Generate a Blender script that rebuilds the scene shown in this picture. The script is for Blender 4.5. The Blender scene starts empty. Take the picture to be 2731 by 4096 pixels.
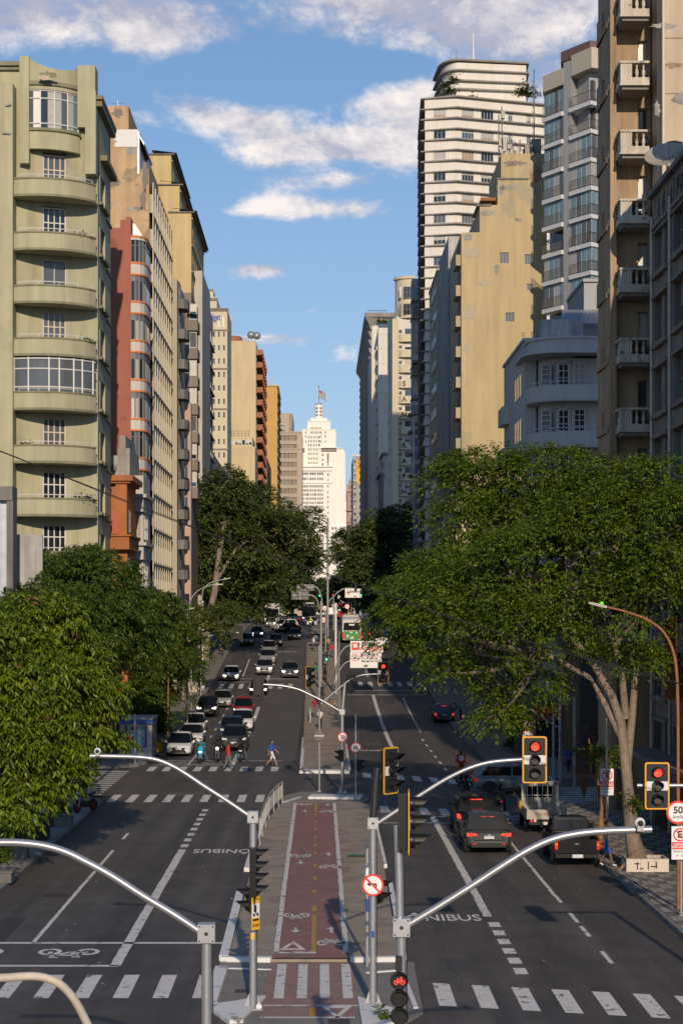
import bpy, math, random
import numpy as np
from mathutils import Vector, Matrix
random.seed(7); RNG = np.random.default_rng(11)
sc = bpy.context.scene
COL = sc.collection
PI = math.pi
# ------------------------------------------------------------------ camera
CAMZ, FPX, VPU, VPV = 9.7, 4421.0, 733.8, 1406.7
cd = bpy.data.cameras.new('camera'); cam = bpy.data.objects.new('camera', cd); COL.objects.link(cam)
cam.location = (0, 0, CAMZ); cam.rotation_euler = (PI/2, 0, 0)
cd.sensor_width = 36; cd.lens = 67.68; cd.shift_x = 0.0214; cd.shift_y = 0.0981
cd.clip_start = 0.5; cd.clip_end = 6000
sc.camera = cam
# ------------------------------------------------------------------ sky and sun
SUN_EL = math.radians(20.0); SUN_DRIFT = 0.075
w = bpy.data.worlds.new('World'); sc.world = w; w.use_nodes = True
nt = w.node_tree; N = nt.nodes; L = nt.links
for n in list(N): N.remove(n)
def nd(t, **k):
    n = N.new(t)
    for a, b in k.items(): setattr(n, a, b)
    return n
out = nd('ShaderNodeOutputWorld'); bg = nd('ShaderNodeBackground'); L.new(bg.outputs[0], out.inputs[0])
sky = nd('ShaderNodeTexSky', sky_type='NISHITA'); sky.sun_disc = False
sky.sun_elevation = SUN_EL; sky.sun_rotation = PI - SUN_DRIFT
sky.air_density = 1.0; sky.dust_density = 0.25; sky.ozone_density = 3.0; sky.altitude = 760
bg.inputs[1].default_value = 0.15
hs = nd('ShaderNodeHueSaturation'); hs.inputs['Saturation'].default_value = 1.10; hs.inputs['Value'].default_value = 0.77
L.new(sky.outputs[0], hs.inputs['Color'])
w.cycles.sampling_method = 'MANUAL'; w.cycles.sample_map_resolution = 256
tc = nd('ShaderNodeTexCoord'); sp = nd('ShaderNodeSeparateXYZ'); L.new(tc.outputs['Generated'], sp.inputs[0])
def mth(op, a, b=None, c=None, clamp=False):
    n = nd('ShaderNodeMath', operation=op, use_clamp=clamp)
    for i, v in enumerate((a, b, c)):
        if v is None: continue
        if isinstance(v, (int, float)): n.inputs[i].default_value = v
        else: L.new(v, n.inputs[i])
    return n.outputs[0]
lift = nd('ShaderNodeCombineXYZ'); L.new(sp.outputs[0], lift.inputs[0]); L.new(sp.outputs[1], lift.inputs[1]); L.new(mth('ADD', mth('MULTIPLY', sp.outputs[2], 0.9), 0.05), lift.inputs[2])
L.new(lift.outputs[0], sky.inputs[0]) if sky.inputs else None
zz = mth('ADD', mth('MAXIMUM', sp.outputs[2], 0.0), 0.44)
qx = mth('DIVIDE', sp.outputs[0], zz); qy = mth('DIVIDE', sp.outputs[1], zz)
cb = nd('ShaderNodeCombineXYZ'); L.new(qx, cb.inputs[0]); L.new(qy, cb.inputs[1])
def noise(scale, det, rough, off, vec=None, dist=0.0):
    mp = nd('ShaderNodeMapping'); mp.inputs['Location'].default_value = off
    L.new(vec or cb.outputs[0], mp.inputs[0])
    n = nd('ShaderNodeTexNoise'); n.inputs['Scale'].default_value = scale; n.inputs['Detail'].default_value = det
    n.inputs['Roughness'].default_value = rough; n.inputs['Distortion'].default_value = dist
    L.new(mp.outputs[0], n.inputs['Vector']); return n.outputs[0]
n1 = noise(12.0, 11, 0.66, (3.1, 0.7, 0), dist=0.25)
n2 = noise(3.8, 3, 0.5, (9.3, 2.2, 0))
dens = mth('ADD', mth('MULTIPLY', n1, 0.62), mth('MULTIPLY', n2, 0.38))
# cloud banks where the photograph has them (direction space: x = left-right slope, z = upward slope)
dx = mth('DIVIDE', sp.outputs[0], mth('MAXIMUM', sp.outputs[1], 0.05)); dz = mth('DIVIDE', sp.outputs[2], mth('MAXIMUM', sp.outputs[1], 0.05))
BANKS = [(-.05, .300, .12, .020, .17), (-.16, .318, .10, .022, .12), (-.042, .256, .035, .008, .24), (-.02, .240, .05, .010, .22), (.01, .246, .03, .008, .18),
         (.035, .262, .030, .012, .20), (.04, .238, .03, .010, .18), (-.01, .210, .05, .007, .24), (.005, .224, .03, .005, .18), (.11, .285, .035, .028, .16), (.055, .255, .02, .03, .10),
         (.12, .318, .09, .018, .20), (.03, .318, .04, .010, .10), (-.03, .178, .020, .004, .20), (-.025, .142, .03, .004, .20), (0.0, .157, .010, .003, .18), (-.07, .265, .02, .008, .12),
         (.003, .284, .06, .008, -.20), (-.07, .225, .025, .03, -.14), (.0, .190, .09, .008, -.12), (.0, .160, .09, .010, -.08), (.01, .10, .12, .030, -.14)]
fwd = mth('GREATER_THAN', sp.outputs[1], 0.0)
acc = None
for (cx, cz, rx, rz, a) in BANKS:
    e = mth('ADD', mth('POWER', mth('DIVIDE', mth('SUBTRACT', dx, cx), rx), 2), mth('POWER', mth('DIVIDE', mth('SUBTRACT', dz, cz), rz), 2))
    g = mth('MULTIPLY', mth('EXPONENT', mth('MULTIPLY', e, -1.0)), a)
    acc = g if acc is None else mth('ADD', acc, g)
dens2 = mth('ADD', dens, mth('MULTIPLY', acc, fwd))
rp = nd('ShaderNodeMapRange', interpolation_type='SMOOTHSTEP'); L.new(dens2, rp.inputs[0])
rp.inputs[1].default_value = 0.555; rp.inputs[2].default_value = 0.715; rp.inputs[3].default_value = 0; rp.inputs[4].default_value = 0.92
n3 = noise(12.0, 11, 0.66, (3.1, 0.73, 0.0), dist=0.25)
n4 = noise(5.5, 4, 0.5, (1.3, 5.2, 0))
lit = nd('ShaderNodeMapRange'); L.new(mth('ADD', mth('SUBTRACT', n1, n3), mth('SUBTRACT', mth('MULTIPLY', mth('SUBTRACT', n4, 0.5), 0.5), mth('MULTIPLY', mth('MAXIMUM', mth('SUBTRACT', sp.outputs[2], 0.25), 0.0), 2.6))), lit.inputs[0])
lit.inputs[1].default_value = -0.13; lit.inputs[2].default_value = 0.13
cr = nd('ShaderNodeValToRGB'); L.new(lit.outputs[0], cr.inputs[0])
cr.color_ramp.elements[0].color = (3.2, 3.2, 3.9, 1); cr.color_ramp.elements[1].color = (6.9, 6.3, 5.9, 1)
hz_ = nd('ShaderNodeMixRGB'); L.new(mth('MULTIPLY', mth('EXPONENT', mth('MULTIPLY', mth('MAXIMUM', sp.outputs[2], 0.0), -7.0)), 0.85), hz_.inputs[0]); L.new(hs.outputs[0], hz_.inputs[1]); hz_.inputs[2].default_value = (3.1, 3.4, 3.85, 1)
mx = nd('ShaderNodeMixRGB'); L.new(rp.outputs[0], mx.inputs[0]); L.new(hz_.outputs[0], mx.inputs[1]); L.new(cr.outputs[0], mx.inputs[2])
L.new(mx.outputs[0], bg.inputs[0])
ld = bpy.data.lights.new('sun', 'SUN'); sun = bpy.data.objects.new('sun', ld); COL.objects.link(sun)
ld.energy = 3.55; ld.angle = math.radians(0.53); ld.color = (1.0, 0.82, 0.62)
sun.rotation_euler = Vector((-SUN_DRIFT*math.cos(SUN_EL), math.cos(SUN_EL), -math.sin(SUN_EL))).to_track_quat('-Z', 'Y').to_euler()
sun.location = (5, -40, 60)
sc.view_settings.view_transform = 'Standard'; sc.view_settings.look = 'None'; sc.view_settings.gamma = 1; sc.view_settings.use_curve_mapping = False
sc.view_settings.exposure = 0.0
sc.cycles.max_bounces = 5; sc.cycles.diffuse_bounces = 3; sc.cycles.glossy_bounces = 2; sc.cycles.transmission_bounces = 2
sc.cycles.transparent_max_bounces = 6; sc.cycles.caustics_reflective = False; sc.cycles.caustics_refractive = False
sc.cycles.use_denoising = True
# ------------------------------------------------------------------ picture-to-place arithmetic (u, v measured on the photo, d metres away)
def U(u, d): return (u - VPU)*d/FPX
def V(v, d): return CAMZ - (v - VPV)*d/FPX
_gy = np.array([-50, 140, 155, 175, 200, 236, 270, 310, 360, 430, 3000.]); _gz = np.array([0, 0, .25, 1.0, 2.4, 4.9, 6.6, 7.7, 8.2, 8.5, 8.5])
_ys = np.arange(-50, 1000, 1.0); _zs = np.interp(_ys, _gy, _gz); _k = np.ones(21)/21
_zs = np.convolve(np.pad(_zs, 10, mode='edge'), _k, mode='valid')
def G(y): return float(np.interp(y, _ys, _zs))
def gp(u, v, dz=0.0):          # ground point seen at (u, v)
    d = np.arange(18, 700, .05); zg = np.interp(d, _ys, _zs) + dz
    vv = VPV + (CAMZ - zg)*FPX/d
    i = int(np.argmax(vv <= v)); dd = float(d[i])
    return U(u, dd), dd, G(dd) + dz
# ------------------------------------------------------------------ materials
MATS = {}
def M(name, col, rough=0.7, metal=0.0, var=0.0, scale=2.0, streak=0.0, stain=None, stain_at=0.62, stain_scale=0.5, bump=0.0, bscale=30.0, emit=0.0, coat=0.0, spec=0.5, isl=0.0, road=0.0):
    m = bpy.data.materials.new(name); m.use_nodes = True; MATS[name] = m
    t = m.node_tree; n = t.nodes; l = t.links; b = n['Principled BSDF']
    b.inputs['Roughness'].default_value = rough; b.inputs['Metallic'].default_value = metal
    b.inputs['Specular IOR Level'].default_value = spec
    b.inputs['Base Color'].default_value = (*col, 1)
    if coat: b.inputs['Coat Weight'].default_value = coat; b.inputs['Coat Roughness'].default_value = 0.06
    if emit:
        b.inputs['Emission Color'].default_value = (*col, 1); b.inputs['Emission Strength'].default_value = emit
    m.diffuse_color = (*col, 1)
    if not (var or streak or stain or bump or isl): return m
    geo = n.new('ShaderNodeNewGeometry')
    def nz(sc_, det, sxyz=(1, 1, 1), off=0):
        mp = n.new('ShaderNodeMapping'); mp.inputs['Scale'].default_value = sxyz; mp.inputs['Location'].default_value = (off, off*.7, off*.3)
        l.new(geo.outputs['Position'], mp.inputs[0]); q = n.new('ShaderNodeTexNoise'); q.inputs['Scale'].default_value = sc_; q.inputs['Detail'].default_value = det
        q.inputs['Roughness'].default_value = .6
        l.new(mp.outputs[0], q.inputs['Vector']); return q.outputs[0]
    def mr(x, a, b_, c, d):
        q = n.new('ShaderNodeMapRange'); q.inputs[1].default_value = a; q.inputs[2].default_value = b_; q.inputs[3].default_value = c; q.inputs[4].default_value = d
        l.new(x, q.inputs[0]); return q.outputs[0]
    cur = None
    def mixc(f, c1, c2, mode='MIX'):
        q = n.new('ShaderNodeMixRGB'); q.blend_type = mode
        for i, v in ((0, f), (1, c1), (2, c2)):
            if isinstance(v, (int, float)): q.inputs[i].default_value = v
            elif isinstance(v, tuple): q.inputs[i].default_value = (*v, 1)
            else: l.new(v, q.inputs[i])
        return q.outputs[0]
    cur = col
    if stain: cur = mixc(mr(nz(stain_scale, 8, off=5), stain_at, stain_at+.03, 0, .95), cur, stain)
    if var:
        cur = mixc(mr(nz(scale, 6), .3, .7, 0, 1), tuple(0 for _ in 'abc'), cur) if False else mixc(1.0, cur, mr(nz(scale, 7), .25, .75, 1-var, 1+var), 'MULTIPLY')
    if road:
        cur = mixc(1.0, cur, mr(nz(1.0, 4, (.9, .025, 1), 3), .3, .7, 1-road, 1+road), 'MULTIPLY'); cur = mixc(mr(nz(.55, 2, (1, .5, 1), 17), .62, .64, 0, .35), cur, (.04, .038, .036))
    if streak: cur = mixc(1.0, cur, mr(nz(1.1, 6, (1.6, 1.6, .12), 9), .35, .68, 1+streak*.25, 1-streak), 'MULTIPLY')
    if isl: cur = mixc(1.0, cur, mr(geo.outputs['Random Per Island'], 0, 1, 1-isl, 1+isl), 'MULTIPLY')
    if not isinstance(cur, tuple): l.new(cur, b.inputs['Base Color'])
    if bump:
        bp = n.new('ShaderNodeBump'); bp.inputs['Strength'].default_value = bump; bp.inputs['Distance'].default_value = .02
        l.new(nz(bscale, 4), bp.inputs['Height']); l.new(bp.outputs[0], b.inputs['Normal'])
    return m
# ------------------------------------------------------------------ mesh helper
class MB:
    def __init__(s): s.v = []; s.f = []; s.m = []; s.sm = []
    def add(s, vs, fs, m=0, sm=False):
        o = len(s.v); s.v += [tuple(p) for p in vs]
        for f in fs: s.f.append(tuple(i+o for i in f)); s.m.append(m); s.sm.append(sm)
        return s
    def box(s, x0, x1, y0, y1, z0, z1, m=0):
        if x0 > x1: x0, x1 = x1, x0
        if y0 > y1: y0, y1 = y1, y0
        return s.add([(x0,y0,z0),(x1,y0,z0),(x1,y1,z0),(x0,y1,z0),(x0,y0,z1),(x1,y0,z1),(x1,y1,z1),(x0,y1,z1)],
              [(0,3,2,1),(4,5,6,7),(0,1,5,4),(1,2,6,5),(2,3,7,6),(3,0,4,7)], m)
    def quad(s, a, b, c, d, m=0): return s.add([a, b, c, d], [(0,1,2,3)], m)
    def poly(s, pts, m=0): return s.add(pts, [tuple(range(len(pts)))], m)
    def prism(s, xy, z0, z1, m=0, mtop=None):     # ccw polygon seen from above; z0/z1 numbers or lists
        n = len(xy); za = z0 if isinstance(z0, (list, tuple)) else [z0]*n; zb = z1 if isinstance(z1, (list, tuple)) else [z1]*n
        vs = [(x, y, za[i]) for i, (x, y) in enumerate(xy)] + [(x, y, zb[i]) for i, (x, y) in enumerate(xy)]
        s.add(vs, [(i, (i+1) % n, n+(i+1) % n, n+i) for i in range(n)], m)
        s.add(vs[n:], [tuple(range(n))], m if mtop is None else mtop); s.add(vs[:n], [tuple(range(n-1, -1, -1))], m); return s
    def xz(s, pts, y0, y1, m=0):                  # outline in x-z (ccw seen from -y), extruded y0 (front) .. y1
        n = len(pts); vs = [(x, y0, z) for x, z in pts] + [(x, y1, z) for x, z in pts]
        s.add(vs, [tuple(range(n)), tuple(range(2*n-1, n-1, -1))] + [(i, n+i, n+(i+1) % n, (i+1) % n) for i in range(n)], m); return s
    def loft(s, rings, m=0, cap=True, sm=True, closed=True):
        n = len(rings[0]); o = len(s.v); vs = [p for r in rings for p in r]; fs = []
        for j in range(len(rings)-1):
            for i in range(n if closed else n-1):
                k = (i+1) % n; fs.append((j*n+i, j*n+k, (j+1)*n+k, (j+1)*n+i))
        s.add(vs, fs, m, sm)
        if cap:
            s.add(rings[0], [tuple(range(n-1, -1, -1))], m); s.add(rings[-1], [tuple(range(n))], m)
        return s
    def tube(s, pts, r, n=8, m=0, sm=True, cap=True):
        P = [Vector(p) for p in pts]; R = r if isinstance(r, (list, tuple)) else [r]*len(P); rings = []
        t0 = (P[1]-P[0]).normalized(); up = Vector((0, 0, 1)) if abs(t0.z) < .9 else Vector((1, 0, 0))
        a = t0.cross(up).normalized()
        for i, p in enumerate(P):
            t = (P[min(i+1, len(P)-1)]-P[max(i-1, 0)]).normalized()
            a = (a - t*a.dot(t)).normalized(); b = t.cross(a)
            rings.append([p + (a*math.cos(2*PI*k/n) + b*math.sin(2*PI*k/n))*R[i] for k in range(n)])
        return s.loft(rings, m, cap, sm)
    def lathe(s, c, axis, prof, n=12, m=0, sm=True, cap=True):   # prof: (radius, offset along axis)
        A = Vector(axis).normalized(); up = Vector((0, 0, 1)) if abs(A.z) < .9 else Vector((1, 0, 0)); a = A.cross(up).normalized(); b = A.cross(a); C = Vector(c)
        rings = [[C + A*h + (a*math.cos(2*PI*k/n) + b*math.sin(2*PI*k/n))*max(r, 1e-4) for k in range(n)] for r, h in prof]
        return s.loft(rings, m, cap, sm)
    def ball(s, c, r, m=0, n=10, k=7, sx=1, sy=1, sz=1):
        rings = []
        for j in range(k+1):
            a = -PI/2 + PI*j/k; rr = max(math.cos(a), .02)
            rings.append([(c[0]+r*sx*rr*math.cos(2*PI*i/n), c[1]+r*sy*rr*math.sin(2*PI*i/n), c[2]+r*sz*math.sin(a)) for i in range(n)])
        return s.loft(rings, m, True, True)
    def mesh(s, name, mats):
        me = bpy.data.meshes.new(name); me.from_pydata(s.v, [], s.f)
        for k in (mats if isinstance(mats, (list, tuple)) else [mats]): me.materials.append(MATS[k] if isinstance(k, str) else k)
        me.polygons.foreach_set('material_index', s.m); me.polygons.foreach_set('use_smooth', s.sm)
        me.update(); me.validate()
        if any(s.sm): me.set_sharp_from_angle(angle=math.radians(50))
        return me
    def build(s, name, mats, parent=None, loc=None, rz=0.0):
        o = bpy.data.objects.new(name, s.mesh(name, mats)); COL.objects.link(o)
        if parent is not None: o.parent = parent
        if loc is not None: o.location = loc
        if rz: o.rotation_euler = (0, 0, rz)
        return o
def tag(o, label=None, cat=None, group=None, kind=None):
    if label: o['label'] = label
    if cat: o['category'] = cat
    if group: o['group'] = group
    if kind: o['kind'] = kind
    return o
def thing(name, label, cat, loc=(0, 0, 0), rz=0.0, group=None, kind=None):
    o = bpy.data.objects.new(name, None); COL.objects.link(o); o.location = loc; o.rotation_euler = (0, 0, rz); o.empty_display_size = .3
    return tag(o, label, cat, group, kind)
def inst(name, me, parent, loc=(0, 0, 0), rz=0.0, scale=None):
    o = bpy.data.objects.new(name, me); COL.objects.link(o); o.parent = parent; o.location = loc
    if rz: o.rotation_euler = (0, 0, rz)
    if scale: o.scale = scale
    return o
def copy_tree(o, parent=None):
    c = o.copy(); COL.objects.link(c); c.parent = parent
    for ch in list(o.children): copy_tree(ch, c)
    return c
def fix_children(root):                     # children meshes built in world numbers -> relative to the root
    for ch in root.children:
        ch.location = Vector(ch.location) - Vector(root.location)
TMP = bpy.data.scenes.new('workbench')
def baked(o):                               # evaluated copy of an object's mesh, worked out in an empty scene
    TMP.collection.objects.link(o); vl = TMP.view_layers[0]; vl.update(); dg = vl.depsgraph
    return bpy.data.meshes.new_from_object(o.evaluated_get(dg))
# text meshes (made first, while the scene is small)
_T = {}
def text_mesh(s, mat, size=1.0, ext=0.004, align='CENTER', bold=0.0, sx=1.0, space=1.0):
    key = (s, mat, size, ext, align, bold, sx)
    if key in _T: return _T[key]
    c = bpy.data.curves.new('lettering', 'FONT'); c.body = s; c.size = size; c.extrude = ext; c.align_x = align; c.align_y = 'CENTER'; c.offset = bold; c.resolution_u = 3
    c.space_character = space; c.space_line = .85
    o = bpy.data.objects.new('lettering', c); me = baked(o); me.name = 'lettering'
    bpy.data.objects.remove(o)
    if sx != 1: me.transform(Matrix.Diagonal((sx, 1, 1, 1)))
    me.materials.clear(); me.materials.append(MATS[mat]); _T[key] = me; return me
def put_text(parent, s, mat, size, loc, rz=0.0, flat=False, **k):   # upright, facing -y when rz = 0; flat: lying, readable from -y
    o = bpy.data.objects.new('lettering', text_mesh(s, mat, size, **k)); COL.objects.link(o); o.parent = parent; o.location = loc
    o.rotation_euler = (0 if flat else PI/2, 0, rz); return o
# ------------------------------------------------------------------ palette
M('asphalt', (.076, .068, .061), .78, road=.42, var=.26, scale=.7, bump=.25, bscale=60, stain=(.088, .080, .072), stain_at=.58, stain_scale=.18)
M('asphalt_lane', (.098, .091, .083), .78, var=.22, scale=.5, bump=.25, bscale=60)
M('asphalt_new', (.045, .042, .040), .75, var=.15)
M('earth', (.10, .095, .085), .9, var=.2)
M('concrete_walk', (.33, .265, .205), .85, var=.20, scale=.9, bump=.3, bscale=20, stain=(.25, .205, .16), stain_at=.54, stain_scale=.6)
M('walk_grey', (.22, .205, .185), .85, var=.22, scale=1.2, bump=.3, bscale=25)
M('mosaic', (.26, .24, .21), .85, var=.3, scale=6, bump=.3, bscale=20)
M('tile_light', (.29, .265, .23), .8, isl=.2, var=.15, scale=2)
M('tile_dark', (.14, .13, .12), .8, isl=.25, var=.15, scale=2)
M('kerb', (.22, .21, .19), .85, var=.25, scale=2, stain=(.12, .11, .10), stain_at=.55, stain_scale=1.3)
M('whitewash', (.72, .71, .69), .8, var=.08, scale=3, stain=(.30, .28, .26), stain_at=.60, stain_scale=2.2)
M('paint_white', (.68, .65, .60), .75, var=.16, scale=3, stain=(.14, .13, .12), stain_at=.595, stain_scale=3.2)
M('paint_yellow', (.46, .27, .04), .75, var=.12, scale=3, stain=(.2, .12, .07), stain_at=.63, stain_scale=3)
M('paint_red', (.27, .135, .115), .8, var=.2, scale=2.5, stain=(.25, .16, .135), stain_at=.56, stain_scale=1.1, bump=.2, bscale=40)
M('paint_red_pale', (.30, .18, .155), .85, var=.2, scale=3)
M('iron', (.07, .06, .055), .6, .4, var=.2)
M('galv', (.44, .45, .47), .36, .6, var=.10, scale=6)
M('galv_dull', (.34, .35, .36), .5, .6, var=.15, scale=4)
M('pole_dark', (.035, .035, .037), .45, .3)
M('rust', (.30, .13, .05), .8, .1, var=.3, scale=5)
M('beige_pipe', (.55, .47, .38), .6, var=.15, scale=8, streak=.2)
M('black_plastic', (.012, .012, .013), .38, spec=.35)
M('black_matt', (.018, .018, .018), .7)
M('signal_yellow', (.78, .36, .012), .45)
M('signal_white', (.72, .72, .72), .5)
M('lens_off', (.10, .095, .085), .25, var=.4, scale=160)
M('lamp_red', (1.0, .05, .03), .4, emit=1.7)
M('lamp_red_dim', (.75, .05, .03), .4, emit=.5)
M('lamp_green', (.05, 1.0, .45), .4, emit=3.0)
M('lamp_white', (1.0, .96, .86), .3, emit=3.5)
M('tail_red', (.55, .02, .015), .3, emit=.35)
M('tail_lit', (.9, .05, .03), .3, emit=.8)
M('headlight', (.75, .77, .8), .12, .2)
M('head_lit', (1.0, .93, .75), .2, emit=4.0)
M('amber', (.75, .25, .02), .3)
M('sign_white', (.78, .78, .78), .45)
M('sign_red', (.70, .03, .015), .45)
M('sign_black', (.012, .012, .012), .5)
M('sign_yellow', (.80, .45, .02), .5)
M('sign_back', (.11, .11, .115), .5, .5)
M('sign_blue', (.02, .08, .35), .5)
M('tyre', (.018, .018, .018), .85)
M('rim', (.45, .45, .46), .3, .8)
M('rim_red', (.55, .02, .02), .35)
M('glass', (.018, .024, .030), .06, spec=.8)
M('car_glass', (.006, .008, .010), .05, spec=.32)
M('glass_blue', (.05, .10, .15), .08, spec=.8)
M('glass_teal', (.16, .25, .28), .10, spec=.8, isl=.3)
M('curtain', (.42, .41, .38), .35, var=.15, scale=4, spec=.6)
M('curtain_warm', (.36, .27, .18), .4, var=.2, scale=5, spec=.6)
M('win_mid', (.10, .11, .12), .12, spec=.7)
M('frame_white', (.66, .65, .62), .5)
M('frame_cream', (.62, .53, .44), .55, var=.08)
M('frame_grey', (.28, .28, .28), .5)
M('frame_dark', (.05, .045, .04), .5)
M('frame_blue', (.20, .22, .26), .5)
M('door_wood', (.20, .08, .03), .6, var=.2)
# plaster
M('green', (.435, .41, .275), .85, var=.09, scale=.6, streak=.20, stain=(.38, .36, .235), stain_at=.60, stain_scale=.35, bump=.15, bscale=8)
M('green_dark', (.25, .235, .15), .85, var=.15, scale=1, streak=.3)
M('red_plaster', (.36, .125, .085), .85, var=.08, scale=.6, streak=.1, stain=(.27, .09, .065), stain_at=.62, stain_scale=.30)
M('tan', (.52, .36, .205), .88, var=.18, scale=.45, streak=.22, stain=(.32, .235, .15), stain_at=.56, stain_scale=.24)
M('yellow_left', (.56, .43, .21), .85, var=.08, scale=.3, streak=.14)
M('orange_band', (.68, .20, .045), .7, var=.1)
M('band_white', (.60, .57, .52), .8, var=.08, streak=.15)
M('brown_orange', (.40, .145, .05), .85, var=.12, scale=1.2, streak=.2)
M('door_red', (.42, .06, .015), .5)
M('cement', (.36, .34, .31), .88, var=.16, scale=.8, streak=.3, stain=(.22, .21, .19), stain_at=.58, stain_scale=.5)
M('cement_dark', (.20, .19, .175), .88, var=.2, scale=.8, streak=.35)
M('pebble', (.42, .37, .28), .95, var=.28, scale=14, bump=.6, bscale=14)
M('grey_white', (.48, .46, .42), .85, var=.08, scale=.5, streak=.15)
M('brown_grey', (.24, .20, .17), .85, var=.12, scale=.6, streak=.2)
M('pink', (.48, .34, .27), .85, var=.08)
M('hotel', (.58, .51, .36), .8, var=.05, scale=.3)
M('cream_yellow', (.58, .47, .28), .85, var=.06, scale=.15, streak=.12)
M('terracotta', (.34, .13, .07), .8, var=.15)
M('ochre', (.55, .33, .10), .85, var=.06, scale=.2)
M('beige_grid', (.44, .36, .28), .8, var=.06, scale=.1)
M('tower_white', (.84, .80, .72), .8, var=.03, scale=.05)
M('win_shade', (.17, .14, .11), .4)
M('band_tower', (.74, .69, .62), .8, var=.05, scale=.4, streak=.08)
M('band_ledge', (.28, .25, .22), .85, var=.15)
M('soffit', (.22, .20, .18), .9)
M('yellow_wall', (.50, .395, .225), .88, var=.07, scale=.25, streak=.14, stain=(.40, .35, .24), stain_at=.56, stain_scale=.16)
M('weather_grey', (.42, .405, .39), .9, var=.3, scale=.5, streak=.45)
M('rough_beige', (.44, .38, .29), .95, var=.15, scale=8, bump=.4, bscale=10)
M('blue_grey', (.58, .555, .53), .8, var=.05, scale=.5, streak=.12)
M('modern_white', (.66, .66, .66), .7, var=.03)
M('modern_grey', (.36, .36, .36), .75, var=.04)
M('modern_beige', (.52, .46, .36), .75, var=.04)
M('modern_brown', (.15, .085, .075), .7, var=.08)
M('brown_front', (.40, .285, .175), .88, var=.14, scale=.6, streak=.35)
M('tan_light', (.56, .45, .33), .88, var=.08, scale=.3, streak=.18, stain=(.47, .38, .28), stain_at=.6, stain_scale=.25)
M('stone_pale', (.56, .50, .41), .85, var=.14, scale=2, streak=.35, stain=(.22, .19, .16), stain_at=.60, stain_scale=1.6)
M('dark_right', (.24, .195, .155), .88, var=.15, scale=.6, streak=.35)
M('san_white', (.66, .62, .54), .8, var=.04, streak=.1)
M('rib_concrete', (.28, .255, .225), .88, var=.18, scale=.6, streak=.2)
M('rib_dark', (.05, .046, .042), .8)
M('mural', (.72, .42, .04), .8)
M('blue_panel', (.17, .20, .25), .7, var=.1)
M('ornate_red', (.42, .26, .20), .85, var=.12)
M('graffiti', (.02, .02, .022), .7)
M('wood', (.20, .12, .07), .8, var=.2)
M('bark', (.24, .185, .14), .9, var=.3, scale=5, bump=.7, bscale=12, streak=.3)
M('bark_dark', (.10, .08, .06), .9, var=.3, scale=5, bump=.6, bscale=12)
M('bark_green', (.17, .16, .07), .9, var=.3, scale=5, bump=.6, bscale=12)
M('roof_metal', (.35, .38, .42), .45, .5, var=.15)
M('clay_pot', (.36, .12, .06), .8)
M('plant_green', (.06, .12, .025), .6, isl=.5)
M('cloth_red', (.50, .03, .03), .85, var=.1, scale=9); M('cloth_blue', (.03, .10, .45), .85, var=.1, scale=9); M('cloth_white', (.72, .71, .69), .85, var=.06, scale=9)
M('cloth_navy', (.02, .025, .05), .85); M('cloth_black', (.014, .014, .016), .8); M('cloth_grey', (.16, .15, .14), .85); M('cloth_jeans', (.06, .10, .18), .85, var=.15, scale=9)
M('cloth_tan', (.42, .28, .15), .85); M('cloth_green', (.03, .22, .09), .85); M('cloth_cyan', (.03, .40, .60), .6); M('cloth_vest', (.60, .75, .05), .8); M('cloth_maroon', (.28, .03, .04), .85)
M('cloth_teal', (.05, .16, .20), .85); M('cloth_orange', (.65, .13, .02), .8); M('cloth_purple', (.16, .05, .20), .85)
M('skin_a', (.38, .21, .14), .6); M('skin_b', (.18, .09, .055), .6); M('hair', (.02, .015, .012), .7); M('shoe', (.05, .05, .05), .7); M('shoe_white', (.6, .6, .6), .7); M('eye', (.02, .02, .02), .3); M('lip', (.30, .11, .09), .6)
for k, c in dict(white=(.74, .74, .73), silver=(.42, .42, .42), black=(.012, .012, .014), red=(.42, .015, .02), grey=(.13, .135, .14), darkgrey=(.065, .068, .070), blue=(.02, .05, .14), bluegrey=(.16, .20, .25), beige=(.45, .42, .37), royal=(.02, .07, .30), tealgrey=(.19, .23, .24)).items():
    M('car_'+k, c, .5, .25 if k in ('silver', 'grey', 'darkgrey', 'bluegrey', 'tealgrey') else 0.0, coat=.40, spec=.08)
M('bus_green', (.03, .30, .06), .35, coat=.4); M('bus_white', (.62, .62, .62), .4, coat=.3); M('bus_dark', (.03, .035, .04), .3, coat=.4)
M('plate', (.62, .62, .62), .5); M('plate_blue', (.05, .12, .45), .5); M('chrome', (.7, .7, .7), .12, 1.0)
M('moto_cyan', (.02, .42, .62), .35, coat=.5); M('green_glow', (.15, .85, .03), .4, emit=.25)
def leafmat(name, c1, c2, rough=.38, spec=.5, trans=.18):
    m = bpy.data.materials.new(name); m.use_nodes = True; MATS[name] = m; t = m.node_tree; n = t.nodes; l = t.links; b = n['Principled BSDF']
    g = n.new('ShaderNodeNewGeometry'); r = n.new('ShaderNodeValToRGB'); l.new(g.outputs['Random Per Island'], r.inputs[0])
    r.color_ramp.elements[0].color = (*c1, 1); r.color_ramp.elements[1].color = (*c2, 1)
    l.new(r.outputs[0], b.inputs['Base Color']); b.inputs['Roughness'].default_value = rough; b.inputs['Specular IOR Level'].default_value = spec
    tr = n.new('ShaderNodeBsdfTranslucent'); l.new(r.outputs[0], tr.inputs[0]); mx_ = n.new('ShaderNodeMixShader'); mx_.inputs[0].default_value = trans
    l.new(b.outputs[0], mx_.inputs[1]); l.new(tr.outputs[0], mx_.inputs[2]); l.new(mx_.outputs[0], n['Material Output'].inputs[0])
leafmat('leaf_bright', (.045, .088, .005), (.215, .28, .022), .38, .36, .22)
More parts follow.
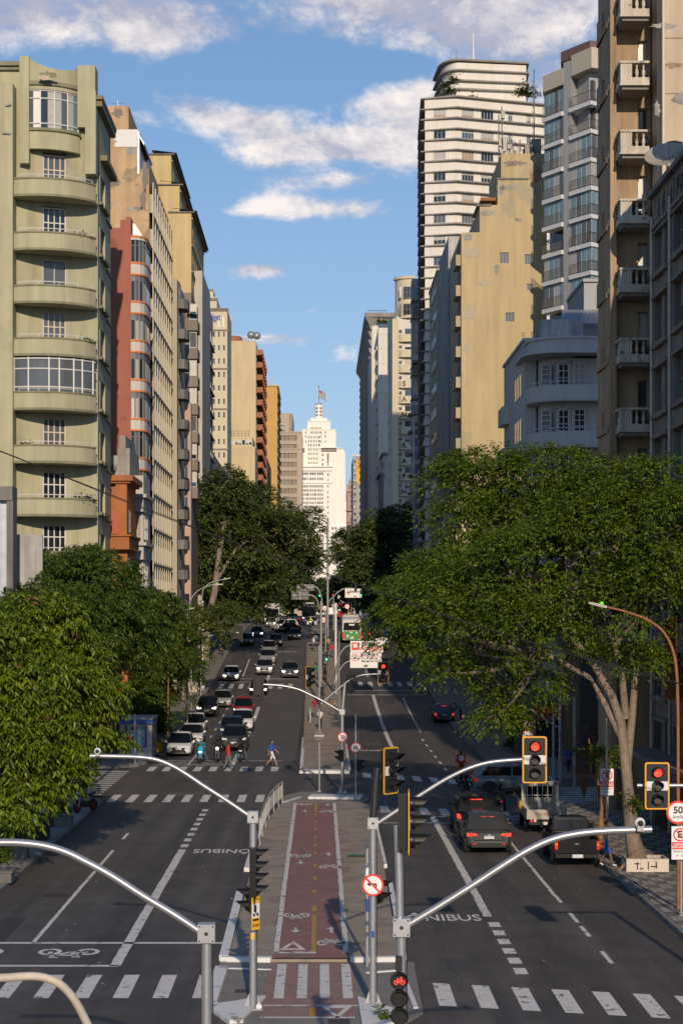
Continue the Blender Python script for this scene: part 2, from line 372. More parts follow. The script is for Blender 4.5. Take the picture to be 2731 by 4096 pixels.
leafmat('leaf_mid', (.030, .062, .007), (.115, .165, .020), .40, .32, .22)
leafmat('leaf_ficus', (.030, .062, .005), (.155, .215, .018), .38, .32, .22)
leafmat('leaf_dark', (.040, .068, .015), (.125, .165, .036), .45)
leafmat('leaf_far', (.034, .06, .016), (.09, .12, .03), .5)
leafmat('leaf_light', (.060, .095, .012), (.130, .165, .030), .45)
leafmat('leaf_dry', (.12, .05, .02), (.24, .10, .04), .6)
# ------------------------------------------------------------------ ground, roads, pavements
def sheet(name, x0, x1, y0, y1, dz, mat, step=4.0, parent=None, kind='structure', nx=1):
    ys = [y0]
    while ys[-1] + step < y1: ys.append(ys[-1] + step)
    ys.append(y1); m = MB()
    for a, b in zip(ys[:-1], ys[1:]):
        m.quad((x0, a, G(a)+dz), (x1, a, G(a)+dz), (x1, b, G(b)+dz), (x0, b, G(b)+dz))
    o = m.build(name, mat, parent)
    if kind and parent is None: o['kind'] = kind
    return o
g = MB()
gys = [-400, 0, 60, 100, 135, 150, 165, 180, 195, 210, 225, 240, 255, 270, 290, 310, 340, 380, 430, 800, 5000]
for a, b in zip(gys[:-1], gys[1:]): g.quad((-3000, a, G(a)-.06), (3000, a, G(a)-.06), (3000, b, G(b)-.06), (-3000, b, G(b)-.06))
tag(g.build('ground', 'earth'), kind='structure')
road = sheet('road', -11.0, 10.8, -60, 760, 0, 'asphalt')
road['label'] = 'dark asphalt avenue with bus lanes on both sides of the median'
cross = tag(MB().quad((-140, 101.5, .004), (-11.0, 101.5, .004), (-11.0, 119.5, .004), (-140, 119.5, .004)).quad((10.8, 97.5, .004), (140, 97.5, .004), (140, 112.5, .004), (10.8, 112.5, .004)).build('road', 'asphalt'), kind='structure')
for (xa, xb, ya, yb) in ((-5.3, -1.6, 126, 330),):
    sheet('lane_surface', xa, xb, ya, yb, .004, 'asphalt_lane', parent=road)
KH = .14
def walk(name, xk, xb, y0, y1, mat, r0=0, r1=0, label=None):
    """pavement between kerb line xk and building line xb"""
    ys = [y0]
    while ys[-1]+5 < y1: ys.append(ys[-1]+5)
    ys.append(y1); m = MB(); kb = MB(); s = 1 if xb > xk else -1
    def kx(y):
        x = xk
        if r0 and y < y0+r0: t = 1-(y-y0)/r0; x = xk + s*r0*(1-math.sqrt(max(0, 1-t*t)))
        if r1 and y > y1-r1: t = 1-(y1-y)/r1; x = xk + s*r1*(1-math.sqrt(max(0, 1-t*t)))
        return x
    if r0: ys += [y0+r0*t for t in (.05, .15, .3, .5, .75, 1)]
    if r1: ys += [y1-r1*t for t in (.05, .15, .3, .5, .75, 1)]
    ys = sorted(set(ys))
    for a, b in zip(ys[:-1], ys[1:]):
        za, zb = G(a)+KH, G(b)+KH; ka, kb_ = kx(a), kx(b); kw = .16*s
        if abs(kb_-ka) > .5: pass
        A = [(ka+kw, a, za), (xb, a, za), (xb, b, zb), (kb_+kw, b, zb)]
        K = [(ka, a, za+.004), (ka+kw, a, za+.004), (kb_+kw, b, zb+.004), (kb_, b, zb+.004)]
        F = [(ka, a, za-KH-.02), (ka, a, za+.004), (kb_, b, zb+.004), (kb_, b, zb-KH-.02)]
        if s < 0: A.reverse(); K.reverse(); F.reverse()
        m.poly(A); kb.poly(K); kb.poly(F[::-1] if s > 0 else F[::-1])
    for yy, f in ((y0, 1), (y1, -1)):
        kb.quad((kx(yy), yy-.01*f, G(yy)-.02), (xb, yy-.01*f, G(yy)-.02), (xb, yy-.01*f, G(yy)+KH), (kx(yy), yy-.01*f, G(yy)+KH))
    o = m.build(name, mat); o['kind'] = 'structure'; kb.build('kerb', 'kerb', o)
    if label: o['label'] = label
    return o
pv_r = walk('pavement', 10.8, 24, -60, 97.3, 'walk_grey', r1=4, label='patterned pavement under the big tree')
pv_l = walk('pavement', -11.0, -40, -60, 101.3, 'mosaic', r1=4)
walk('pavement', 10.8, 40, 112.6, 760, 'walk_grey', r0=5)
walk('pavement', -11.0, -40, 119.6, 760, 'walk_grey', r0=3)
# patterned pavement slabs, each a piece (nearest ones singly, the rest joined)
tl = []
for i in range(0, 210):
    y = 50.0 + i*.22
    for j in range(0, 19):
        x = 11.05 + j*.22
        if x > 15.1: continue
        dark = ((i//2 + j) % 4 < 2) if (i % 4 < 2) else ((i//2 - j) % 4 < 2)
        tl.append((x, y, dark))
seen = [t for t in tl if 55.5 < t[1] < 92 and (t[0]/t[1]) < (1568-VPU)/FPX]
seen.sort(key=lambda t: t[1]*1.0)
single = set(seen[:290]); tmesh = []
for k in ('tile_light', 'tile_dark'):
    b = MB().box(-.102, .102, -.102, .102, -.02, .022); tmesh.append(b.mesh('paving_slab', k))
rest = MB()
for t in tl:
    if t in single: inst('paving_slab', tmesh[1 if t[2] else 0], pv_r, (t[0], t[1], KH+random.uniform(-.004, .004)))
    else: rest.box(t[0]-.102, t[0]+.102, t[1]-.102, t[1]+.102, KH-.02, KH+.02+random.uniform(-.003, .004), 1 if t[2] else 0)
tag(rest.build('paving_slabs', ['tile_light', 'tile_dark'], pv_r), kind='stuff')
# ---- median islands
def island(name, pts, mat, h=.15, label=None):
    m = MB(); m.prism(pts, -.02, h, 0); o = m.build(name, mat); o['kind'] = 'structure'
    if label: o['label'] = label
    return o
med = island('pavement', [(-2.5, 53.4), (2.2, 53.4), (2.45, 75), (2.5, 95.3), (2.0, 97.4), (-1.5, 97.6), (-2.0, 95.5), (-2.45, 88), (-2.55, 75)], 'concrete_walk', .15, 'raised concrete median carrying a red cycle path')
nose = island('pavement', [(-2.6, 46.5), (-1.6, 44.2), (1.6, 44.2), (2.5, 46.5), (2.6, 53.25), (-2.75, 53.25)], 'walk_grey', .03)
# white-washed kerbs of the median
def wash(parent, pts, z0, z1, w=.22):
    m = MB()
    for (a, b) in zip(pts[:-1], pts[1:]):
        A = Vector((*a, 0)); B = Vector((*b, 0)); t = (B-A).normalized(); n = Vector((-t.y, t.x, 0))*w/2; A -= t*.004; B += t*.004
        m.prism([tuple((A-n)[:2]), tuple((B-n)[:2]), tuple((B+n)[:2]), tuple((A+n)[:2])], z0, z1)
    return m.build('kerb', 'whitewash', parent)
wash(med, [(-2.66, 53.6), (-2.72, 66)], 0, .158, .26); wash(med, [(-2.72, 72), (-2.68, 84)], 0, .158, .2)
wash(med, [(-2.72, 53.4), (-1.35, 53.3)], 0, .162, .25); wash(med, [(.85, 53.3), (2.35, 53.4)], 0, .162, .25)
wash(med, [(2.34, 53.6), (2.5, 68)], 0, .158, .16); wash(med, [(2.5, 73), (2.6, 97)], 0, .158, .12)
wash(nose, [(-2.65, 52.2), (-2.70, 47.4), (-1.95, 45.3)], 0, .12, .34); wash(nose, [(-2.5, 52.3), (-1.3, 52.1)], 0, .05, .14)
tri = MB(); tri.prism([(-2.55, 47.3), (-1.9, 45.2), (-1.35, 48.3), (-2.1, 47.6)], .02, .10); tri.prism([(.95, 48.2), (1.0, 44.6), (1.9, 45.3), (2.0, 46.4)], .02, .10); tri.build('kerb', 'whitewash', nose)
wash(nose, [(1.25, 51.6), (2.2, 52.0), (2.35, 47)], 0, .06, .12)
MB().box(.20, .72, 45.2, 45.75, .02, .042).build('drain_grate', 'iron', nose)
MB().box(-2.15, -1.6, 48.9, 49.35, .02, .042).build('drain_grate', 'iron', nose)
nose2 = island('pavement', [(-1.9, 97.9), (2.2, 97.7), (2.6, 99.6), (2.3, 103.4), (-1.0, 103.8), (-2.0, 101)], 'walk_grey', .05)
wash(nose2, [(-.5, 100.3), (2.2, 100.0)], 0, .17, 1.5); wash(nose2, [(-1.75, 98.0), (-1.0, 100.6)], 0, .07, .22)
far_pts = [(-2.15, 117.3), (2.3, 116.2)]; yy = list(range(120, 256, 6))
m = MB()
prev = (-1.05, 1.75, 117.0)
for y in yy:
    xl, xr = -1.1-.004*(y-117), 1.8+.004*(y-117)
    a, b = prev[2], y
    m.quad((prev[0], a, G(a)+.15), (prev[1], a, G(a)+.15), (xr, b, G(b)+.15), (xl, b, G(b)+.15))
    m.quad((prev[0], a, G(a)-.02), (prev[0], a, G(a)+.15), (xl, b, G(b)+.15), (xl, b, G(b)-.02)); m.quad((prev[1], a, G(a)-.02), (xr, b, G(b)-.02), (xr, b, G(b)+.15), (prev[1], a, G(a)+.15)); prev = (xl, xr, y)
m.quad((-1.05, 117, -.02), (1.75, 117, -.02), (1.75, 117, .15), (-1.05, 117, .15))
med2 = m.build('pavement', 'concrete_walk'); med2['kind'] = 'structure'; med2['label'] = 'far median with bus stop'
wash(med2, [(-1.15, 116.6), (1.85, 116.3)], 0, .17, 1.1); wash(med2, [(-1.12, 119.5), (-1.22, 147)], 0, .165, .2); wash(med2, [(1.85, 119), (1.92, 140)], 0, .165, .12)
m = MB()
for y in range(270, 700, 8): m.quad((-1.2, y, G(y)+.15), (1.2, y, G(y)+.15), (1.2, y+8, G(y+8)+.15), (-1.2, y+8, G(y+8)+.15))
tag(m.build('pavement', 'walk_grey'), kind='structure')
# ---- cycle path
MP = .154
cp = sheet('cycle_path', -1.30, .82, 53.2, 96.9, MP, 'paint_red', parent=med, kind=None); cp['label'] = 'red painted two-way cycle path'
MB().quad((-1.42, 45.9, .036), (.85, 45.9, .036), (.85, 47.2, .036), (-1.42, 47.2, .036)).quad((-1.42, 47.2, .036), (.95, 47.2, .036), (.92, 53.1, .036), (-1.38, 53.1, .036)).build('cycle_path', 'paint_red_pale', nose)
def mark(parent, x0, x1, y0, y1, z, mat='paint_white', name='painted_line', sk=0.0):
    m = MB(); n = max(1, int((y1-y0)/6))
    for i in range(n):
        a = y0+(y1-y0)*i/n; b = y0+(y1-y0)*(i+1)/n
        m.quad((x0, a, G(a)+z), (x1, a+sk*(x1-x0), G(a)+z), (x1, b+sk*(x1-x0), G(b)+z), (x0, b, G(b)+z))
    return m.build(name, mat, parent)
def wline(parent, x, w, y0, y1, z, mat, amp=.008):          # hand-painted line with a slightly wavy edge
    m = MB(); ys = np.arange(y0, y1+.01, .5)
    e = RNG.normal(0, amp, len(ys))
    for i in range(len(ys)-1):
        a, b = ys[i], ys[i+1]; m.quad((x-w/2+e[i], a, G(a)+z), (x+w/2+e[i]*.6, a, G(a)+z), (x+w/2+e[i+1]*.6, b, G(b)+z), (x-w/2+e[i+1], b, G(b)+z))
    return m.build('painted_line', mat, parent)
ZP = .158
wline(med, -1.22, .15, 54.0, 96.6, ZP, 'paint_white'); wline(med, .74, .15, 54.0, 96.6, ZP, 'paint_white')
wline(med, -.17, .13, 54.2, 61.0, ZP, 'paint_yellow', .006); mark(med, -.24, -.09, 61.5, 62.6, ZP, 'paint_yellow')
for y in (65.5, 68.8, 72.3, 76.0, 78.6, 81.5, 84.5, 87.5, 90.5): mark(med, -.235, -.1, y, y+.75, ZP, 'paint_yellow')
wline(med, -.17, .12, 92.0, 96.5, ZP, 'paint_yellow', .006); mark(nose, -.25, -.11, 46.0, 47.1, .040, 'paint_yellow')
mark(med, -1.3, -.1, 53.9, 54.15, ZP)
for i in range(4): mark(nose, -1.15+i*.58, -.90+i*.58, 48.2, 52.9, .040, name='crosswalk_stripe')
mark(nose, -1.42, .85, 45.85, 46.0, .040); mark(nose, -1.42, .95, 47.25, 47.4, .040)
def flat_poly(parent, pts, c, s, z, mat='paint_white', name='painted_symbol', flip=1):
    m = MB(); P = [(c[0]+x*s*flip, c[1]+y*s*flip, z) for x, y in pts]
    m.poly(P); return m.build(name, mat, parent)
def bike(parent, x, y, s, z, flip=1, yst=1.9, base=None):     # bicycle stencil lying on the ground
    m = MB()
    def T(px, py): return (x+px*s*flip, y+py*s*yst*flip, (G(y) if base is None else base)+z)
    for cx in (-.36, .36):
        for k in range(14):
            a, b = 2*PI*k/14, 2*PI*(k+1)/14
            m.quad(T(cx+.14*math.cos(a), .14*math.sin(a)), T(cx+.23*math.cos(a), .23*math.sin(a)), T(cx+.23*math.cos(b), .23*math.sin(b)), T(cx+.14*math.cos(b), .14*math.sin(b)))
    def bar(a, b, w=.085):
        d = Vector((b[0]-a[0], b[1]-a[1])); n = Vector((-d.y, d.x)).normalized()*w/2
        m.quad(T(a[0]-n.x, a[1]-n.y), T(b[0]-n.x, b[1]-n.y), T(b[0]+n.x, b[1]+n.y), T(a[0]+n.x, a[1]+n.y))
    for a, b in (((-.36, 0), (-.16, .24)), ((-.16, .24), (.22, .24)), ((-.05, 0), (.24, .26)), ((-.36, 0), (-.05, 0)), ((-.05, 0), (-.2, .34)), ((.36, 0), (.22, .38)), ((.12, .40), (.30, .38)), ((-.28, .35), (-.12, .35))): bar(a, b)
    return m.build('bicycle_symbol', 'paint_white', parent)
ARW = [(-.06, -.5), (.06, -.5), (.06, .1), (.26, .1), (0, .5), (-.26, .1), (-.06, .1)]
for (y, x, fl) in ((60.3, -.72, -1), (56.0, .33, 1), (75.2, -.74, -1), (72.6, .40, 1), (95.6, -.74, -1), (92.6, .38, 1)):
    bike(med, x, y-.4*fl, .70, ZP, fl, yst=2.6, base=0)
for (y, x, fl) in ((57.9, -.72, -1), (57.9, .36, 1), (73.6, -.72, -1), (76.0, .36, 1), (92.6, -.70, -1), (95.6, .4, 1)):
    flat_poly(med, [(px, py*1.7) for px, py in ARW], (x, y), .62, ZP, flip=fl)
for (y, x, par, z, fl) in ((55.2, -.76, med, ZP, 1), (46.5, .42, nose, .040, -1)):
    m = MB(); o_, i_ = [(-.38, -.75), (.38, -.75), (0, .75)], [(-.2, -.52), (.2, -.52), (0, .25)]
    for k in range(3):
        k2 = (k+1) % 3; m.quad(*[(x+p[0]*fl, y+p[1]*fl, z) for p in (o_[k], o_[k2], i_[k2], i_[k])])
    m.build('painted_symbol', 'paint_white', par)
# ---- carriageway markings
Z1 = .006
for i in range(9): mark(road, -11.2+i*1.0+.0, -10.8+i*1.0, 48.4, 51.5, Z1, name='crosswalk_stripe')
for i in range(9): x = 2.95+i*1.0; mark(road, x, x+.43, 50.4-.28*(x-2.9)-2.9, 50.4-.28*(x-2.9), Z1, name='crosswalk_stripe', sk=-.28)
for i in range(9): x = -10.9+i*.95; mark(road, x, x+.42, 98.4, 102.4, Z1, name='crosswalk_stripe')
for i in range(9): x = 3.0+i*.95; mark(road, x, x+.42, 96.6-.5*(x-3)-3.2, 96.6-.5*(x-3), Z1, name='crosswalk_stripe', sk=-.5)
for i in range(9): x = -10.6+i*.95; mark(road, x, x+.45, 117.6, 121.0, Z1, name='crosswalk_stripe')
for i in range(9): x = 2.6+i*.95; mark(road, x, x+.45, 113.2-.85*(x-2.6), 116.6-.85*(x-2.6), Z1, name='crosswalk_stripe', sk=-.85)
for i in range(8): x = -10.2+i*1.0; mark(road, x, x+.45, 193.5, 198.5, Z1, name='crosswalk_stripe')
for i in range(8): x = 3.0+i*1.0; mark(road, x, x+.45, 196.0, 200.5, Z1, name='crosswalk_stripe')
for i in range(14): x = -10.2+i*1.55; mark(road, x, x+.6, 262, 268, Z1, name='crosswalk_stripe')
for i in range(12): mark(cross, -16.6-.0, -11.6, 102.2+i*1.35, 102.75+i*1.35, .012, name='crosswalk_stripe')
for i in range(9): mark(cross, 12.2, 16.2, 98.2+i*1.0, 98.6+i*1.0, .012, name='crosswalk_stripe')
MB().quad((2.6, 93.4, .005), (10.8, 90.0, .005), (10.8, 91.4, .005), (2.6, 94.8, .005)).build('cycle_crossing', 'paint_red_pale', road)
MB().quad((10.8, 97.9, .008), (12.0, 97.9, .008), (12.0, 112, .008), (10.8, 112, .008)).build('cycle_crossing', 'paint_red_pale', cross)
wline(road, -5.6, .30, 52.8, 78.8, Z1, 'paint_white', .008)
for i in range(8): mark(road, -5.75, -5.45, 79.5+i*2.05, 80.5+i*2.05, Z1)
wline(road, -8.4, .13, 56.5, 78.6, Z1, 'paint_white', .008); mark(road, -8.47, -8.33, 82.3, 84.6, Z1)
mark(road, -10.8, -2.5, 56.35, 56.62, Z1); mark(road, -11, -5.5, 52.7, 52.95, Z1)
bike(road, -7.15, 55.0, 1.5, Z1, -1, yst=1.5); bike(road, -9.9, 55.0, 1.5, Z1, -1, yst=1.5)
wline(road, 5.36, .27, 61.4, 91.5, Z1, 'paint_white', .008)
for i in range(6): mark(road, 5.25, 5.6, 51.6+i*1.55, 52.5+i*1.55, Z1)
wline(road, 8.05, .13, 64.3, 91, Z1, 'paint_white', .008)
for y in (53.2, 57.6, 60.2): mark(road, 8.0, 8.13, y, y+1.9, Z1)
mark(road, 2.9, 10.4, 88.6, 88.8, Z1); mark(road, 5.4, 10.4, 91.4, 91.65, Z1)
bike(road, 6.9, 90.0, 1.2, Z1, 1, yst=1.1); bike(road, 9.4, 90.0, 1.2, Z1, 1, yst=1.1)
# second block, left carriageway (towards the camera)
for (x, wd, a, b) in ((-5.55, .30, 122.6, 176), (-5.45, .30, 202, 236), (-8.35, .13, 122.6, 140), (-8.2, .13, 206, 226)): wline(road, x, wd, a, b, Z1, 'paint_white', .01)
for i in range(6): mark(road, -8.4, -8.27, 147+i*6.5, 149.2+i*6.5, Z1)
for i in range(8): mark(road, -5.6, -5.3, 237+i*2.2, 238.1+i*2.2, Z1)
mark(road, -10.6, -2.4, 125.6, 125.9, Z1); mark(road, -10.6, -5.4, 122.3, 122.6, Z1)
mark(road, -10.4, -2.4, 203.5, 203.9, Z1); mark(road, -10.4, -5.4, 200.3, 200.6, Z1)
bike(road, -9.3, 124.1, 1.3, Z1, -1, yst=1.1); bike(road, -7.0, 124.1, 1.3, Z1, -1, yst=1.1)
for (x, wd, a, b) in ((5.2, .30, 138, 187), (5.15, .26, 206, 240), (8.0, .13, 152, 185)): wline(road, x, wd, a, b, Z1, 'paint_white', .01)
for i in range(6): mark(road, 7.7, 7.85, 118+i*5.2, 120+i*5.2, Z1)
mark(road, 2.6, 10.2, 187, 187.4, Z1); mark(road, 2.6, 10.2, 191.5, 191.9, Z1)
bike(road, 6.4, 189.3, 1.3, Z1, 1, yst=1.0); bike(road, 8.9, 189.3, 1.3, Z1, 1, yst=1.0)
for (x, y, fl) in ((3.95, 61.1, 0), (-3.95, 78.3, 1), (3.85, 135, 0), (-3.9, 236, 1)):
    o = put_text(road, 'ÔNIBUS', 'paint_white', 1.0, (x, y, G(y)+Z1), rz=PI*fl, flat=True, ext=.001, bold=.012); o.scale = (.66, 1.75, 1)
    if y > 200: o.rotation_euler[0] = (-1 if fl else 1)*math.atan(G(y+1)-G(y)); o.location.z += .03
for (x, y, a, b) in ((-4.4, 104.6, .55, .55), (-9, 66, .5, .5), (1.0, 110.6, .33, .33), (6.6, 105.5, .33, .33)):
    MB().lathe((x, y, G(y)+.002), (0, 0, 1), [(a, 0), (a, .006)], 18).build('manhole_cover', 'iron', road)
# repairs and cracks in the asphalt
for k in range(16):
    x = random.choice([random.uniform(-10.5, -3.5), random.uniform(3, 9)]); y = random.uniform(46, 190); w_, l_ = random.uniform(.6, 1.6), random.uniform(1.5, 7)
    mark(road, x, x+w_, y, y+l_, .0025, random.choice(['asphalt_lane', 'asphalt_new']), 'asphalt_patch')
cr_ = MB()
for k in range(26):
    x = random.choice([random.uniform(-10.5, -3), random.uniform(3, 10.4)]); y = random.uniform(44, 100); dx_ = random.uniform(-.15, .15)
    for j in range(random.randint(6, 18)):
        x2, y2 = x+dx_+random.uniform(-.18, .18), y+random.uniform(.25, .7); cr_.quad((x, y, .0036), (x+.022, y, .0036), (x2+.022, y2, .0036), (x2, y2, .0036)); x, y = x2, y2
tag(cr_.build('crack_lines', 'asphalt_new', road), kind='stuff')
# ------------------------------------------------------------------ building tools
UP = Vector((0, 0, 1))
def panel(mb, O, du, W, H, ops, depth=.22, m=0, mrev=None):
    """wall sheet with real openings; O lower-left seen from outside, du along the wall"""
    O = Vector(O); du = Vector(du).normalized(); n = du.cross(UP); mrev = m if mrev is None else mrev
    a = sorted({0.0, W, *[q for o in ops for q in o[:2]]}); b = sorted({0.0, H, *[q for o in ops for q in o[2:4]]})
    a = [x for x in a if -1e-6 <= x <= W+1e-6]; b = [x for x in b if -1e-6 <= x <= H+1e-6]
    P = lambda x, z, dd=0: tuple(O + du*x + UP*z - n*dd)
    for j in range(len(b)-1):
        bm = (b[j]+b[j+1])/2; row = [o for o in ops if o[2] < bm < o[3]]; run = None
        for i in range(len(a)-1):
            am = (a[i]+a[i+1])/2; hole = any(o[0] < am < o[1] for o in row)
            if not hole and run is None: run = a[i]
            if run is not None and (hole or i == len(a)-2):
                e = a[i] if hole else a[i+1]
                mb.quad(P(run, b[j]), P(e, b[j]), P(e, b[j+1]), P(run, b[j+1]), m); run = None
    for (x0, x1, z0, z1, *_) in ops:
        D = depth+.02
        mb.quad(P(x0, z0), P(x1, z0), P(x1, z0, D), P(x0, z0, D), mrev); mb.quad(P(x0, z1, D), P(x1, z1, D), P(x1, z1), P(x0, z1), mrev)
        mb.quad(P(x0, z0, D), P(x0, z1, D), P(x0, z1), P(x0, z0), mrev); mb.quad(P(x1, z0), P(x1, z1), P(x1, z1, D), P(x1, z0, D), mrev)
_W = {}
def win_mesh(wd, ht, nx, nz, frame, glass, fb=.05, blind=0.0):
    key = (round(wd, 2), round(ht, 2), nx, nz, frame, glass, fb, round(blind, 2))
    if key in _W: return _W[key]
    m = MB(); y0, y1 = -.045, .0
    m.quad((0, .015, 0), (wd, .015, 0), (wd, .015, ht), (0, .015, ht), 1)
    if blind: m.quad((fb, .005, ht*(1-blind)), (wd-fb, .005, ht*(1-blind)), (wd-fb, .005, ht-fb), (fb, .005, ht-fb), 2)
    m.box(0, fb, y0, y1, 0, ht); m.box(wd-fb, wd, y0, y1, 0, ht); m.box(fb, wd-fb, y0+.002, y1, 0, fb); m.box(fb, wd-fb, y0+.002, y1, ht-fb, ht)
    for i in range(1, nx): x = wd*i/nx; m.box(x-fb*.4, x+fb*.4, y0+.006, y1, fb, ht-fb)
    for j in range(1, nz): z = ht*j/nz; m.box(fb, wd-fb, y0+.010, y1, z-fb*.4, z+fb*.4)
    me = m.mesh('window', [frame, glass, 'curtain']); _W[key] = me; return me
GL = ['glass', 'glass', 'win_mid', 'curtain', 'glass_blue', 'glass', 'curtain_warm', 'win_mid']
def window(parent, O, du, x0, x1, z0, z1, depth=.22, nx=2, nz=1, frame='frame_white', glass=None, fb=.05, blinds=True, name='window'):
    O = Vector(O); du = Vector(du).normalized(); n = du.cross(UP)
    me = win_mesh(x1-x0, z1-z0, nx, nz, frame, glass or random.choice(GL), fb, random.choice([0, 0, 0, .3, .5, .7]) if blinds else 0)
    loc = O + du*x0 + UP*z0 - n*depth
    return inst(name, me, parent, loc - Vector(parent.location), math.atan2(du.y, du.x))
def facade(parent, mb, O, du, W, H, cols, rows, depth=.22, m=0, nx=2, nz=1, frame='frame_white', glass=None, fb=.05, skip=0.0, blinds=True):
    ops = [(a, b, c, d) for (a, b) in cols for (c, d) in rows if random.random() >= skip]
    panel(mb, O, du, W, H, ops, depth, m)
    for (a, b, c, d) in ops: window(parent, O, du, a, b, c, d, depth, nx, nz, frame, glass if not isinstance(glass, list) else random.choice(glass), fb, blinds)
    return ops
def evenly(W, n, w, margin=None):
    mg = margin if margin is not None else (W/n-w)/2
    p = (W-2*mg-w)/(n-1) if n > 1 else 0
    return [(mg+i*p, mg+i*p+w) for i in range(n)]
def floors(z0, n, pitch, h, sill): return [(z0+i*pitch+sill, z0+i*pitch+sill+h) for i in range(n)]
def building(name, label, x, y, group=None):
    return thing(name, label, 'building', (x, y, G(y)), 0, group)
def bld(name, label, x, y): return building(name, label, x, y)
def part(b, mb, name, mats): return mb.build(name, mats, b, -Vector(b.location))
def sub(p, mb, name, mats): return mb.build(name, mats, p)
def smooth_arc(p0, p1, bulge, n=14):
    """points in plan from p0 to p1 bowed towards the outside (to the right of p0->p1 is outside: n = du x up)"""
    A = Vector((*p0, 0)); Bv = Vector((*p1, 0)); d = (Bv-A); c = d.length; n_ = d.normalized().cross(UP); R = (c*c/4+bulge*bulge)/(2*bulge)
    ctr = A + d/2 + n_*(bulge-R); a0 = math.atan2((A-ctr).y, (A-ctr).x); a1 = math.atan2((Bv-ctr).y, (Bv-ctr).x)
    if a1 < a0: a1 += 2*PI
    return [(ctr.x+R*math.cos(a0+(a1-a0)*i/n), ctr.y+R*math.sin(a0+(a1-a0)*i/n)) for i in range(n+1)]
def offset(pts, k):
    o = []
    for i, p in enumerate(pts):
        a = Vector((*pts[max(i-1, 0)], 0)); b = Vector((*pts[min(i+1, len(pts)-1)], 0)); n = (b-a).normalized().cross(UP); o.append((p[0]+n.x*k, p[1]+n.y*k))
    return o
def ribbon(mb, pts, th, z0, z1, m=0):      # wall of thickness th following a plan curve (outer = pts)
    inn = offset(pts, -th)
    rings = [[(p[0], p[1], z0), (p[0], p[1], z1), (q[0], q[1], z1), (q[0], q[1], z0)] for p, q in zip(pts, inn)]
    for j in range(len(rings)-1):
        a, b = rings[j], rings[j+1]
        for i in range(4):
            k = (i+1) % 4; mb.add([a[i], b[i], b[k], a[k]], [(0, 1, 2, 3)], m, i in (0, 2))
    mb.poly([rings[0][i] for i in (0, 1, 2, 3)], m); mb.poly([rings[-1][i] for i in (3, 2, 1, 0)], m)
def slab(mb, pts, back, z0, z1, m=0):       # floor slab between a plan curve and a straight back edge
    mb.prism(list(pts)+[(pts[-1][0], back), (pts[0][0], back)] if back is not None else list(pts), z0, z1, m)
def roofbits(b, x0, x1, y0, y1, z, n=3):
    for i in range(n):
        x = random.uniform(x0, x1); y = random.uniform(y0, y1); h = random.uniform(1.5, 4)
        part(b, MB().tube([(x, y, z), (x, y, z+h)], .04, 5).tube([(x-.5, y, z+h*.8), (x+.5, y, z+h*.8)], .02, 4), 'antenna', 'galv_dull')
# ------------------------------------------------------------------ left side of the avenue
def leafy(parent, c, r, n, mat='plant_green', name='foliage', ls=.12):
    m = MB()
    for _ in range(n):
        p = Vector(c) + Vector((random.gauss(0, r*.5), random.gauss(0, r*.4), abs(random.gauss(0, r*.6))))
        a = random.uniform(0, 2*PI); t = Vector((math.cos(a), math.sin(a), random.uniform(-.3, .9))).normalized()*ls; s_ = t.cross(UP).normalized()*ls*.3
        m.add([p, p+t*.5+s_, p+t, p+t*.5-s_], [(0, 1, 2, 3)])
    return m.build(name, mat, parent) if parent is None or parent.type != 'EMPTY' else part(parent, m, name, mat)
# ---- green apartment block with bowed balconies
X0, D0, X1, D1 = U(33, 122), 122.0, U(221, 124), 124.0
gb = bld('apartment_building', 'olive green apartment block with bowed balconies and green glazed top bay', X1-5, D1)
ZT = V(208, 124)
DU = Vector((X1-X0, 2.1, 0)); A0 = Vector((X0, 123.0, 0)); BW = DU.length
caps = [V(v, 122) for v in (409.8, 533.3, 655.3, 776, 900, 1022, 1144, 1266, 1388)]
body = MB()
ops = []
for z in caps[:-1]: ops.append((1.72, 3.27, z-.95, z+1.6+(z-9.7)*.017))
panel(body, A0, DU, BW, ZT, ops, .12)
body.quad((-32, 121.3, 0), (X0, 121.5, 0), (X0, 121.5, V(190, 121.5)), (-32, 121.3, V(190, 121.5)))
body.quad((X0, 121.5, 0), (X0, 123.0, 0), (X0, 123.0, V(190, 121.5)), (X0, 121.5, V(190, 121.5)))
body.quad((-32, 121.3, V(190, 121.5)), (X0, 121.5, V(190, 121.5)), (X0, 124, V(190, 121.5)), (-32, 124, V(190, 121.5)))
body.box(-32, X0+.9, 123.35, 131, V(210, 124), V(156, 123.5))
# street face with tall narrow windows
sops = []
sz = [z-1.05 for z in caps]
for z in sz:
    for (a, b) in ((.7, 1.25), (1.9, 4.3)): sops.append((a, b, z+.35, z+2.35))
panel(body, (X1, 125.1, 0), (0, 1, 0), 7.6, ZT, [o for o in sops if o[2] > 0], .35)
body.box(-32, X1-.4, 125.6, 132.7, 0, ZT-.05)
body.quad((X0, 123.0, ZT), (X1, 125.1, ZT), (X1, 132.7, ZT), (X0, 132.7, ZT))
part(gb, body, 'wall', 'green')
for o in sops:
    if o[2] > 0: window(gb, (X1, 125.1, 0), (0, 1, 0), *o, depth=.33, nx=2, frame='frame_white' if random.random() < .5 else 'frame_dark')
for z in sz:
  for a_ in ((X1, X1+.22, 125.6, 126.5, z+.17, z+.35), (X1, X1+.28, 126.8, 129.7, z+.15, z+.34), (X1, X1+.12, 129.8, 132.7, z-.05, z+.1)): part(gb, MB().box(*a_), 'window_ledge', 'green_dark')
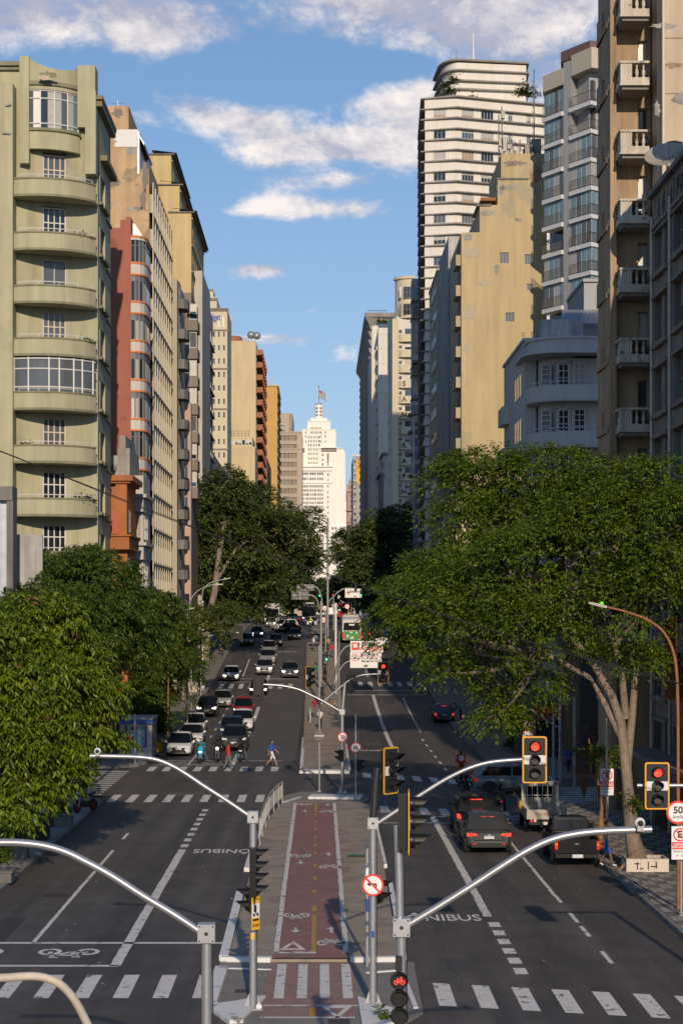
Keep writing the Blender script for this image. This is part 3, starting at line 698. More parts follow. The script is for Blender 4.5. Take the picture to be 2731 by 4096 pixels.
co = MB(); co.box(X1-.5, X1+.4, 124.2, 132.9, ZT-.5, ZT-.25); co.box(X1-.5, X1+.35, 124.4, 132.8, ZT-.9, ZT-.5); co.box(X1-.4, X1+.45, 126.6, 132.9, ZT-3.9, ZT-3.55)
co.box(-32, X0+1.0, 122.9, 124, V(156, 123.5), V(150, 123.5)+.1); co.box(-32, X0+.8, 123.1, 124, V(164, 123.5), V(156, 123.5))
part(gb, co, 'cornice', 'green_dark')
# upper bowed bay with the green-curtained window
def pt(u, d): return (U(u, d), d)
bay = smooth_arc(pt(60, 122.9), pt(184, 124.35), .55, 16)
up = MB(); zA, zB, zC, zD = V(342, 123), V(297, 123), V(206, 123), V(196, 123)
ribbon(up, bay, .3, zA, zB); ribbon(up, bay, .3, zC, zD)
ribbon(up, offset(bay, .14), .4, zB-.12, zB+.06, 1); ribbon(up, offset(bay, .14), .4, zD-.02, zD+.22, 1); ribbon(up, offset(bay, .05), .35, zA-.02, zA+.14)
up.box(bay[0][0]-.35, bay[0][0]+.25, 122.6, 124.8, zA-1.0, V(138, 123.5)); up.box(bay[-1][0]-.1, X1-.05, 124.0, 125.6, V(292, 124), V(150, 124)); up.box(bay[-1][0]+.4, X1, 123.9, 125.6, V(400, 124), V(209, 124))
par = smooth_arc(pt(66, 122.9), pt(180, 124.3), .42, 12)
for i in range(len(par)-1):
    t = [1-abs(2*k/(len(par)-1)-1) for k in (i, i+1)]; zt = [V(142, 123.5)+ .0 - 0*k for k in t]; zt = [V(132, 123)-.55*math.sin(PI*(i+k)/(len(par)-1))**.6 - .25*(i+k)/(len(par)-1) for k in (0, 1)]
    (xa, ya), (xb, yb) = par[i], par[i+1]
    up.quad((xa, ya, zD), (xb, yb, zD), (xb, yb, zt[1]), (xa, ya, zt[0])); up.quad((xa, ya, zt[0]), (xb, yb, zt[1]), (xb, yb+.35, zt[1]), (xa, ya+.35, zt[0])); up.quad((xb, yb+.35, zD), (xa, ya+.35, zD), (xa, ya+.35, zt[0]), (xb, yb+.35, zt[1]))
part(gb, up, 'bay', ['green', 'green_dark'])
bi = offset(bay, -.12); pan = [('win_mid', 'curtain', 'glass', 'curtain', 'curtain', 'win_mid', 'curtain', 'bus_green')[i] for i in range(8)]
for k in range(8):
    a, b = bi[2*k], bi[2*k+2]; q = MB(); q.quad((a[0], a[1], zB), (b[0], b[1], zB), (b[0], b[1], zC), (a[0], a[1], zC)); part(gb, q, 'pane', pan[k] if k < 7 else 'glass_teal')
fr = MB()
for k in range(0, 17, 4): fr.tube([(bi[k][0], bi[k][1]-.04, zB), (bi[k][0], bi[k][1]-.04, zC)], .045, 5)
for zz_ in (zB+.06, zB+.38, zC-.55, zC-.05): fr.tube([(p[0], p[1]-.03, zz_) for p in bi], .045, 5)
part(gb, fr, 'window_frame', 'frame_white')
arc = smooth_arc((X0, D0), (X1, D1), 1.05, 18)
doorm = win_mesh(1.55, 2.9, 4, 3, 'frame_cream', 'win_mid', .10); doord = win_mesh(1.55, 2.9, 4, 3, 'frame_white', 'glass', .09); doors = win_mesh(1.55, 2.9, 2, 1, 'frame_white', 'win_mid', .06)
for i, z in enumerate(caps[:-1]):
    bm = MB(); zs = z-1.12
    ribbon(bm, arc, .14, zs, z-.07); slab_pts = list(arc)+[(X1, 125.0), (X0, 122.98)]
    bm.prism(slab_pts, zs-.02, zs+.12, 0); ribbon(bm, offset(arc, .06), .26, z-.07, z+.03, 1); ribbon(bm, offset(arc, .05), .10, zs-.04, zs+.10, 1)
    p_ = part(gb, bm, 'balcony', ['green', 'green_dark'])
    rl = MB(); ra = offset(arc, -.06)
    rl.tube([(p[0], p[1], z+.22) for p in ra[1:-1]], .03, 5)
    for k in range(1, 18, 4): rl.tube([(ra[k][0], ra[k][1], z), (ra[k][0], ra[k][1], z+.22)], .022, 5)
    sub(p_, rl, 'railing', 'frame_white')
    me = (doorm, doord, doors, doorm, doord, doorm, doord, doord)[i]
    w_ = inst('balcony_door', me, gb, A0 + DU.normalized()*1.72 + UP*(z-.95) - DU.normalized().cross(UP)*.1 - Vector(gb.location), math.atan2(DU.y, DU.x))
    if i in (1, 3, 5, 6, 7):
        for _ in range(2 if i < 6 else 6):
            k = random.choice([2, 3, 13, 14, 15, 16]); x, y = ra[k][0], ra[k][1]+.35
            leafy(gb, (x, y, z-.2), .35, 70, ls=.22)
    if i == 4:            # glazed-in balcony
        gz = MB(); ga = offset(arc, -.05)
        for k in range(18): gz.quad((ga[k][0], ga[k][1], z), (ga[k+1][0], ga[k+1][1], z), (ga[k+1][0], ga[k+1][1], z+2.18), (ga[k][0], ga[k][1], z+2.18))
        part(gb, gz, 'pane', 'win_mid')
        gf = MB(); go_ = offset(arc, 0)
        for k in (0, 3, 7, 9, 12, 14, 17): gf.tube([(go_[k][0], go_[k][1], z), (go_[k][0], go_[k][1], z+2.18)], .06, 5)
        for zz_ in (z+.3, z+1.45, z+2.1): gf.tube([(p[0], p[1], zz_) for p in go_], .05, 5)
        part(gb, gf, 'window_frame', 'frame_white')
# ---- sheet-metal shed at the left edge
sh = bld('metal_shed', 'grey corrugated metal shed with a dark roof edge at the picture edge', U(10, 100), 100)
sheetm = MB().xz([(-.14, 0), (.14, 0), (.14, 1), (-.14, 1)], -.03, .0).xz([(-.05, 0), (.05, 0), (.03, 1), (-.03, 1)], -.07, -.03).mesh('wall_panel', 'roof_metal')
for i in range(10): o = inst('wall_panel', sheetm, sh, (-3.0+i*.30, 0, 0), 0, (1.05, 1, V(1150, 100)))
q = MB(); q.box(U(-60, 100), U(32, 100), 99.6, 101.2, V(1150, 100), V(1118, 100)); q.box(U(18, 100), U(33, 100), 99.7, 101, 0, V(1150, 100)); part(sh, q, 'roof_edge', 'cement_dark')
part(sh, MB().box(U(-60, 100), U(20, 100), 100.05, 101.1, 0, V(1150, 100)), 'wall', 'roof_metal')
part(sh, MB().box(U(33, 103), U(99, 103), 102.9, 103.2, 0, V(1228, 103)), 'boundary_wall', 'weather_grey')
# ---- orange-brown corner house
ob = bld('corner_house', 'orange brown painted house with a heavy cornice and a red door', U(275, 133), 134)
q = MB(); xa, xb = U(250, 133), U(292, 133); q.box(xa, xb, 133.4, 139.5, 0, V(1105, 133)); q.box(U(266, 133), xb, 133.0, 133.4, V(1180, 133), V(1105, 133)); q.box(U(266, 133), xb, 133.0, 133.4, V(1230, 133), V(1180, 133)); q.box(xa, xb+.2, 132.6, 139.6, V(1262, 133), V(1232, 133)); part(ob, q, 'wall', 'brown_orange')
q = MB(); q.box(xa-.1, xb+.45, 132.6, 139.9, V(1105, 133), V(1092, 133)); q.box(xa, xb+.25, 132.8, 139.7, V(1110, 133), V(1105, 133)); q.box(xa, xb+.35, 132.45, 139.7, V(1232, 133), V(1228, 133)); part(ob, q, 'cornice', 'brown_orange')
part(ob, MB().box(U(258.5, 133), U(272, 133), 132.9, 133.0, V(1226, 133), V(1173, 133)), 'door', 'door_red')
for z in (V(1222, 133), V(1300, 133)): window(ob, (xb, 133.6, z), (0, 1, 0), .6, 1.5, 0, 1.6, -.02, 2, 3, 'frame_blue')
# ---- stepped grey house with graffiti
sg = bld('stepped_house', 'grey art deco house with stepped pier and black graffiti', U(270, 141), 141)
q = MB(); q.box(U(252, 140), U(278, 140), 140, 147, 0, V(1046, 140)); q.box(U(276, 140), U(290, 140), 139.7, 147, 0, V(1001, 140)); q.box(U(289, 140), U(299, 140), 139.9, 147, 0, V(1030, 140)); q.box(U(272, 140), U(277, 140), 139.8, 147, 0, V(1028, 140))
q.box(U(279.5, 140), U(281, 140), 139.6, 139.72, 20, V(1005, 140)); q.box(U(284, 140), U(285.5, 140), 139.6, 139.72, 20, V(1005, 140)); part(sg, q, 'wall', 'cement')
q = MB()
for (u0, v0, u1, v1) in ((254, 1070, 255.5, 1085), (258, 1066, 259, 1084), (255, 1076, 262, 1077.5), (263, 1068, 264.2, 1086), (266, 1072, 267, 1084), (268, 1066, 269.2, 1080), (256, 1092, 264, 1093), (262, 1096, 270, 1097), (258, 1098, 259, 1108), (253, 1088, 254, 1104), (264, 1100, 270, 1101)): q.box(U(u0, 140), U(u1, 140), 139.95, 139.99, V(v1, 140), V(v0, 140))
part(sg, q, 'graffiti', 'graffiti')
# ---- small grey house with bay windows
gh = bld('bay_window_house', 'narrow grey house with stacked bay windows beside the orange house', U(310, 143), 144)
q = MB(); xa, xb = U(292, 142.5), U(324, 142.5); q.box(xa, xb+.2, 142.5, 148, 0, V(1092, 142.5))
for v in (1135, 1245, 1355): q.box(xa, xb+.5, 141.6, 148, V(v+8, 142), V(v, 142)); q.box(xa, xb+.25, 141.9, 148, V(v+40, 142), V(v+8, 142))
part(gh, q, 'wall', 'grey_white')
for v in (1240, 1350): 
    for (a, b) in ((.1, .95),): window(gh, (xa, 141.95, V(v, 142)), (1, 0, 0), .08, (xb-xa), 0, 1.75, -.02, 2, 4, 'frame_grey', blinds=False); window(gh, (xb+.26, 141.95, V(v, 142)), (0, 1, 0), .1, 2.6, 0, 1.75, -.02, 3, 2, 'frame_white')
# ---- red gable building with orange-edged rounded bays
rb = bld('rounded_bay_building', 'apartment block with plain red side wall and white rounded bays edged orange', U(300, 148), 150)
q = MB(); xr = U(301, 148)
q.box(U(225, 148), U(277, 148), 148, 165, 0, V(523, 148)); q.box(U(277, 148), U(290, 148), 148, 165, 0, V(505, 148)); q.box(U(290, 148), xr, 148, 165, 0, V(498, 148)); part(rb, q, 'wall', 'red_plaster')
plan = [(xr, 148.0), (xr+.35, 148.02), (xr+.7, 148.2), (xr+.98, 148.6), (xr+1.12, 149.2), (xr+1.15, 150.0), (xr+1.15, 152.6)]
bandv = [540, 601, 690, 779, 869, 959, 1049, 1145, 1235, 1325]
for i, v in enumerate(bandv):
    bm = MB(); zt = V(v, 148); h = 1.05 if i else .35
    ribbon(bm, plan, .5, zt-h, zt, 0); ribbon(bm, offset(plan, .05), .5, zt-.16, zt-.02, 1)
    if i: ribbon(bm, offset(plan, .05), .5, zt-h+.02, zt-h+.15, 1)
    part(rb, bm, 'balcony_band', ['band_white', 'orange_band'])
    if i < len(bandv)-1:
        z0, z1 = V(bandv[i+1], 148), zt-h
        gi = offset(plan, -.12); gm = MB()
        for k in range(len(gi)-1): gm.quad((gi[k][0], gi[k][1], z0), (gi[k+1][0], gi[k+1][1], z0), (gi[k+1][0], gi[k+1][1], z1), (gi[k][0], gi[k][1], z1), random.choice([0, 0, 1, 2]))
        p_ = part(rb, gm, 'window', ['glass', 'curtain', 'win_mid'])
        fm = MB()
        for k in (0, 1, 2, 3, 4, 5, 6): fm.tube([(gi[k][0]+.0, gi[k][1]-.03, z0), (gi[k][0], gi[k][1]-.03, z1)], .05, 4)
        fm.tube([(p[0]+.02, p[1]-.03, z1-.42) for p in gi], .03, 4); bl = offset(plan, -.08)
        sub(p_, fm, 'window_frame', 'frame_grey')
        if random.random() < .7:
            sm = MB(); nsl = 5
            for s_ in range(nsl): ribbon(sm, offset(plan, -.06), .03, z1-.08-s_*.09, z1-.02-s_*.09)
            sub(p_, sm, 'shutter', 'frame_blue')
part(rb, MB().box(U(225, 152), xr, 152.4, 165, 0, V(560, 150)).xz([(xr-.9, V(540, 148)), (xr+.9, V(540, 148)), (xr+.2, V(506, 148)), (xr-.2, V(500, 148))], 149.5, 153), 'roof', 'roof_metal')
# ---- tall weathered tan building
tb = bld('tan_tower_block', 'tall weathered tan slab with blank stained side wall and gridded street front', U(300, 168), 170)
q = MB(); D = 167.0; xr = U(351, D)
q.box(U(225, D), U(296, D), D, 189, 0, V(243, D)); q.box(U(236, D), U(318, D), D-.02, 188, 0, V(306, D)); q.box(U(290, D), xr-.3, D+.02, 188.5, 0, V(388, D)); part(tb, q, 'wall', 'tan')
q = MB(); q.box(U(264, D), U(318, D), D-.08, D-.02, V(338, D), V(298, D)); part(tb, q, 'patched_plaster', 'whitewash')
q = MB(); q.box(U(316, D), U(321, D), D-.05, D+10, V(400, D), V(302, D)); q.xz([(U(317, D), V(308, D)), (U(318, D), V(304, D)), (U(333, D), V(330, D)), (U(331, D), V(334, D))], D, D+8); part(tb, q, 'roof_shed', 'roof_metal')
H = V(388, D); fl = [z for z in np.arange(1.2, H-3, 3.02)]; W = 22.0
fm = MB(); cols = evenly(W, 9, 1.9); rows = [(z+.95, z+2.55) for z in fl]
panel(fm, (xr, D, 0), (0, 1, 0), W, H-1.0, [(a, b, c, d) for a, b in cols for c, d in rows], .5)
part(tb, fm, 'street_wall', 'grey_white'); colr = ['curtain', 'glass', 'curtain', 'win_mid', 'orange_band', 'glass', 'curtain']
for a, b in cols:
    for c, d in rows: window(tb, (xr, D, 0), (0, 1, 0), a, b, c, d, .25, 2, 2, random.choice(['frame_white', 'frame_grey', 'frame_grey', 'terracotta']), random.choice(colr), .09)
q = MB()
for z in fl: q.box(xr, xr+.10, D+.1, D+W, z+.6, z+.72)
part(tb, q, 'ledge', 'cement')
for a, b in cols: part(tb, MB().box(xr, xr+.09, D+a-.32, D+a-.14, 3, H-1.2), 'fin', 'hotel')
roofbits(tb, U(240, D), U(290, D), D+2, D+8, V(243, D), 2)
# ---- pebble-dash stair tower
pb = bld('stair_tower', 'narrow pebble dashed tower with small curved balconies', U(400, 190), 192)
D = 190.0; q = MB(); q.box(U(392, D), U(407, D), D, 201, 0, V(640, D)); part(pb, q, 'wall', 'pebble')
for z in np.arange(4, V(650, D)-1, 3.0):
    q = MB(); c = (U(407, D)-.1, D+3.2); pts = [(c[0], c[1]-1.6), (c[0]+.7, c[1]-1.4), (c[0]+1.0, c[1]-.8), (c[0]+1.05, c[1]+1.5), (c[0], c[1]+1.6)]; q.prism(pts, z, z+.95); part(pb, q, 'balcony', 'cement_dark')
    window(pb, (U(407, D)+.02, D+1.6, z), (0, 1, 0), .1, 3.0, 1.0, 2.7, 0, 2, 1, 'frame_dark')
# ---- tall yellow building stepping back at the top
yb = bld('stepped_yellow_block', 'tall pale yellow block stepping down towards the street with dark eaves', U(400, 218), 222)
D = 217.0; xr = U(440, D); st = [(U(320, D), U(394, D), 356), (U(394, D), U(413, D), 426), (U(413, D), xr, 489)]
q = MB()
for i, (a, b, v) in enumerate(st): q.box(a, b-.0, D+.001*i, 240, 0, V(v, D))
part(yb, q, 'wall', 'yellow_left')
for i, (a, b, v) in enumerate(st):
    zt = V(v, D); q = MB(); q.box(b-2.6, b+.4, D-.2, 241, zt+.0, zt+.14)
    q.quad((b-2.2, D-.1, zt+.55), (b+.6, D-.1, zt+.22), (b+.6, 241, zt+.22), (b-2.2, 241, zt+.55)); part(yb, q, 'eaves', 'cement_dark')
    hgt = (zt - V(st[i+1][2], D)) if i < 2 else zt-3
    W = 22.5; cols = evenly(W, 7, 1.9); rows = [(z+.8, z+2.3) for z in np.arange(zt-3.1, zt-hgt-.01, -3.0) if z+.8 > zt-hgt]
    fm = MB(); panel(fm, (b+.02, D, 0), (0, 1, 0), W, zt, [(p, q_, c, d) for p, q_ in cols for c, d in rows], .3); part(yb, fm, 'street_wall', 'cream_yellow')
    for p, q_ in cols:
        for c, d in rows: window(yb, (b+.02, D, 0), (0, 1, 0), p, q_, c, d, .22, 2, 1, 'frame_white')
    lg = MB()
    for c, d in rows: lg.box(b+.02, b+.16, D+.2, 239, d+.15, d+.27)
    part(yb, lg, 'ledge', 'grey_white')
# ---- brown-grey balcony block, pink house, whitish pier
bg_ = bld('balcony_block', 'brown grey block with boxy brown balconies stacked along the street', U(428, 203), 206)
D = 203.0; q = MB(); q.box(U(400, D), U(440, D), D, 214, 0, V(672, D)); q.box(U(421, D), U(437, D), D-.1, D+2, V(700, D), V(683, D)); part(bg_, q, 'wall', 'brown_grey')
for i, v in enumerate((735, 800, 864, 928, 992, 1056, 1120)):
    z = V(v, D); q = MB(); q.box(U(432, D), U(455, D), D-.4, D+3.4, z-1.15, z); p_ = part(bg_, q, 'balcony', 'brown_grey')
    window(bg_, (U(436, D), D-.0, z), (1, 0, 0), 0, .75, .05, 1.7, -.03, 1, 1, 'frame_white'); window(bg_, (U(440, D)+.02, D+.3, z), (0, 1, 0), 0, 2.8, .0, 1.7, -.02, 2, 1, 'frame_grey')
q = MB(); q.quad((U(431, D), D-.9, V(722, D)), (U(457, D), D-.9, V(726, D)), (U(455, D), D+2, V(716, D)), (U(431, D), D+2, V(714, D))); part(bg_, q, 'awning', 'paint_yellow')
pk = bld('pink_house', 'small pink house front with blue bay windows behind the street trees', U(428, 201), 202)
D = 201.0; q = MB(); q.box(U(417, D), U(436, D), D, 203, 0, V(926, D)); q.box(U(436, D), U(439, D), D-.1, 203, 0, V(924, D)); part(pk, q, 'wall', 'pink')
for v in (1040, 1110, 1180): window(pk, (U(419, D), D-.25, V(v, D)), (1, 0, 0), 0, .62, 0, 1.7, 0, 2, 1, 'frame_grey', 'glass_blue', blinds=False); part(pk, MB().box(U(417, D), U(432, D), D-.4, D, V(v, D)-.2, V(v, D)).box(U(417, D), U(432, D), D-.4, D, V(v, D)+1.7, V(v, D)+1.9), 'ledge', 'pink')
wp = bld('whitish_pier_block', 'whitish block with tall window strips beside the hotel', U(452, 222), 226)
D = 222.0; xa, xb = U(441, D), U(465, D); q = MB(); q.box(xa, xb, D, 238, 0, V(622, D)); part(wp, q, 'wall', 'grey_white')
D2 = 238.5; xs = U(466, D2)
q = MB(); q.box(xa, xs-.3, D2, 262, 0, V(668, D2)); fm = MB(); H = V(668, D2); cols = evenly(23, 6, 2.6); rows = [(z+.6, z+2.4) for z in np.arange(6, H-3, 3.0)]
panel(fm, (xs, D2, 0), (0, 1, 0), 23, H, [(a, b, c, d) for a, b in cols for c, d in rows], .3); part(wp, q, 'core', 'grey_white'); part(wp, fm, 'street_wall', 'grey_white')
for a, b in cols:
    for c, d in rows: window(wp, (xs, D2, 0), (0, 1, 0), a, b, c, d, .25, 2, 2, 'frame_white')
q = MB()
for c, d in rows: q.box(xs, xs+.3, D2, D2+23, c-.7, c-.6)
part(wp, q, 'ledge', 'rib_concrete')
# ---- hotel
ht = bld('hotel_building', 'cream hotel block with small tilted windows and blue lettering', U(500, 380), 384)
D = 380.0; q = MB(); q.box(U(455, D), U(486, D), D+6, 398, 0, V(653, D)); q.box(U(440, D), U(498, D), D+.3, 397, 0, V(681, D)); part(ht, q, 'core', 'hotel')
xa, xb = U(470, D), U(522, D); H = V(708, D); W = xb-xa; fm = MB()
rows = [(V(775+i*30.7, D), V(763.5+i*30.7, D)) for i in range(-0, 11)]; rows = [(V(774+i*30.8, D), V(762+i*30.8, D)) for i in range(11)]
cols = [(U(u, D)-xa, U(u+4.6, D)-xa) for u in (477.5, 489.5, 501, 512.5)]
facade(ht, fm, (xa, D, 0), (1, 0, 0), W, H, cols, rows, .2, 0, 1, 2, 'frame_grey', ['glass', 'win_mid', 'glass_blue'], .05, blinds=False)
part(ht, fm, 'wall', 'hotel'); part(ht, MB().box(xa, xb, D+.5, 398, 0, H-.02), 'rear_wall', 'hotel')
q = MB()
for v in (708, 712, 757, 784+30.8*2, 784+30.8*5, 784+30.8*8): q.box(xa, xb+.3, D-.18, D, V(v+3, D), V(v, D))
q.box(U(455, D), U(486.5, D), D+5.8, D+6, V(657, D), V(653, D)); q.box(U(470, D), U(498.5, D), D+.1, D+.3, V(690, D), V(684, D)); part(ht, q, 'string_course', 'brown_grey')
for u in (501, 511.5): part(ht, MB().box(U(u, D), U(u+3.5, D), D-.06, D, V(752, D), V(728, D)), 'window', 'frame_white')
o = put_text(ht, 'Budget', 'sign_blue', 1.75, Vector((U(489, D), D-.1, V(729, D)))-ht.location, bold=.03, ext=.1, sx=.62)
# ---- cream-yellow slab with terracotta balconies
cy = bld('cream_slab_block', 'cream yellow slab with blank wall, rooftop tank and terracotta balconies', U(556, 440), 446)
D = 440.0; xa, xb = U(522, D), U(588, D); q = MB(); q.box(xa, xb, D+.4, 484, 0, V(783, D)); q.box(U(531.5, D), xb, D, D+.5, 0, V(783, D)); part(cy, q, 'wall', 'cream_yellow')
for i in range(8): window(cy, (xa, D+.36, 0), (1, 0, 0), .1, .75, V(800+i*30.5, D), V(793+i*30.5, D), 0, 1, 2, 'frame_grey')
for i, v in enumerate(np.arange(818, 1130, 28.5)):
    z = V(v, D+6); q = MB(); q.box(xb, xb+1.3, D+2, D+42, z-.25, z); p_ = part(cy, q, 'balcony', 'terracotta')
    for k in range(6): sub(p_, MB().box(xb+.2, xb+1.5, D+3+k*6.6, D+5.4+k*6.6, z, z+1.1), 'railing', 'terracotta')
    window(cy, (xb+.02, D+2, z), (0, 1, 0), 1, 37, .3, 2.0, 0, 12, 1, 'frame_grey', 'glass')
q = MB(); q.lathe((U(533, D), D+8, V(783, D)), (0, 0, 1), [(2.0, 0), (2.0, V(764, D)-V(783, D)), (1.7, V(762, D)-V(783, D))], 16); part(cy, q, 'water_tank', 'terracotta')
q = MB()
for u in (549, 556, 563, 570, 577, 584): q.tube([(U(u, D), D+5, V(783, D)), (U(u, D), D+5, V(770, D))], .05, 4)
for v in (770, 776): q.tube([(U(548, D), D+5, V(v, D)), (U(586, D), D+5, V(v, D))], .05, 4)
q.tube([(U(578, D), D+5, V(783, D)), (U(578, D), D+5, V(744, D))], .07, 5); q.ball((U(575, D), D+5, V(762, D)), .9, 0, 8, 6); q.ball((U(588.5, D), D+5, V(764, D)), .9, 0, 8, 6); q.tube([(U(575, D), D+5, V(763, D)), (U(588, D), D+5, V(764, D))], .06, 4); part(cy, q, 'antenna', 'galv_dull')
q = MB(); q.tube([(U(527, D), D+9, V(783, D)), (U(527, D), D+9, V(709, D))], .12, 5); part(cy, q, 'antenna', 'galv_dull')
D3 = 420.0; q = MB(); q.box(U(521, D3), U(586, D3), D3, 440, 0, V(1026, D3)); q.box(U(526, D3), U(579, D3), D3+3, 440, V(1026, D3), V(1000, D3)); part(cy, q, 'podium', 'cream_yellow')
for i in range(6): window(cy, (U(531, D3), D3+2.95, V(1019, D3)), (1, 0, 0), i*.75, i*.75+.72, 0, 1.1, 0, 1, 1, 'frame_white')
q = MB()
for v in (986, 991, 996): q.tube([(U(521, D3), D3+4, V(v, D3)), (U(573, D3), D3+4, V(v, D3))], .04, 4)
for u in range(522, 576, 8): q.tube([(U(u, D3), D3+4, V(1000, D3)), (U(u, D3), D3+4, V(985, D3))], .04, 4)
part(cy, q, 'railing', 'galv_dull')
# ---- far left blocks
dk = bld('dark_low_block', 'low dark grey block tucked behind the cream slab', U(608, 500), 504); part(dk, MB().box(U(590, 500), U(614, 500), 500, 540, 0, V(1052, 500)).xz([(U(600, 500), V(1052, 500)), (U(614, 500), V(1066, 500)), (U(612, 500), V(1049, 500)), (U(606, 500), V(1047, 500))], 500, 520), 'wall', 'cement_dark')
for k in range(3): window(dk, (U(604, 500), 499.95, V(1090+k*24, 500)), (1, 0, 0), 0, .8, 0, 1.3, 0, 1, 1, 'frame_grey')
oc = bld('ochre_block', 'ochre yellow block with dark street side behind the cream slab', U(620, 620), 626)
D = 620.0; xa, xb = U(598, D), U(637, D); H = V(887, D); q = MB(); cols = [(U(u, D)-xa, U(u+9, D)-xa) for u in (600.5,)]; rows = [(V(v, D), V(v-10, D)) for v in (914, 935.5, 957, 978)]
facade(oc, q, (xa, D, 0), (1, 0, 0), xb-xa, H, cols, rows, .3, 0, 2, 1, 'frame_white', 'win_mid'); part(oc, q, 'wall', 'ochre')
part(oc, MB().box(xa, xb, D+.5, 660, 0, H-.1).box(U(599, D), xb+.4, D-.3, 660, H-.1, H+.3), 'rear_wall', 'ochre'); part(oc, MB().box(xa, xb-.01, D-1.0, D, 0, V(977, D)), 'lower_wall', 'ochre')
q = MB()
for i in range(26): q.box(xb, xb+.35, D+1, 660, V(892, D)-i*2.9-1.6, V(892, D)-i*2.9-.4)
part(oc, q, 'ledge', 'cement_dark')
for u in (606, 616, 626, 633): part(oc, MB().tube([(U(u, D), D+2, H), (U(u, D), D+2, H+random.uniform(1, 3))], .12, 5), 'antenna', 'galv_dull')
ar = bld('arched_block', 'beige block with an arched side screen behind the gridded office', U(655, 905), 910)
D = 900.0; q = MB(); xa, xb = U(638, D), U(664, D); facade(ar, q, (xa, D, 0), (1, 0, 0), xb-xa, V(949, D), [(U(u, D)-xa, U(u+4, D)-xa) for u in (639, 644.5, 650)], [(V(979, D), V(971, D)), (V(993, D), V(985, D))], .3, 0, 1, 1, 'frame_dark', 'glass'); part(ar, q, 'wall', 'beige_grid'); part(ar, MB().box(xa, U(672, D), D+.5, 950, 0, V(949, D)-.1), 'rear_wall', 'rib_concrete')
og = bld('gridded_office_block', 'beige office block with rows of five brown window strips', U(666, 690), 696)
D = 690.0; xa, xb = U(638, D), U(694, D); H = V(991, D); q = MB(); cols = [(U(u, D)-xa, U(u+6.6, D)-xa) for u in (642.5, 650.8, 659.1, 667.4, 675)]; rows = [(V(1012+i*20.3, D), V(1000+i*20.3, D)) for i in range(11)]
facade(og, q, (xa, D, 0), (1, 0, 0), xb-xa, H, cols, rows, .5, 0, 1, 1, 'frame_dark', ['win_shade', 'brown_grey', 'win_shade'], .06, blinds=False); part(og, q, 'wall', 'beige_grid'); part(og, MB().box(xa, xb, D+.8, 720, 0, H-.1), 'rear_wall', 'beige_grid')
q = MB()
for u in (641.4, 649.7, 658, 666.3, 674, 682.2): q.box(U(u-.4, D), U(u+.4, D), D-.25, D, 10, H)
q.box(xa, xb, D-.3, D, V(1033, D), V(1030, D)); q.box(xa, xb, D-.3, D, V(994, D), V(991, D)); part(og, q, 'fin', 'beige_grid')
# peeled and repaired plaster
def peel(b, u, v, d, ru, rv, mat, seed=0, y=-.012):
    r = random.Random(seed); P = []
    for k in range(22): a = 2*PI*k/22; f = r.uniform(.55, 1.1); P.append((U(u+ru*f*math.cos(a), d), V(v+rv*f*math.sin(a)*r.uniform(.7, 1.1), d)))
    c = (U(u, d), d+y, V(v, d)); m = MB()
    for p, q in zip(P, P[1:]+P[:1]): m.add([c, (q[0], d+y, q[1]), (p[0], d+y, p[1])], [(0, 2, 1), (0, 1, 2)])
    return part(b, m, 'peeled_plaster', mat)
for k, (u, v, ru, rv, mt_) in enumerate(((305, 345, 16, 13, 'cement'), (285, 330, 26, 8, 'brown_grey'), (262, 420, 18, 10, 'brown_grey'), (335, 405, 9, 40, 'brown_grey'), (330, 460, 8, 30, 'brown_grey'), (270, 260, 14, 12, 'brown_grey'), (310, 480, 22, 7, 'cement'))): peel(tb, u, v, 167.0, ru, rv, mt_, k, -.04)
for k, (u, v, ru, rv) in enumerate(((262, 900, 9, 7), (266, 800, 6, 3), (285, 700, 5, 14), (256, 1000, 5, 9), (292, 560, 8, 5))): peel(rb, u, v, 148.0, ru, rv, 'brown_orange' if k % 2 else 'terracotta', k+20)
# ------------------------------------------------------------------ white stepped skyscraper closing the avenue
TD = 1350.0
tw = bld('skyscraper', 'white stepped skyscraper with lantern top and flagpole closing the avenue', U(743, TD), TD+10)
def tb_(u0, u1, v0, v1, d0=0.0, dep=30): return (U(u0, TD), U(u1, TD), TD+d0, TD+d0+dep, V(v1, TD), V(v0, TD))
q = MB()
tiers = [(688, 773, 1070, 1500, 0), (765, 793, 1040, 1500, 1.5), (731, 786, 1028, 1080, 2.0), (694, 771.5, 984, 1080, 4.5), (706, 759, 964, 990, 7.0), (713, 752, 957, 966, 9), (760, 796, 1208, 1500, -1.5), (688, 699, 1028, 1080, 2.5), (779, 797.5, 1150, 1500, 12), (782, 791, 1032, 1100, 6)]
for (a, b, c, d, k) in tiers: q.box(*tb_(a, b, c, d, k, 30-k))
part(tw, q, 'wall', 'tower_white')
q = MB()
for v0, v1, pr in ((1070, 1073, 1.4), (1078, 1080, 1.0), (1108, 1109.5, .8)): q.box(U(687, TD), U(763.5, TD), TD-pr, TD, V(v1, TD), V(v0, TD))
for i in range(28): x = U(688.5+i*2.65, TD); q.box(x, x+.5, TD-.9, TD, V(1083, TD), V(1080, TD))
q.box(U(731, TD), U(787, TD), TD+1.2, TD+3, V(1030, TD), V(1028, TD)); q.box(U(693.5, TD), U(772, TD), TD+4.1, TD+6, V(986, TD), V(984, TD)); q.box(U(705.5, TD), U(759.5, TD), TD+6.6, TD+8, V(966, TD), V(964, TD)); part(tw, q, 'cornice', 'tower_white')
for k in range(17):
    u = 696+k*5.2
    if u > 770: break
fin = MB()
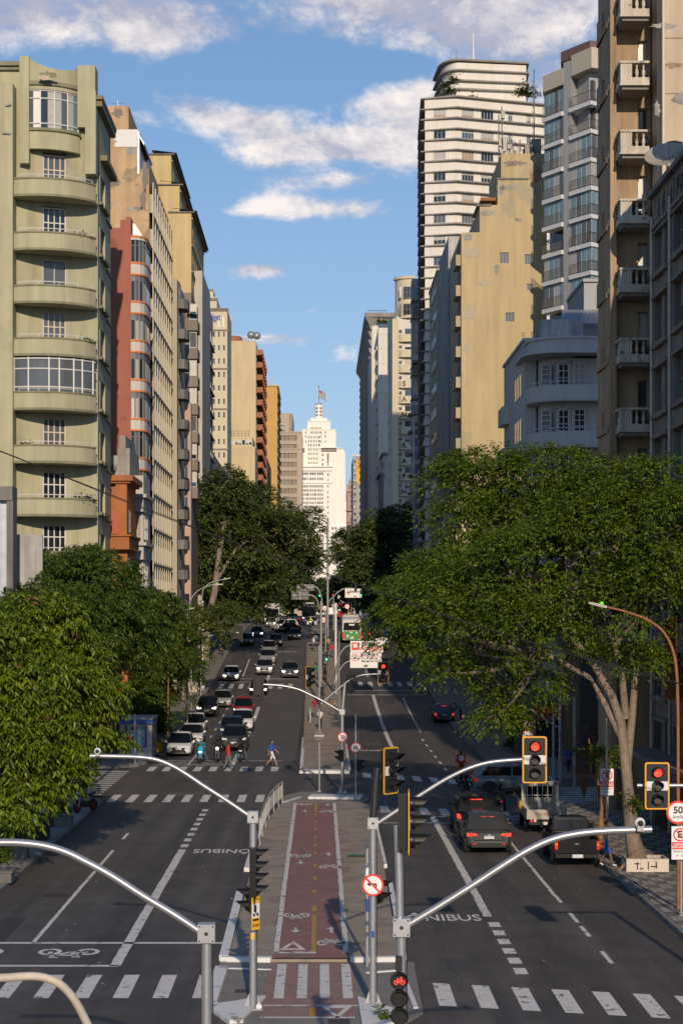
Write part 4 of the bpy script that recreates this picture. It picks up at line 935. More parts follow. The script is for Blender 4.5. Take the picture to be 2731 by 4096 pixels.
for u in (692.2, 697.3, 702.4, 709.5, 714.6, 719.7, 726.8, 731.9, 737, 742.1, 749.2, 754.3, 759.4): fin.box(U(u-.45, TD), U(u+.45, TD), TD-.3, TD, 8, V(1112, TD))
for u in (712, 718, 724, 730, 736): fin.box(U(u-.4, TD), U(u+.4, TD), TD+4.2, TD+4.5, V(1080, TD), V(990, TD))
part(tw, fin, 'pier', 'tower_white')
wm = [win_mesh(1.15, 1.6, 1, 2, 'win_shade', g_, .12) for g_ in ('win_shade', 'win_mid', 'glass', 'curtain')]
def tw_win(u, v, dd, sx=1, k=None):
    o = inst('window', random.choices(wm, (5, 4, 2, 1))[0] if k is None else wm[k], tw, Vector((U(u, TD)-.57, TD+dd-.06, V(v, TD)-.8)) - tw.location, 0, (sx, 1, 1)); return o
colsA = (693.8, 699.8, 704.8, 711.8, 717.0, 722.0, 728.8, 734.2, 739.5, 746.6, 751.8, 756.8)
colsA = (692, 696.5, 701, 709, 713.8, 718.6, 727.5, 732.3, 739, 744, 750, 755, 760)
colsA = (695.5, 701.0, 706.0, 713.5, 718.8, 724.0, 731.5, 736.7, 742.0, 747.3, 755, 760)
for i, v in enumerate([1088, 1100] + [1117+i*9.45 for i in range(22)]):
    for u in (695.8, 700.9, 706.0, 713.0, 718.2, 723.5, 730.2, 735.3, 740.5): tw_win(u, v, 0, 1.15 if i > 1 else 1.0, 2 if i == 0 else None)
for v in [1044, 1051, 1059, 1069, 1090, 1103, 1117, 1130, 1142, 1153, 1165, 1178, 1190, 1202]: tw_win(753.5, v, 1.5-1.5+0, .9); 
for v in (1044, 1056, 1066): tw_win(741, v, 2.0, .9)
for v in (1214, 1225, 1236, 1247, 1262, 1276):
    for u in (764, 771): tw_win(u, v, -1.5, 1.1)
for v in (1003, 1012, 1021, 1031, 1041, 1052, 1062):
    for u in (709.5, 715, 721, 727): tw_win(u, v, 4.5, .75, 0)
    tw_win(733, v, 4.5, .95, 2)
for v in (992, 1001, 1013):
    for u in (703, 738, 748): tw_win(u, v, 4.5, .6)
for u in (714, 717, 720, 723, 726, 729, 732, 735, 738): tw_win(u, 982, 7.0, .5, 0); tw_win(u, 992, 4.5, .5, 0)
q = MB(); zc = V(957, TD); R_ = U(742.5, TD)-U(732.2, TD); cxx, cyy = U(732.2, TD), TD+16
q.lathe((cxx, cyy, zc), (0, 0, 1), [(R_*1.05, 0), (R_*1.05, .8), (R_, 1), (R_, V(930, TD)-zc), (R_*.85, V(926, TD)-zc), (R_*.6, V(924, TD)-zc)], 16); part(tw, q, 'lantern', 'tower_white')
q = MB()
for k in range(3):
    for (a, b) in ((-2.6, -.6), (.6, 2.6)): q.box(cxx+a*R_*.27, cxx+b*R_*.27, cyy-R_-.05, cyy-R_*.8, V(951-k*8, TD), V(946.5-k*8, TD))
part(tw, q, 'lantern_window', 'win_shade')
part(tw, MB().lathe((cxx, cyy, V(924, TD)), (0, 0, 1), [(R_*.7, 0), (R_*.72, .9), (.3, 1.0)], 12), 'lantern_cap', 'cement')
part(tw, MB().tube([(cxx, cyy, V(924, TD)), (cxx, cyy, V(881, TD))], [.35, .2], 6).ball((cxx, cyy, V(881, TD)), .55, 0, 8, 6), 'flagpole', 'galv_dull')
q = MB()
def fz(s, t): return Vector((cxx+.3+s*4.6, cyy+math.sin(s*7)*.5, V(888, TD) - t*5.3 - s*3.2 - math.sin(s*5)*.5*(1-s)))
for j in range(13):
    for i in range(8):
        a, b, c, d_ = fz(i/8, j/13), fz((i+1)/8, j/13), fz((i+1)/8, (j+1)/13), fz(i/8, (j+1)/13); q.quad(a, d_, c, b, 2 if (i < 3 and j < 5) else j % 2)
part(tw, q, 'flag', ['cloth_black', 'cloth_white', 'cloth_red'])
q = MB()
for u0, u1, v in ((688, 700, 1029), (738, 773, 1028)):
    q.box(U(u0, TD), U(u1, TD), TD-.5, TD+3, V(v+.8, TD), V(v, TD)); q.box(U(u0, TD), U(u1, TD), TD+1.0, TD+1.9, V(v+8, TD), V(v+2, TD), 1)
part(tw, q, 'terrace_canopy', ['tower_white', 'win_shade'])
# mural block and the ornate old building beside it
mb_ = bld('mural_block', 'narrow block with an orange mural and graffiti on its side wall', U(823, 850), 855)
D = 850.0; q = MB(); q.box(U(811, D), U(850, D), D, 900, 0, V(1048, D)); part(mb_, q, 'wall', 'weather_grey'); part(mb_, MB().box(U(811, D), U(850, D), D-.2, D+8, V(1048, D), V(1043, D)), 'parapet', 'whitewash')
q = MB(); q.box(U(819, D), U(850, D), D-.15, D, V(1112, D), V(1057, D), 0)
part(mb_, q, 'mural', 'mural')
q = MB()
for (u0, v0, u1, v1) in ((820, 1060, 824, 1061), (821, 1064, 824, 1065), (824, 1060, 825, 1070), (828, 1062, 829, 1070), (821, 1071, 829, 1072), (821, 1071, 822, 1076), (828, 1071, 829, 1076), (821, 1076, 829, 1077), (831, 1075, 832, 1104), (831, 1075, 836, 1076), (831, 1088, 836, 1089), (815, 1044, 817, 1047), (820, 1044, 823, 1045), (825, 1044, 826, 1047), (829, 1050, 831, 1054)): q.box(U(u0, D), U(u1, D), D-.22, D-.16, V(v1, D), V(v0, D))
part(mb_, q, 'graffiti', 'graffiti')
for v in range(1056, 1260, 15): window(mb_, (U(812.2, D), D-.02, V(v+8, D)), (1, 0, 0), 0, .85, 0, 1.4, 0, 1, 1, 'frame_white', 'glass')
part(mb_, MB().box(U(816.5, D), U(819.5, D), D-.6, D, 0, V(1105, D)).box(U(815.5, D), U(820.5, D), D-.9, D, V(1110, D), V(1104, D)), 'pilaster', 'cement')
orn = bld('ornate_building', 'old reddish ornate building with arched dormer and spire', U(804, 1120), 1125)
D = 1120.0; q = MB(); q.box(U(797, D), U(820, D), D, 1150, 0, V(1128, D)); q.prism([(U(797, D), D+.2), (U(815, D), D+.2), (U(815, D), D+12), (U(799, D), D+12)], V(1128, D), [V(1128, D)+4, V(1128, D)+4.6, V(1128, D)+4.6, V(1128, D)+4]); part(orn, q, 'wall', 'ornate_red')
part(orn, MB().box(U(793.5, D), U(820, D), D-1.5, D+4, V(1174, D), V(1171, D)).box(U(795.5, D), U(820, D), D-1, D+4, V(1130, D), V(1127, D)).box(U(795, D), U(820, D), D-1, D+4, V(1200, D), V(1197, D)), 'cornice', 'ornate_red')
part(orn, MB().xz([(U(803, D), V(1120, D)), (U(810, D), V(1120, D)), (U(809, D), V(1109, D)), (U(806.5, D), V(1104, D)), (U(804, D), V(1109, D))], D-1, D+2).tube([(U(803.5, D), D+2, V(1112, D)), (U(803.5, D), D+2, V(1094, D))], [1.0, .1], 6), 'spire', 'ornate_red')
for v in (1116, 1140, 1152, 1164, 1183, 1194, 1208): window(orn, (U(805, D), D-.1 if v > 1120 else D-1.05, V(v+3, D)), (1, 0, 0), 0, .9, 0, 2.0, 0, 1, 1, 'frame_white', 'glass')
# ------------------------------------------------------------------ right side of the avenue
# ---- dark weathered block at the right edge (street wall nearly edge-on)
rd = bld('weathered_block', 'dark weathered block at the picture edge with framed windows and graffiti parapet', 17, 84)
XR = 15.2; ya, yb_ = 62.0, 88.0; HR = 28.7
q = MB(); W = yb_-ya
zh = [V(852, 87.2)+3.16*k for k in range(-5, 4)]
opsR = []
for z in zh:
    if z-2.0 < 1.0 or z > HR-1.6: continue
    a = 0
    for (da, db) in ((83.9, 87.2), (78.6, 82.4), (73.0, 77.0), (67.5, 71.5)): opsR.append((yb_-db, yb_-da, z-2.0, z))
# outside seen from the street: du runs towards the camera
panel(q, (XR, yb_, 0), (0, -1, 0), W, HR, opsR, .28)
q.quad((XR, yb_, HR), (XR, ya, HR), (XR+12, ya, HR), (XR+12, yb_, HR)); q.quad((XR+12, yb_, 0), (XR, yb_, 0), (XR, yb_, HR), (XR+12, yb_, HR)); q.quad((XR, ya, 0), (XR+12, ya, 0), (XR+12, ya, HR), (XR, ya, HR))
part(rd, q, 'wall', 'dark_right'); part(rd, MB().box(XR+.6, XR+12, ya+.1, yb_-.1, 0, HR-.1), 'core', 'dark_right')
q = MB()
for o in opsR:
    A_, B_ = yb_-o[0], yb_-o[1]
    q.box(XR-.22, XR, B_-.15, A_+.1, o[2]-.24, o[2]-.02); q.box(XR-.2, XR, B_-.15, A_+.1, o[3]+.02, o[3]+.2); q.box(XR-.08, XR, A_+.0, A_+.12, o[2], o[3]+.02); q.box(XR-.08, XR, B_-.12, B_, o[2], o[3]+.02)
    q.box(XR+.05, XR+.18, (A_+B_)/2-.35, (A_+B_)/2+.35, o[2], o[3])
    for (f0, f1) in ((.06, .36), (.64, .94)):
        window(rd, (XR, yb_, 0), (0, -1, 0), o[0]+(o[1]-o[0])*f0, o[0]+(o[1]-o[0])*f1, o[2], o[3], .24, 1, 2, 'frame_grey', random.choice(['glass', 'win_mid', 'glass']), .05)
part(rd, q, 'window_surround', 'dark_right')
q = MB(); q.box(XR-.25, XR+.5, ya, yb_+.15, HR-.12, HR+.12); q.box(XR-.12, XR+.2, ya, yb_+.1, HR-1.9, HR-1.75); part(rd, q, 'parapet', 'cement_dark')
q = MB()
for k in range(16):
    y = 79+random.random()*8; z = HR-.35-random.random()*.3; h = random.uniform(.5, 1.0); q.box(XR-.03, XR-.005, y, y+.07, z-h, z)
    if k % 2: q.box(XR-.028, XR-.004, y, y+.35, z-h*.6, z-h*.6+.08)
part(rd, q, 'graffiti', 'graffiti')
for (y, r_) in ((83.2, .06), (87.7, .07)): part(rd, MB().tube([(XR-.1, y, 0), (XR-.1, y, HR-1)], r_, 8), 'downpipe', 'frame_cream')
for (yy_, h_) in ((87, 1), (82, 1), (77, 1), (72, 1), (67, 1)): part(rd, MB().box(XR-.06, XR-.01, yy_-2.6, yy_, .14, 3.1), 'shopfront', 'black_matt')
part(rd, MB().box(XR-1.3, XR, 64, 87.5, 3.35, 3.55).box(XR-.1, XR, 64, 87.5, 3.1, 3.35), 'awning', 'cement_dark')
q = MB()
for k in range(16): q.tube([(XR-1.1, 76.2+k*.16, 6.2), (XR-1.1, 76.2+k*.16, 9.4)], .02, 4)
for z in (6.2, 7.8, 9.4): q.tube([(XR-1.1, 76.2, z), (XR-1.1, 78.7, z)], .025, 4); q.tube([(XR-1.1, 76.2, z), (XR-.02, 76.2, z)], .025, 4); q.tube([(XR-1.1, 78.7, z), (XR-.02, 78.7, z)], .025, 4)
for k in range(7): q.tube([(XR-1.1, 78.7, 6.6+k*.42), (XR-1.35, 78.9, 6.75+k*.42)], .015, 4)
part(rd, q, 'window_cage', 'rust')
def dish(name, lab, c, r, tilt, yaw):
    t = thing(name, lab, 'satellite dish', c); ax = Vector((math.sin(yaw)*math.cos(tilt), -math.cos(yaw)*math.cos(tilt), math.sin(tilt)))
    MB().lathe((0, 0, 1.2), ax, [(.02, 0), (r*.4, .03*r*4*.16), (r*.75, .09*r*2.2), (r, .2*r*1.6), (r*1.0, .2*r*1.6+.01), (r*.75, .09*r*2.2-.02), (.02, -.03)], 28, cap=False).build('reflector', 'dish_mesh', t)
    q = MB(); a = ax.cross(UP).normalized(); b = a.cross(ax)
    for k in range(8):
        e = (a*math.cos(k*PI/4)+b*math.sin(k*PI/4)); q.tube([Vector((0, 0, 1.2))+ax*.01, Vector((0, 0, 1.2))+e*r*.6+ax*(.07*r*2), Vector((0, 0, 1.2))+e*r+ax*(.32*r)], .012, 4)
    q.tube([Vector((0, 0, 1.2)) + (a*math.cos(2*PI*k/24)+b*math.sin(2*PI*k/24))*r + ax*.32*r for k in range(25)], .02, 4); q.build('rim', 'galv_dull', t)
    MB().tube([(0, 0, -.1), (0, 0, 1.2)], .05, 6).tube([Vector((0, 0, 1.2)), Vector((0, 0, 1.2))+ax*r*.7], .025, 5).ball(tuple(Vector((0, 0, 1.2))+ax*r*.75), .09, 0, 6, 5).build('mast', 'galv_dull', t)
M('dish_mesh', (.40, .36, .31), .55, .3)
dish('satellite_dish', 'big mesh dish standing on the parapet corner of the weathered block', (XR+.35, 86.2, HR+.05), .98, math.radians(48), math.radians(-20))
dish('satellite_dish', 'mesh dish tilted skyward cut by the picture edge above the parapet', (XR+.9, 83.0, HR+1.75), .85, math.radians(55), math.radians(-15))
# ---- tall brown building with baluster balconies
bb = bld('baluster_balcony_building', 'tall brown building with a column of pale stone baluster balconies', 16, 95)
DB = 93.5; HB = 52.0; xl, xm = U(1412, DB), U(1493, DB)
tops = [V(v, 91.6) for v in (-17, 141, 299, 457.6, 616, 777, 937, 1097, 1257, 1417)]
q = MB(); dops = [(xm-xl-.62, xm-xl-.12, z-.95, z+1.55) for z in tops]
panel(q, (xl, DB, 0), (1, 0, 0), xm-xl, HB, [o for o in dops if o[2] > 0], .3)
part(bb, q, 'recess_wall', 'brown_front')
for o in dops:
    if o[2] > 0: window(bb, (xl, DB, 0), (1, 0, 0), *o, depth=.28, nx=1, nz=2, frame='frame_grey', name='balcony_door')
q = MB(); q.box(xm+.06, 40, 90.2, 97, 0, HB); part(bb, q, 'side_wall', 'tan_light')
q = MB(); q.box(xl-.32, xl-.02, 93.0, 96.5, 0, HB, 0); part(bb, q, 'pilaster', 'brown_front')
xs0 = U(1383, 96.8); q = MB(); q.box(xs0, xl-.33, 93.5, 97.0, 0, HB); 
for i in range(14): z = 2.2+i*3.28; q.box(xs0-.02, xl-.36, 93.28, 93.5, z, z+.25); q.box(xs0-.28, xs0, 93.6, 97.0, z-.15, z+.12); q.box(xs0-.3, xs0, 95.0, 96.8, z-.15, z+1.0)
part(bb, q, 'street_wall', 'brown_front')
part(bb, MB().box(xl-.02, xm+.06, DB+.35, 97, 0, HB), 'core', 'brown_front')
part(bb, MB().tube([(xm+.02, 90.12, 0), (xm+.02, 90.12, HB)], .075, 8).tube([(xm-.06, 91.0, 0), (xm-.06, 91.0, HB)], .05, 6), 'downpipe', 'frame_cream')
q = MB()
for z in np.arange(8, 50, 2.6): q.box(xm+.07, 40, 90.17, 90.2, z, z+.03)
part(bb, q, 'joint', 'brown_front')
bal = MB().lathe((0, 0, 0), (0, 0, 1), [(.085, 0), (.085, .05), (.05, .09), (.09, .2), (.085, .3), (.04, .48), (.055, .53), (.04, .56), (.075, .62), (.075, .66)], 10).mesh('baluster', 'stone_pale')
xb0, xb1 = U(1424, 91.6), U(1490, 91.6)
for z in tops:
    if z < 1.5: continue
    q = MB(); q.box(xb0-.05, xb1, 91.55, DB, z-.08, z+.02); q.box(xb0, xb1, 91.6, DB, z-1.06, z-.76); q.box(xb0-.04, xb1, 91.56, DB, z-1.14, z-1.06); q.box(xb0, xb0+.55, 91.62, 91.95, z-.76, z-.08)
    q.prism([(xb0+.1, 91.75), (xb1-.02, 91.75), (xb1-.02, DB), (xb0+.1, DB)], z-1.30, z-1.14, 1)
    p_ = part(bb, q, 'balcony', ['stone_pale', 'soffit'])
    for x in (xb0+.80, xb0+1.12): inst('baluster', bal, p_, (x, 91.78, z-.75))
    for k in range(5): inst('baluster', bal, p_, (xb0+.13, 92.15+k*.27, z-.75))
# painted mark on the side wall
q = MB(); P_ = [(U(u, 90.2), V(v, 90.2)) for u, v in ((1522, 372), (1517, 352), (1521, 337), (1532, 328), (1548, 325), (1566, 329))]
for (a, b) in zip(P_[:-1], P_[1:]): q.tube([(a[0], 90.18, a[1]), (b[0], 90.18, b[1])], .05, 4)
for (u0, v0, u1, v1) in ((1529, 345, 1532, 360), (1524, 350, 1537, 353), (1542, 340, 1544, 352), (1538, 347, 1548, 349), (1548, 352, 1562, 341), (1524, 368, 1550, 371), (1548, 362, 1562, 366)): q.box(U(u0, 90.2), U(u1, 90.2), 90.15, 90.19, V(v1, 90.2), V(v0, 90.2))
part(bb, q, 'graffiti', 'graffiti')
# ---- pale blue-grey art deco house on the corner
ag = bld('art_deco_house', 'pale blue grey art deco house with wrapped curved balconies', U(1300, 128), 131)
D = 128.0; xL = U(1203, 130); xC = U(1240, 129.5); xE = 24.0
def deco(k=0.0):
    x0 = U(1212, 130)-k; y0 = 127.6-k; r = 2.6
    pts = [(x0, 134)] + [(x0+r-r*math.cos(a), y0+r-r*math.sin(a)) for a in np.linspace(0, PI/2, 10)] + [(xE, y0)]
    return pts
inner = [(x, y) for x, y in [(U(1240, 130), 134)] + [(U(1240, 130)+2.2-2.2*math.cos(a), 129.0+2.2-2.2*math.sin(a)) for a in np.linspace(0, PI/2, 9)] + [(xE, 129.0)]]
zt0 = V(777, 130); ztc = V(772, 127.6)
q = MB(); ribbon(q, inner, .25, 0, V(806, 128)); q.prism(inner + [(xE, 134)], V(770, 128)-1.4, V(770, 128)-1.2); q.prism([(p[0], p[1]+.3) for p in inner]+[(xE, 134.2)], 0, .2)
q.box(U(1188, 136), U(1236, 130), 131.4, 146, 0, zt0); q.box(U(1236, 130), xE+6, 134, 146, 0, zt0-1.0); part(ag, q, 'wall', 'blue_grey')
q = MB(); ribbon(q, deco(0.02), .5, V(808, 127.6), V(774, 127.6)); ribbon(q, deco(.12), .6, V(777, 127.6), V(772, 127.6)); q.prism(deco(.5)+[(xE, 134)], V(812, 127.6), V(808, 127.6)); q.box(U(1187, 136)-.1, U(1237, 130), 131.2, 146, zt0, zt0+.2); part(ag, q, 'parapet', 'blue_grey')
fls = [(883, 1), (990, 1), (1097, 1), (1204, 1)]
for i, (v, _) in enumerate(fls):
    z = V(v, 127.6); q = MB(); ribbon(q, deco(.0), .16, z-.98, z); q.prism(deco(-.02)+[(xE, 134)], z-1.06, z-.86); p_ = part(ag, q, 'balcony', 'blue_grey')
    r_ = MB(); dd = deco(-.05); r_.tube([(x, y, z+.24) for x, y in dd], .035, 5)
    for k in (1, 4, 7, 10): r_.tube([(dd[k][0], dd[k][1], z), (dd[k][0], dd[k][1], z+.24)], .025, 4)
    for x in (20, 22): r_.tube([(x, 127.65, z), (x, 127.65, z+.24)], .025, 4)
    sub(p_, r_, 'railing', 'blue_grey')
    zf = z-.9
    for (u0, u1, h0, h1, nx, nz, g_) in ((1247, 1256, 1.05, 2.45, 1, 4, 'glass'), (1281, 1305, .1, 2.45, 2, 5, 'glass'), (1317, 1342, 1.0, 2.5, 2, 4, 'curtain')):
        xw = U(u0, 129); wd = U(u1, 129)-xw
        if u0 < 1250: window(ag, (xw, 129.5, zf), (.8, -.6, 0), 0, .7, h0, h1, -.05, 1, nz, 'frame_white', g_, .06, blinds=False)
        else:
            window(ag, (xw, 129.0, zf), (1, 0, 0), 0, wd, h0, h1, -.02, nx, nz, 'frame_white', g_ if i == 0 else 'glass', .06, blinds=False)
            part(ag, MB().box(xw-.14, xw-.02, 128.9, 129.0, zf+h0-.1, zf+h1+.1).box(xw+wd+.02, xw+wd+.14, 128.9, 129.0, zf+h0-.1, zf+h1+.1).box(xw-.14, xw+wd+.14, 128.9, 129.0, zf+h1+.03, zf+h1+.15), 'window_surround', 'blue_grey')
    xs = U(1188, 136)
    for k in range(3): part(ag, MB().box(xs-.04, xs+.02, 133.2+k*1.6, 134.3+k*1.6, zf+.8, zf+2.3), 'window', 'glass')
    part(ag, MB().box(xs-.5, xs, 142, 145.5, zf-.3, zf+1.0), 'bay', 'blue_grey')
q = MB(); q.box(U(1238, 136), U(1335, 136), 135.5, 140, zt0-.5, V(736, 136)); part(ag, q, 'roof_wall', 'weather_grey')
q = MB()
for k in range(30): a = k*.62; q.tube([(U(1192, 133)+k*.11+.3*math.cos(a), 133.0+k*.06, zt0+.55+.32*math.sin(a)), (U(1192, 133)+(k+1)*.11+.3*math.cos(a+.62), 133.0+(k+1)*.06, zt0+.55+.32*math.sin(a+.62))], .018, 3)
part(ag, q, 'razor_wire', 'iron')
# ---- grey blind block behind it
gk = bld('grey_blind_block', 'plain grey blind wall rising above the art deco house', U(1360, 150), 152)
part(gk, MB().box(U(1340, 150), 34, 150, 160, 0, V(645, 150)).box(U(1337, 150), 34, 149.8, 160, V(648, 150), V(641, 150)), 'wall', 'modern_grey')
rp_ = MB(); 
for k in range(12): x = U(1276, 149)+k*.27; rp_.quad((x, 147, V(743, 147)), (x+.2, 147, V(743, 147)), (x+.2+.6, 149.9, V(712, 150)), (x+.6, 149.9, V(712, 150))); rp_.quad((x+.2, 147, V(743, 147)), (x+.27, 147, V(743, 147)+.05), (x+.87, 149.9, V(712, 150)+.05), (x+.8, 149.9, V(712, 150)))
part(gk, rp_, 'roof', 'roof_metal')
# ---- modern white tower with glazed balconies
mt = bld('glazed_balcony_tower', 'modern white and grey tower with glazed balconies and brown crown', U(1330, 197), 205)
Pa = (U(1248, 192), 192.0); Pb = (U(1293, 189), 189.0); Pc = (U(1310, 188), 188.0); Pd = (U(1357, 185), 185.0); Pe = (U(1395, 187), 187.0)
pitch = 2.72; ztop = V(190, 188); q = MB()
def lerp(a, b, t): return (a[0]+(b[0]-a[0])*t, a[1]+(b[1]-a[1])*t)
core = [(Pa[0]+.9, Pa[1]+1.2), (Pb[0]+.5, Pb[1]+1.0), (Pc[0]+.7, Pc[1]+1.0), (Pd[0], Pd[1]+1.4), (Pe[0]+3, Pe[1]+1.4), (Pe[0]+3, 222), (U(1262, 222), 222)]
q.prism(core, 0, ztop+1); part(mt, q, 'core', 'modern_grey')
q = MB(); q.prism([Pb, Pc, (Pc[0]+.9, Pc[1]+1.3), (Pb[0]+.9, Pb[1]+1.3)], 0, ztop+2.2); part(mt, q, 'pier', 'modern_grey')
q = MB(); q.prism([(Pa[0]-.1, Pa[1]), (Pb[0]-.05, Pb[1]-.1), (Pb[0]+1, Pb[1]+2), (U(1262, 205), 205)], ztop+.1, ztop+1.7); q.prism([(Pc[0]+.02, Pc[1]-.1), (Pd[0], Pd[1]-.1), (Pe[0]+3, Pe[1]-.1), (Pe[0]+3, 215), (U(1312, 215), 215)], ztop+.6, ztop+2.6); part(mt, q, 'crown_band', 'modern_beige')
q = MB(); q.prism([(Pb[0]-.1, Pb[1]+1.0), (Pd[0], Pd[1]+1.2), (Pe[0]+3, Pe[1]), (Pe[0]+3, 215), (U(1296, 215), 215)], ztop+2.4, V(115, 187)); q.prism([(Pb[0]-.15, Pb[1]+.9), (Pd[0], Pd[1]+1.0), (Pe[0]+3.1, Pe[1]-.2), (Pe[0]+3.1, 215.2), (U(1295, 215.2), 215.2)], V(124, 187), V(100, 187)); part(mt, q, 'crown', 'modern_brown')
n = 0; z = ztop - pitch
while z > 18:
    for (a, b, c) in ((Pa, Pb, None), (Pc, Pd, Pe)):
        pl = [a, b] + ([c] if c else []); s_ = MB()
        ribbon(s_, offset(pl, .25), .9, z-.24, z+.16); p_ = part(mt, s_, 'balcony', 'modern_white')
        ga = offset(pl, -.05); open_ = random.random() < .28
        if not open_:
            for (k0, k1) in zip(ga[:-1], ga[1:]):
                nn = 4 if k0 is ga[0] else 3
                for t in range(nn):
                    m_ = MB(); u0, u1 = lerp(k0, k1, t/nn), lerp(k0, k1, (t+1)/nn); m_.quad((u0[0], u0[1], z+.16), (u1[0], u1[1], z+.16), (u1[0], u1[1], z+pitch-.26), (u0[0], u0[1], z+pitch-.26)); m_.box(u1[0]-.02, u1[0]+.02, u1[1]-.03, u1[1]+.01, z+.16, z+pitch-.26, 1)
                    sub(p_, m_, 'pane', [random.choice(['glass_teal', 'glass_teal', 'glass_teal', 'curtain', 'win_mid']), 'frame_grey'])
        else:
            m_ = MB()
            for (k0, k1) in zip(offset(pl, -1.0)[:-1], offset(pl, -1.0)[1:]): m_.quad((k0[0], k0[1], z+.16), (k1[0], k1[1], z+.16), (k1[0], k1[1], z+pitch-.26), (k0[0], k0[1], z+pitch-.26))
            sub(p_, m_, 'pane', 'glass')
        r_ = MB(); ra = offset(pl, .15)
        for (k0, k1) in zip(ra[:-1], ra[1:]):
            r_.tube([(k0[0], k0[1], z+1.15), (k1[0], k1[1], z+1.15)], .03, 4); r_.tube([(k0[0], k0[1], z+.28), (k1[0], k1[1], z+.28)], .02, 4); L_ = math.dist(k0, k1); nb = int(L_/.16)
            for t in range(nb): u0 = lerp(k0, k1, t/nb); r_.box(u0[0]-.014, u0[0]+.014, u0[1]-.014, u0[1]+.014, z+.2, z+1.13)
        sub(p_, r_, 'railing', 'iron')
    z -= pitch
# ---- big yellow blind wall
yw = bld('yellow_blind_wall_block', 'tall stepped block with blank mustard yellow wall and rooftop antennas', U(1150, 198), 203)
D = 198.0; q = MB(); wops = []
xa, xb = U(1059, D), U(1255, D)
def wv(u0, u1, v0, v1): return (U(u0, D)-xa, U(u1, D)-xa, V(v1, D), V(v0, D))
wops = [wv(1147, 1168, 580, 605), (wv(1204, 1224, 584, 607)), wv(1209, 1223, 652, 668), wv(1160, 1181, 718, 739)]
panel(q, (xa, D, 0), (1, 0, 0), xb-xa, V(534, D), wops[1:0] + [w_ for w_ in wops if w_[3] < V(534, D)], .25)
q.box(U(1101, D), xb, D+.001, 214, V(534, D), V(471, D)); q.box(U(1142, D), xb, D-.001, 214, V(471, D), V(410, D)); q.box(U(1150, D), xb, D-.02, 212, V(410, D), V(353, D)); q.box(xa, xb, D+.4, 215, 0, V(534, D)-.05)
part(yw, q, 'wall', 'yellow_wall')
for w_ in wops: window(yw, (xa, D, 0), (1, 0, 0), *w_, depth=.15, nx=3, frame='frame_grey', glass='win_mid', blinds=False)
part(yw, MB().box(U(1140, D), U(1213, D), D-.12, D, V(413, D), V(409, D)).box(U(1095, D), U(1128, D), D-.1, D+6, V(474, D), V(469, D)), 'string_course', 'cement_dark')
q = MB(); 
for u, v0, v1 in ((1153, 353, 240), (1158, 353, 228), (1163, 353, 290), (1170, 353, 300), (1176, 353, 296), (1182, 353, 305), (1190, 353, 300), (1200, 353, 305), (1233, 353, 140)): q.tube([(U(u, D), D+3+(u % 3), V(v0, D)), (U(u, D), D+3+(u % 3), V(v1, D))], .06, 4)
for i in range(14): u = random.uniform(1152, 1200); v = random.uniform(300, 348); q.tube([(U(u, D), D+3, V(v, D)), (U(u+random.uniform(4, 16), D), D+4, V(v+random.uniform(-10, 10), D))], .04, 4)
for v in range(160, 350, 12): q.tube([(U(1231, D), D+4, V(v, D)), (U(1235, D), D+4, V(v+6, D))], .03, 3)
part(yw, q, 'antenna_mast', 'galv_dull')
for (u, v, w_, h) in ((1156, 240, 8, 17), (1150, 302, 6, 20), (1160, 300, 9, 34), (1170, 318, 10, 10), (1152, 330, 8, 8), (1176, 326, 8, 14), (1188, 330, 10, 12), (1164, 335, 7, 10)): part(yw, MB().box(U(u, D), U(u+w_, D), D+2.5, D+3.1, V(v+h, D), V(v, D)), 'antenna_panel', 'grey_white')
part(yw, MB().box(U(1210, D), U(1226, D), D+2, D+4.5, V(353, D), V(322, D)).box(U(1228, D), U(1250, D), D+3, D+9, V(353, D), V(302, D)), 'roof_hut', 'cement')
part(yw, MB().tube([(U(1113, D), D+2, V(470, D)), (U(1113, D), D+2, V(455, D))], .05, 4).box(U(1106, D), U(1140, D), D+1, D+5, V(456, D), V(449, D)), 'roof_shed', 'rust')
xs = U(1058, 199)
for z in np.arange(14, V(545, D)-2, 3.15):
    q = MB(); q.box(xs-.55, xs, D+.6, D+4.5, z, z+1.1); part(yw, q, 'balcony', 'yellow_wall'); window(yw, (xs-.01, D+4.6, z), (0, -1, 0), .2, 3.8, 1.1, 2.5, -.02, 2, 1, 'frame_dark', 'glass')
# ---- weathered grey strip and rough beige pier
wg = bld('grey_strip_block', 'narrow weathered blue grey strip of wall beside the yellow one', U(1040, 216), 219)
part(wg, MB().box(U(1029, 216), U(1060, 216), 216, 232, 0, V(543, 216)).box(U(1043, 214), U(1050, 214), 214, 232, 0, V(600, 214)), 'wall', 'weather_grey')
for z in np.arange(12, V(560, 216)-2, 3.1): window(wg, (U(1043, 214)-.02, 216, z), (0, -1, 0), .2, 1.6, .8, 2.2, -.03, 1, 1, 'frame_grey')
rbp = bld('rough_beige_block', 'rough beige pier of panels in front of the banded tower', U(1015, 234), 238)
D = 234.0; part(rbp, MB().box(U(1005, D), U(1029, D), D+.15, 252, 0, V(622, D)), 'core', 'rough_beige')
pz = V(1300, D)
while pz < V(622, D)-.2:
    h = min(5.3, V(622, D)-pz-.05); part(rbp, MB().box(U(1004.5, D), U(1029, D), D, D+.2, pz, pz+h-.06), 'panel', 'rough_beige'); pz += 5.3
part(rbp, MB().box(U(1003, D), U(1030, D), D-.25, 252, V(622, D), V(616, D)), 'cornice', 'rough_beige')
q = MB()
for u in range(1006, 1030, 3): q.tube([(U(u, D), D+1, V(616, D)), (U(u, D), D+1, V(598, D))], .03, 3)
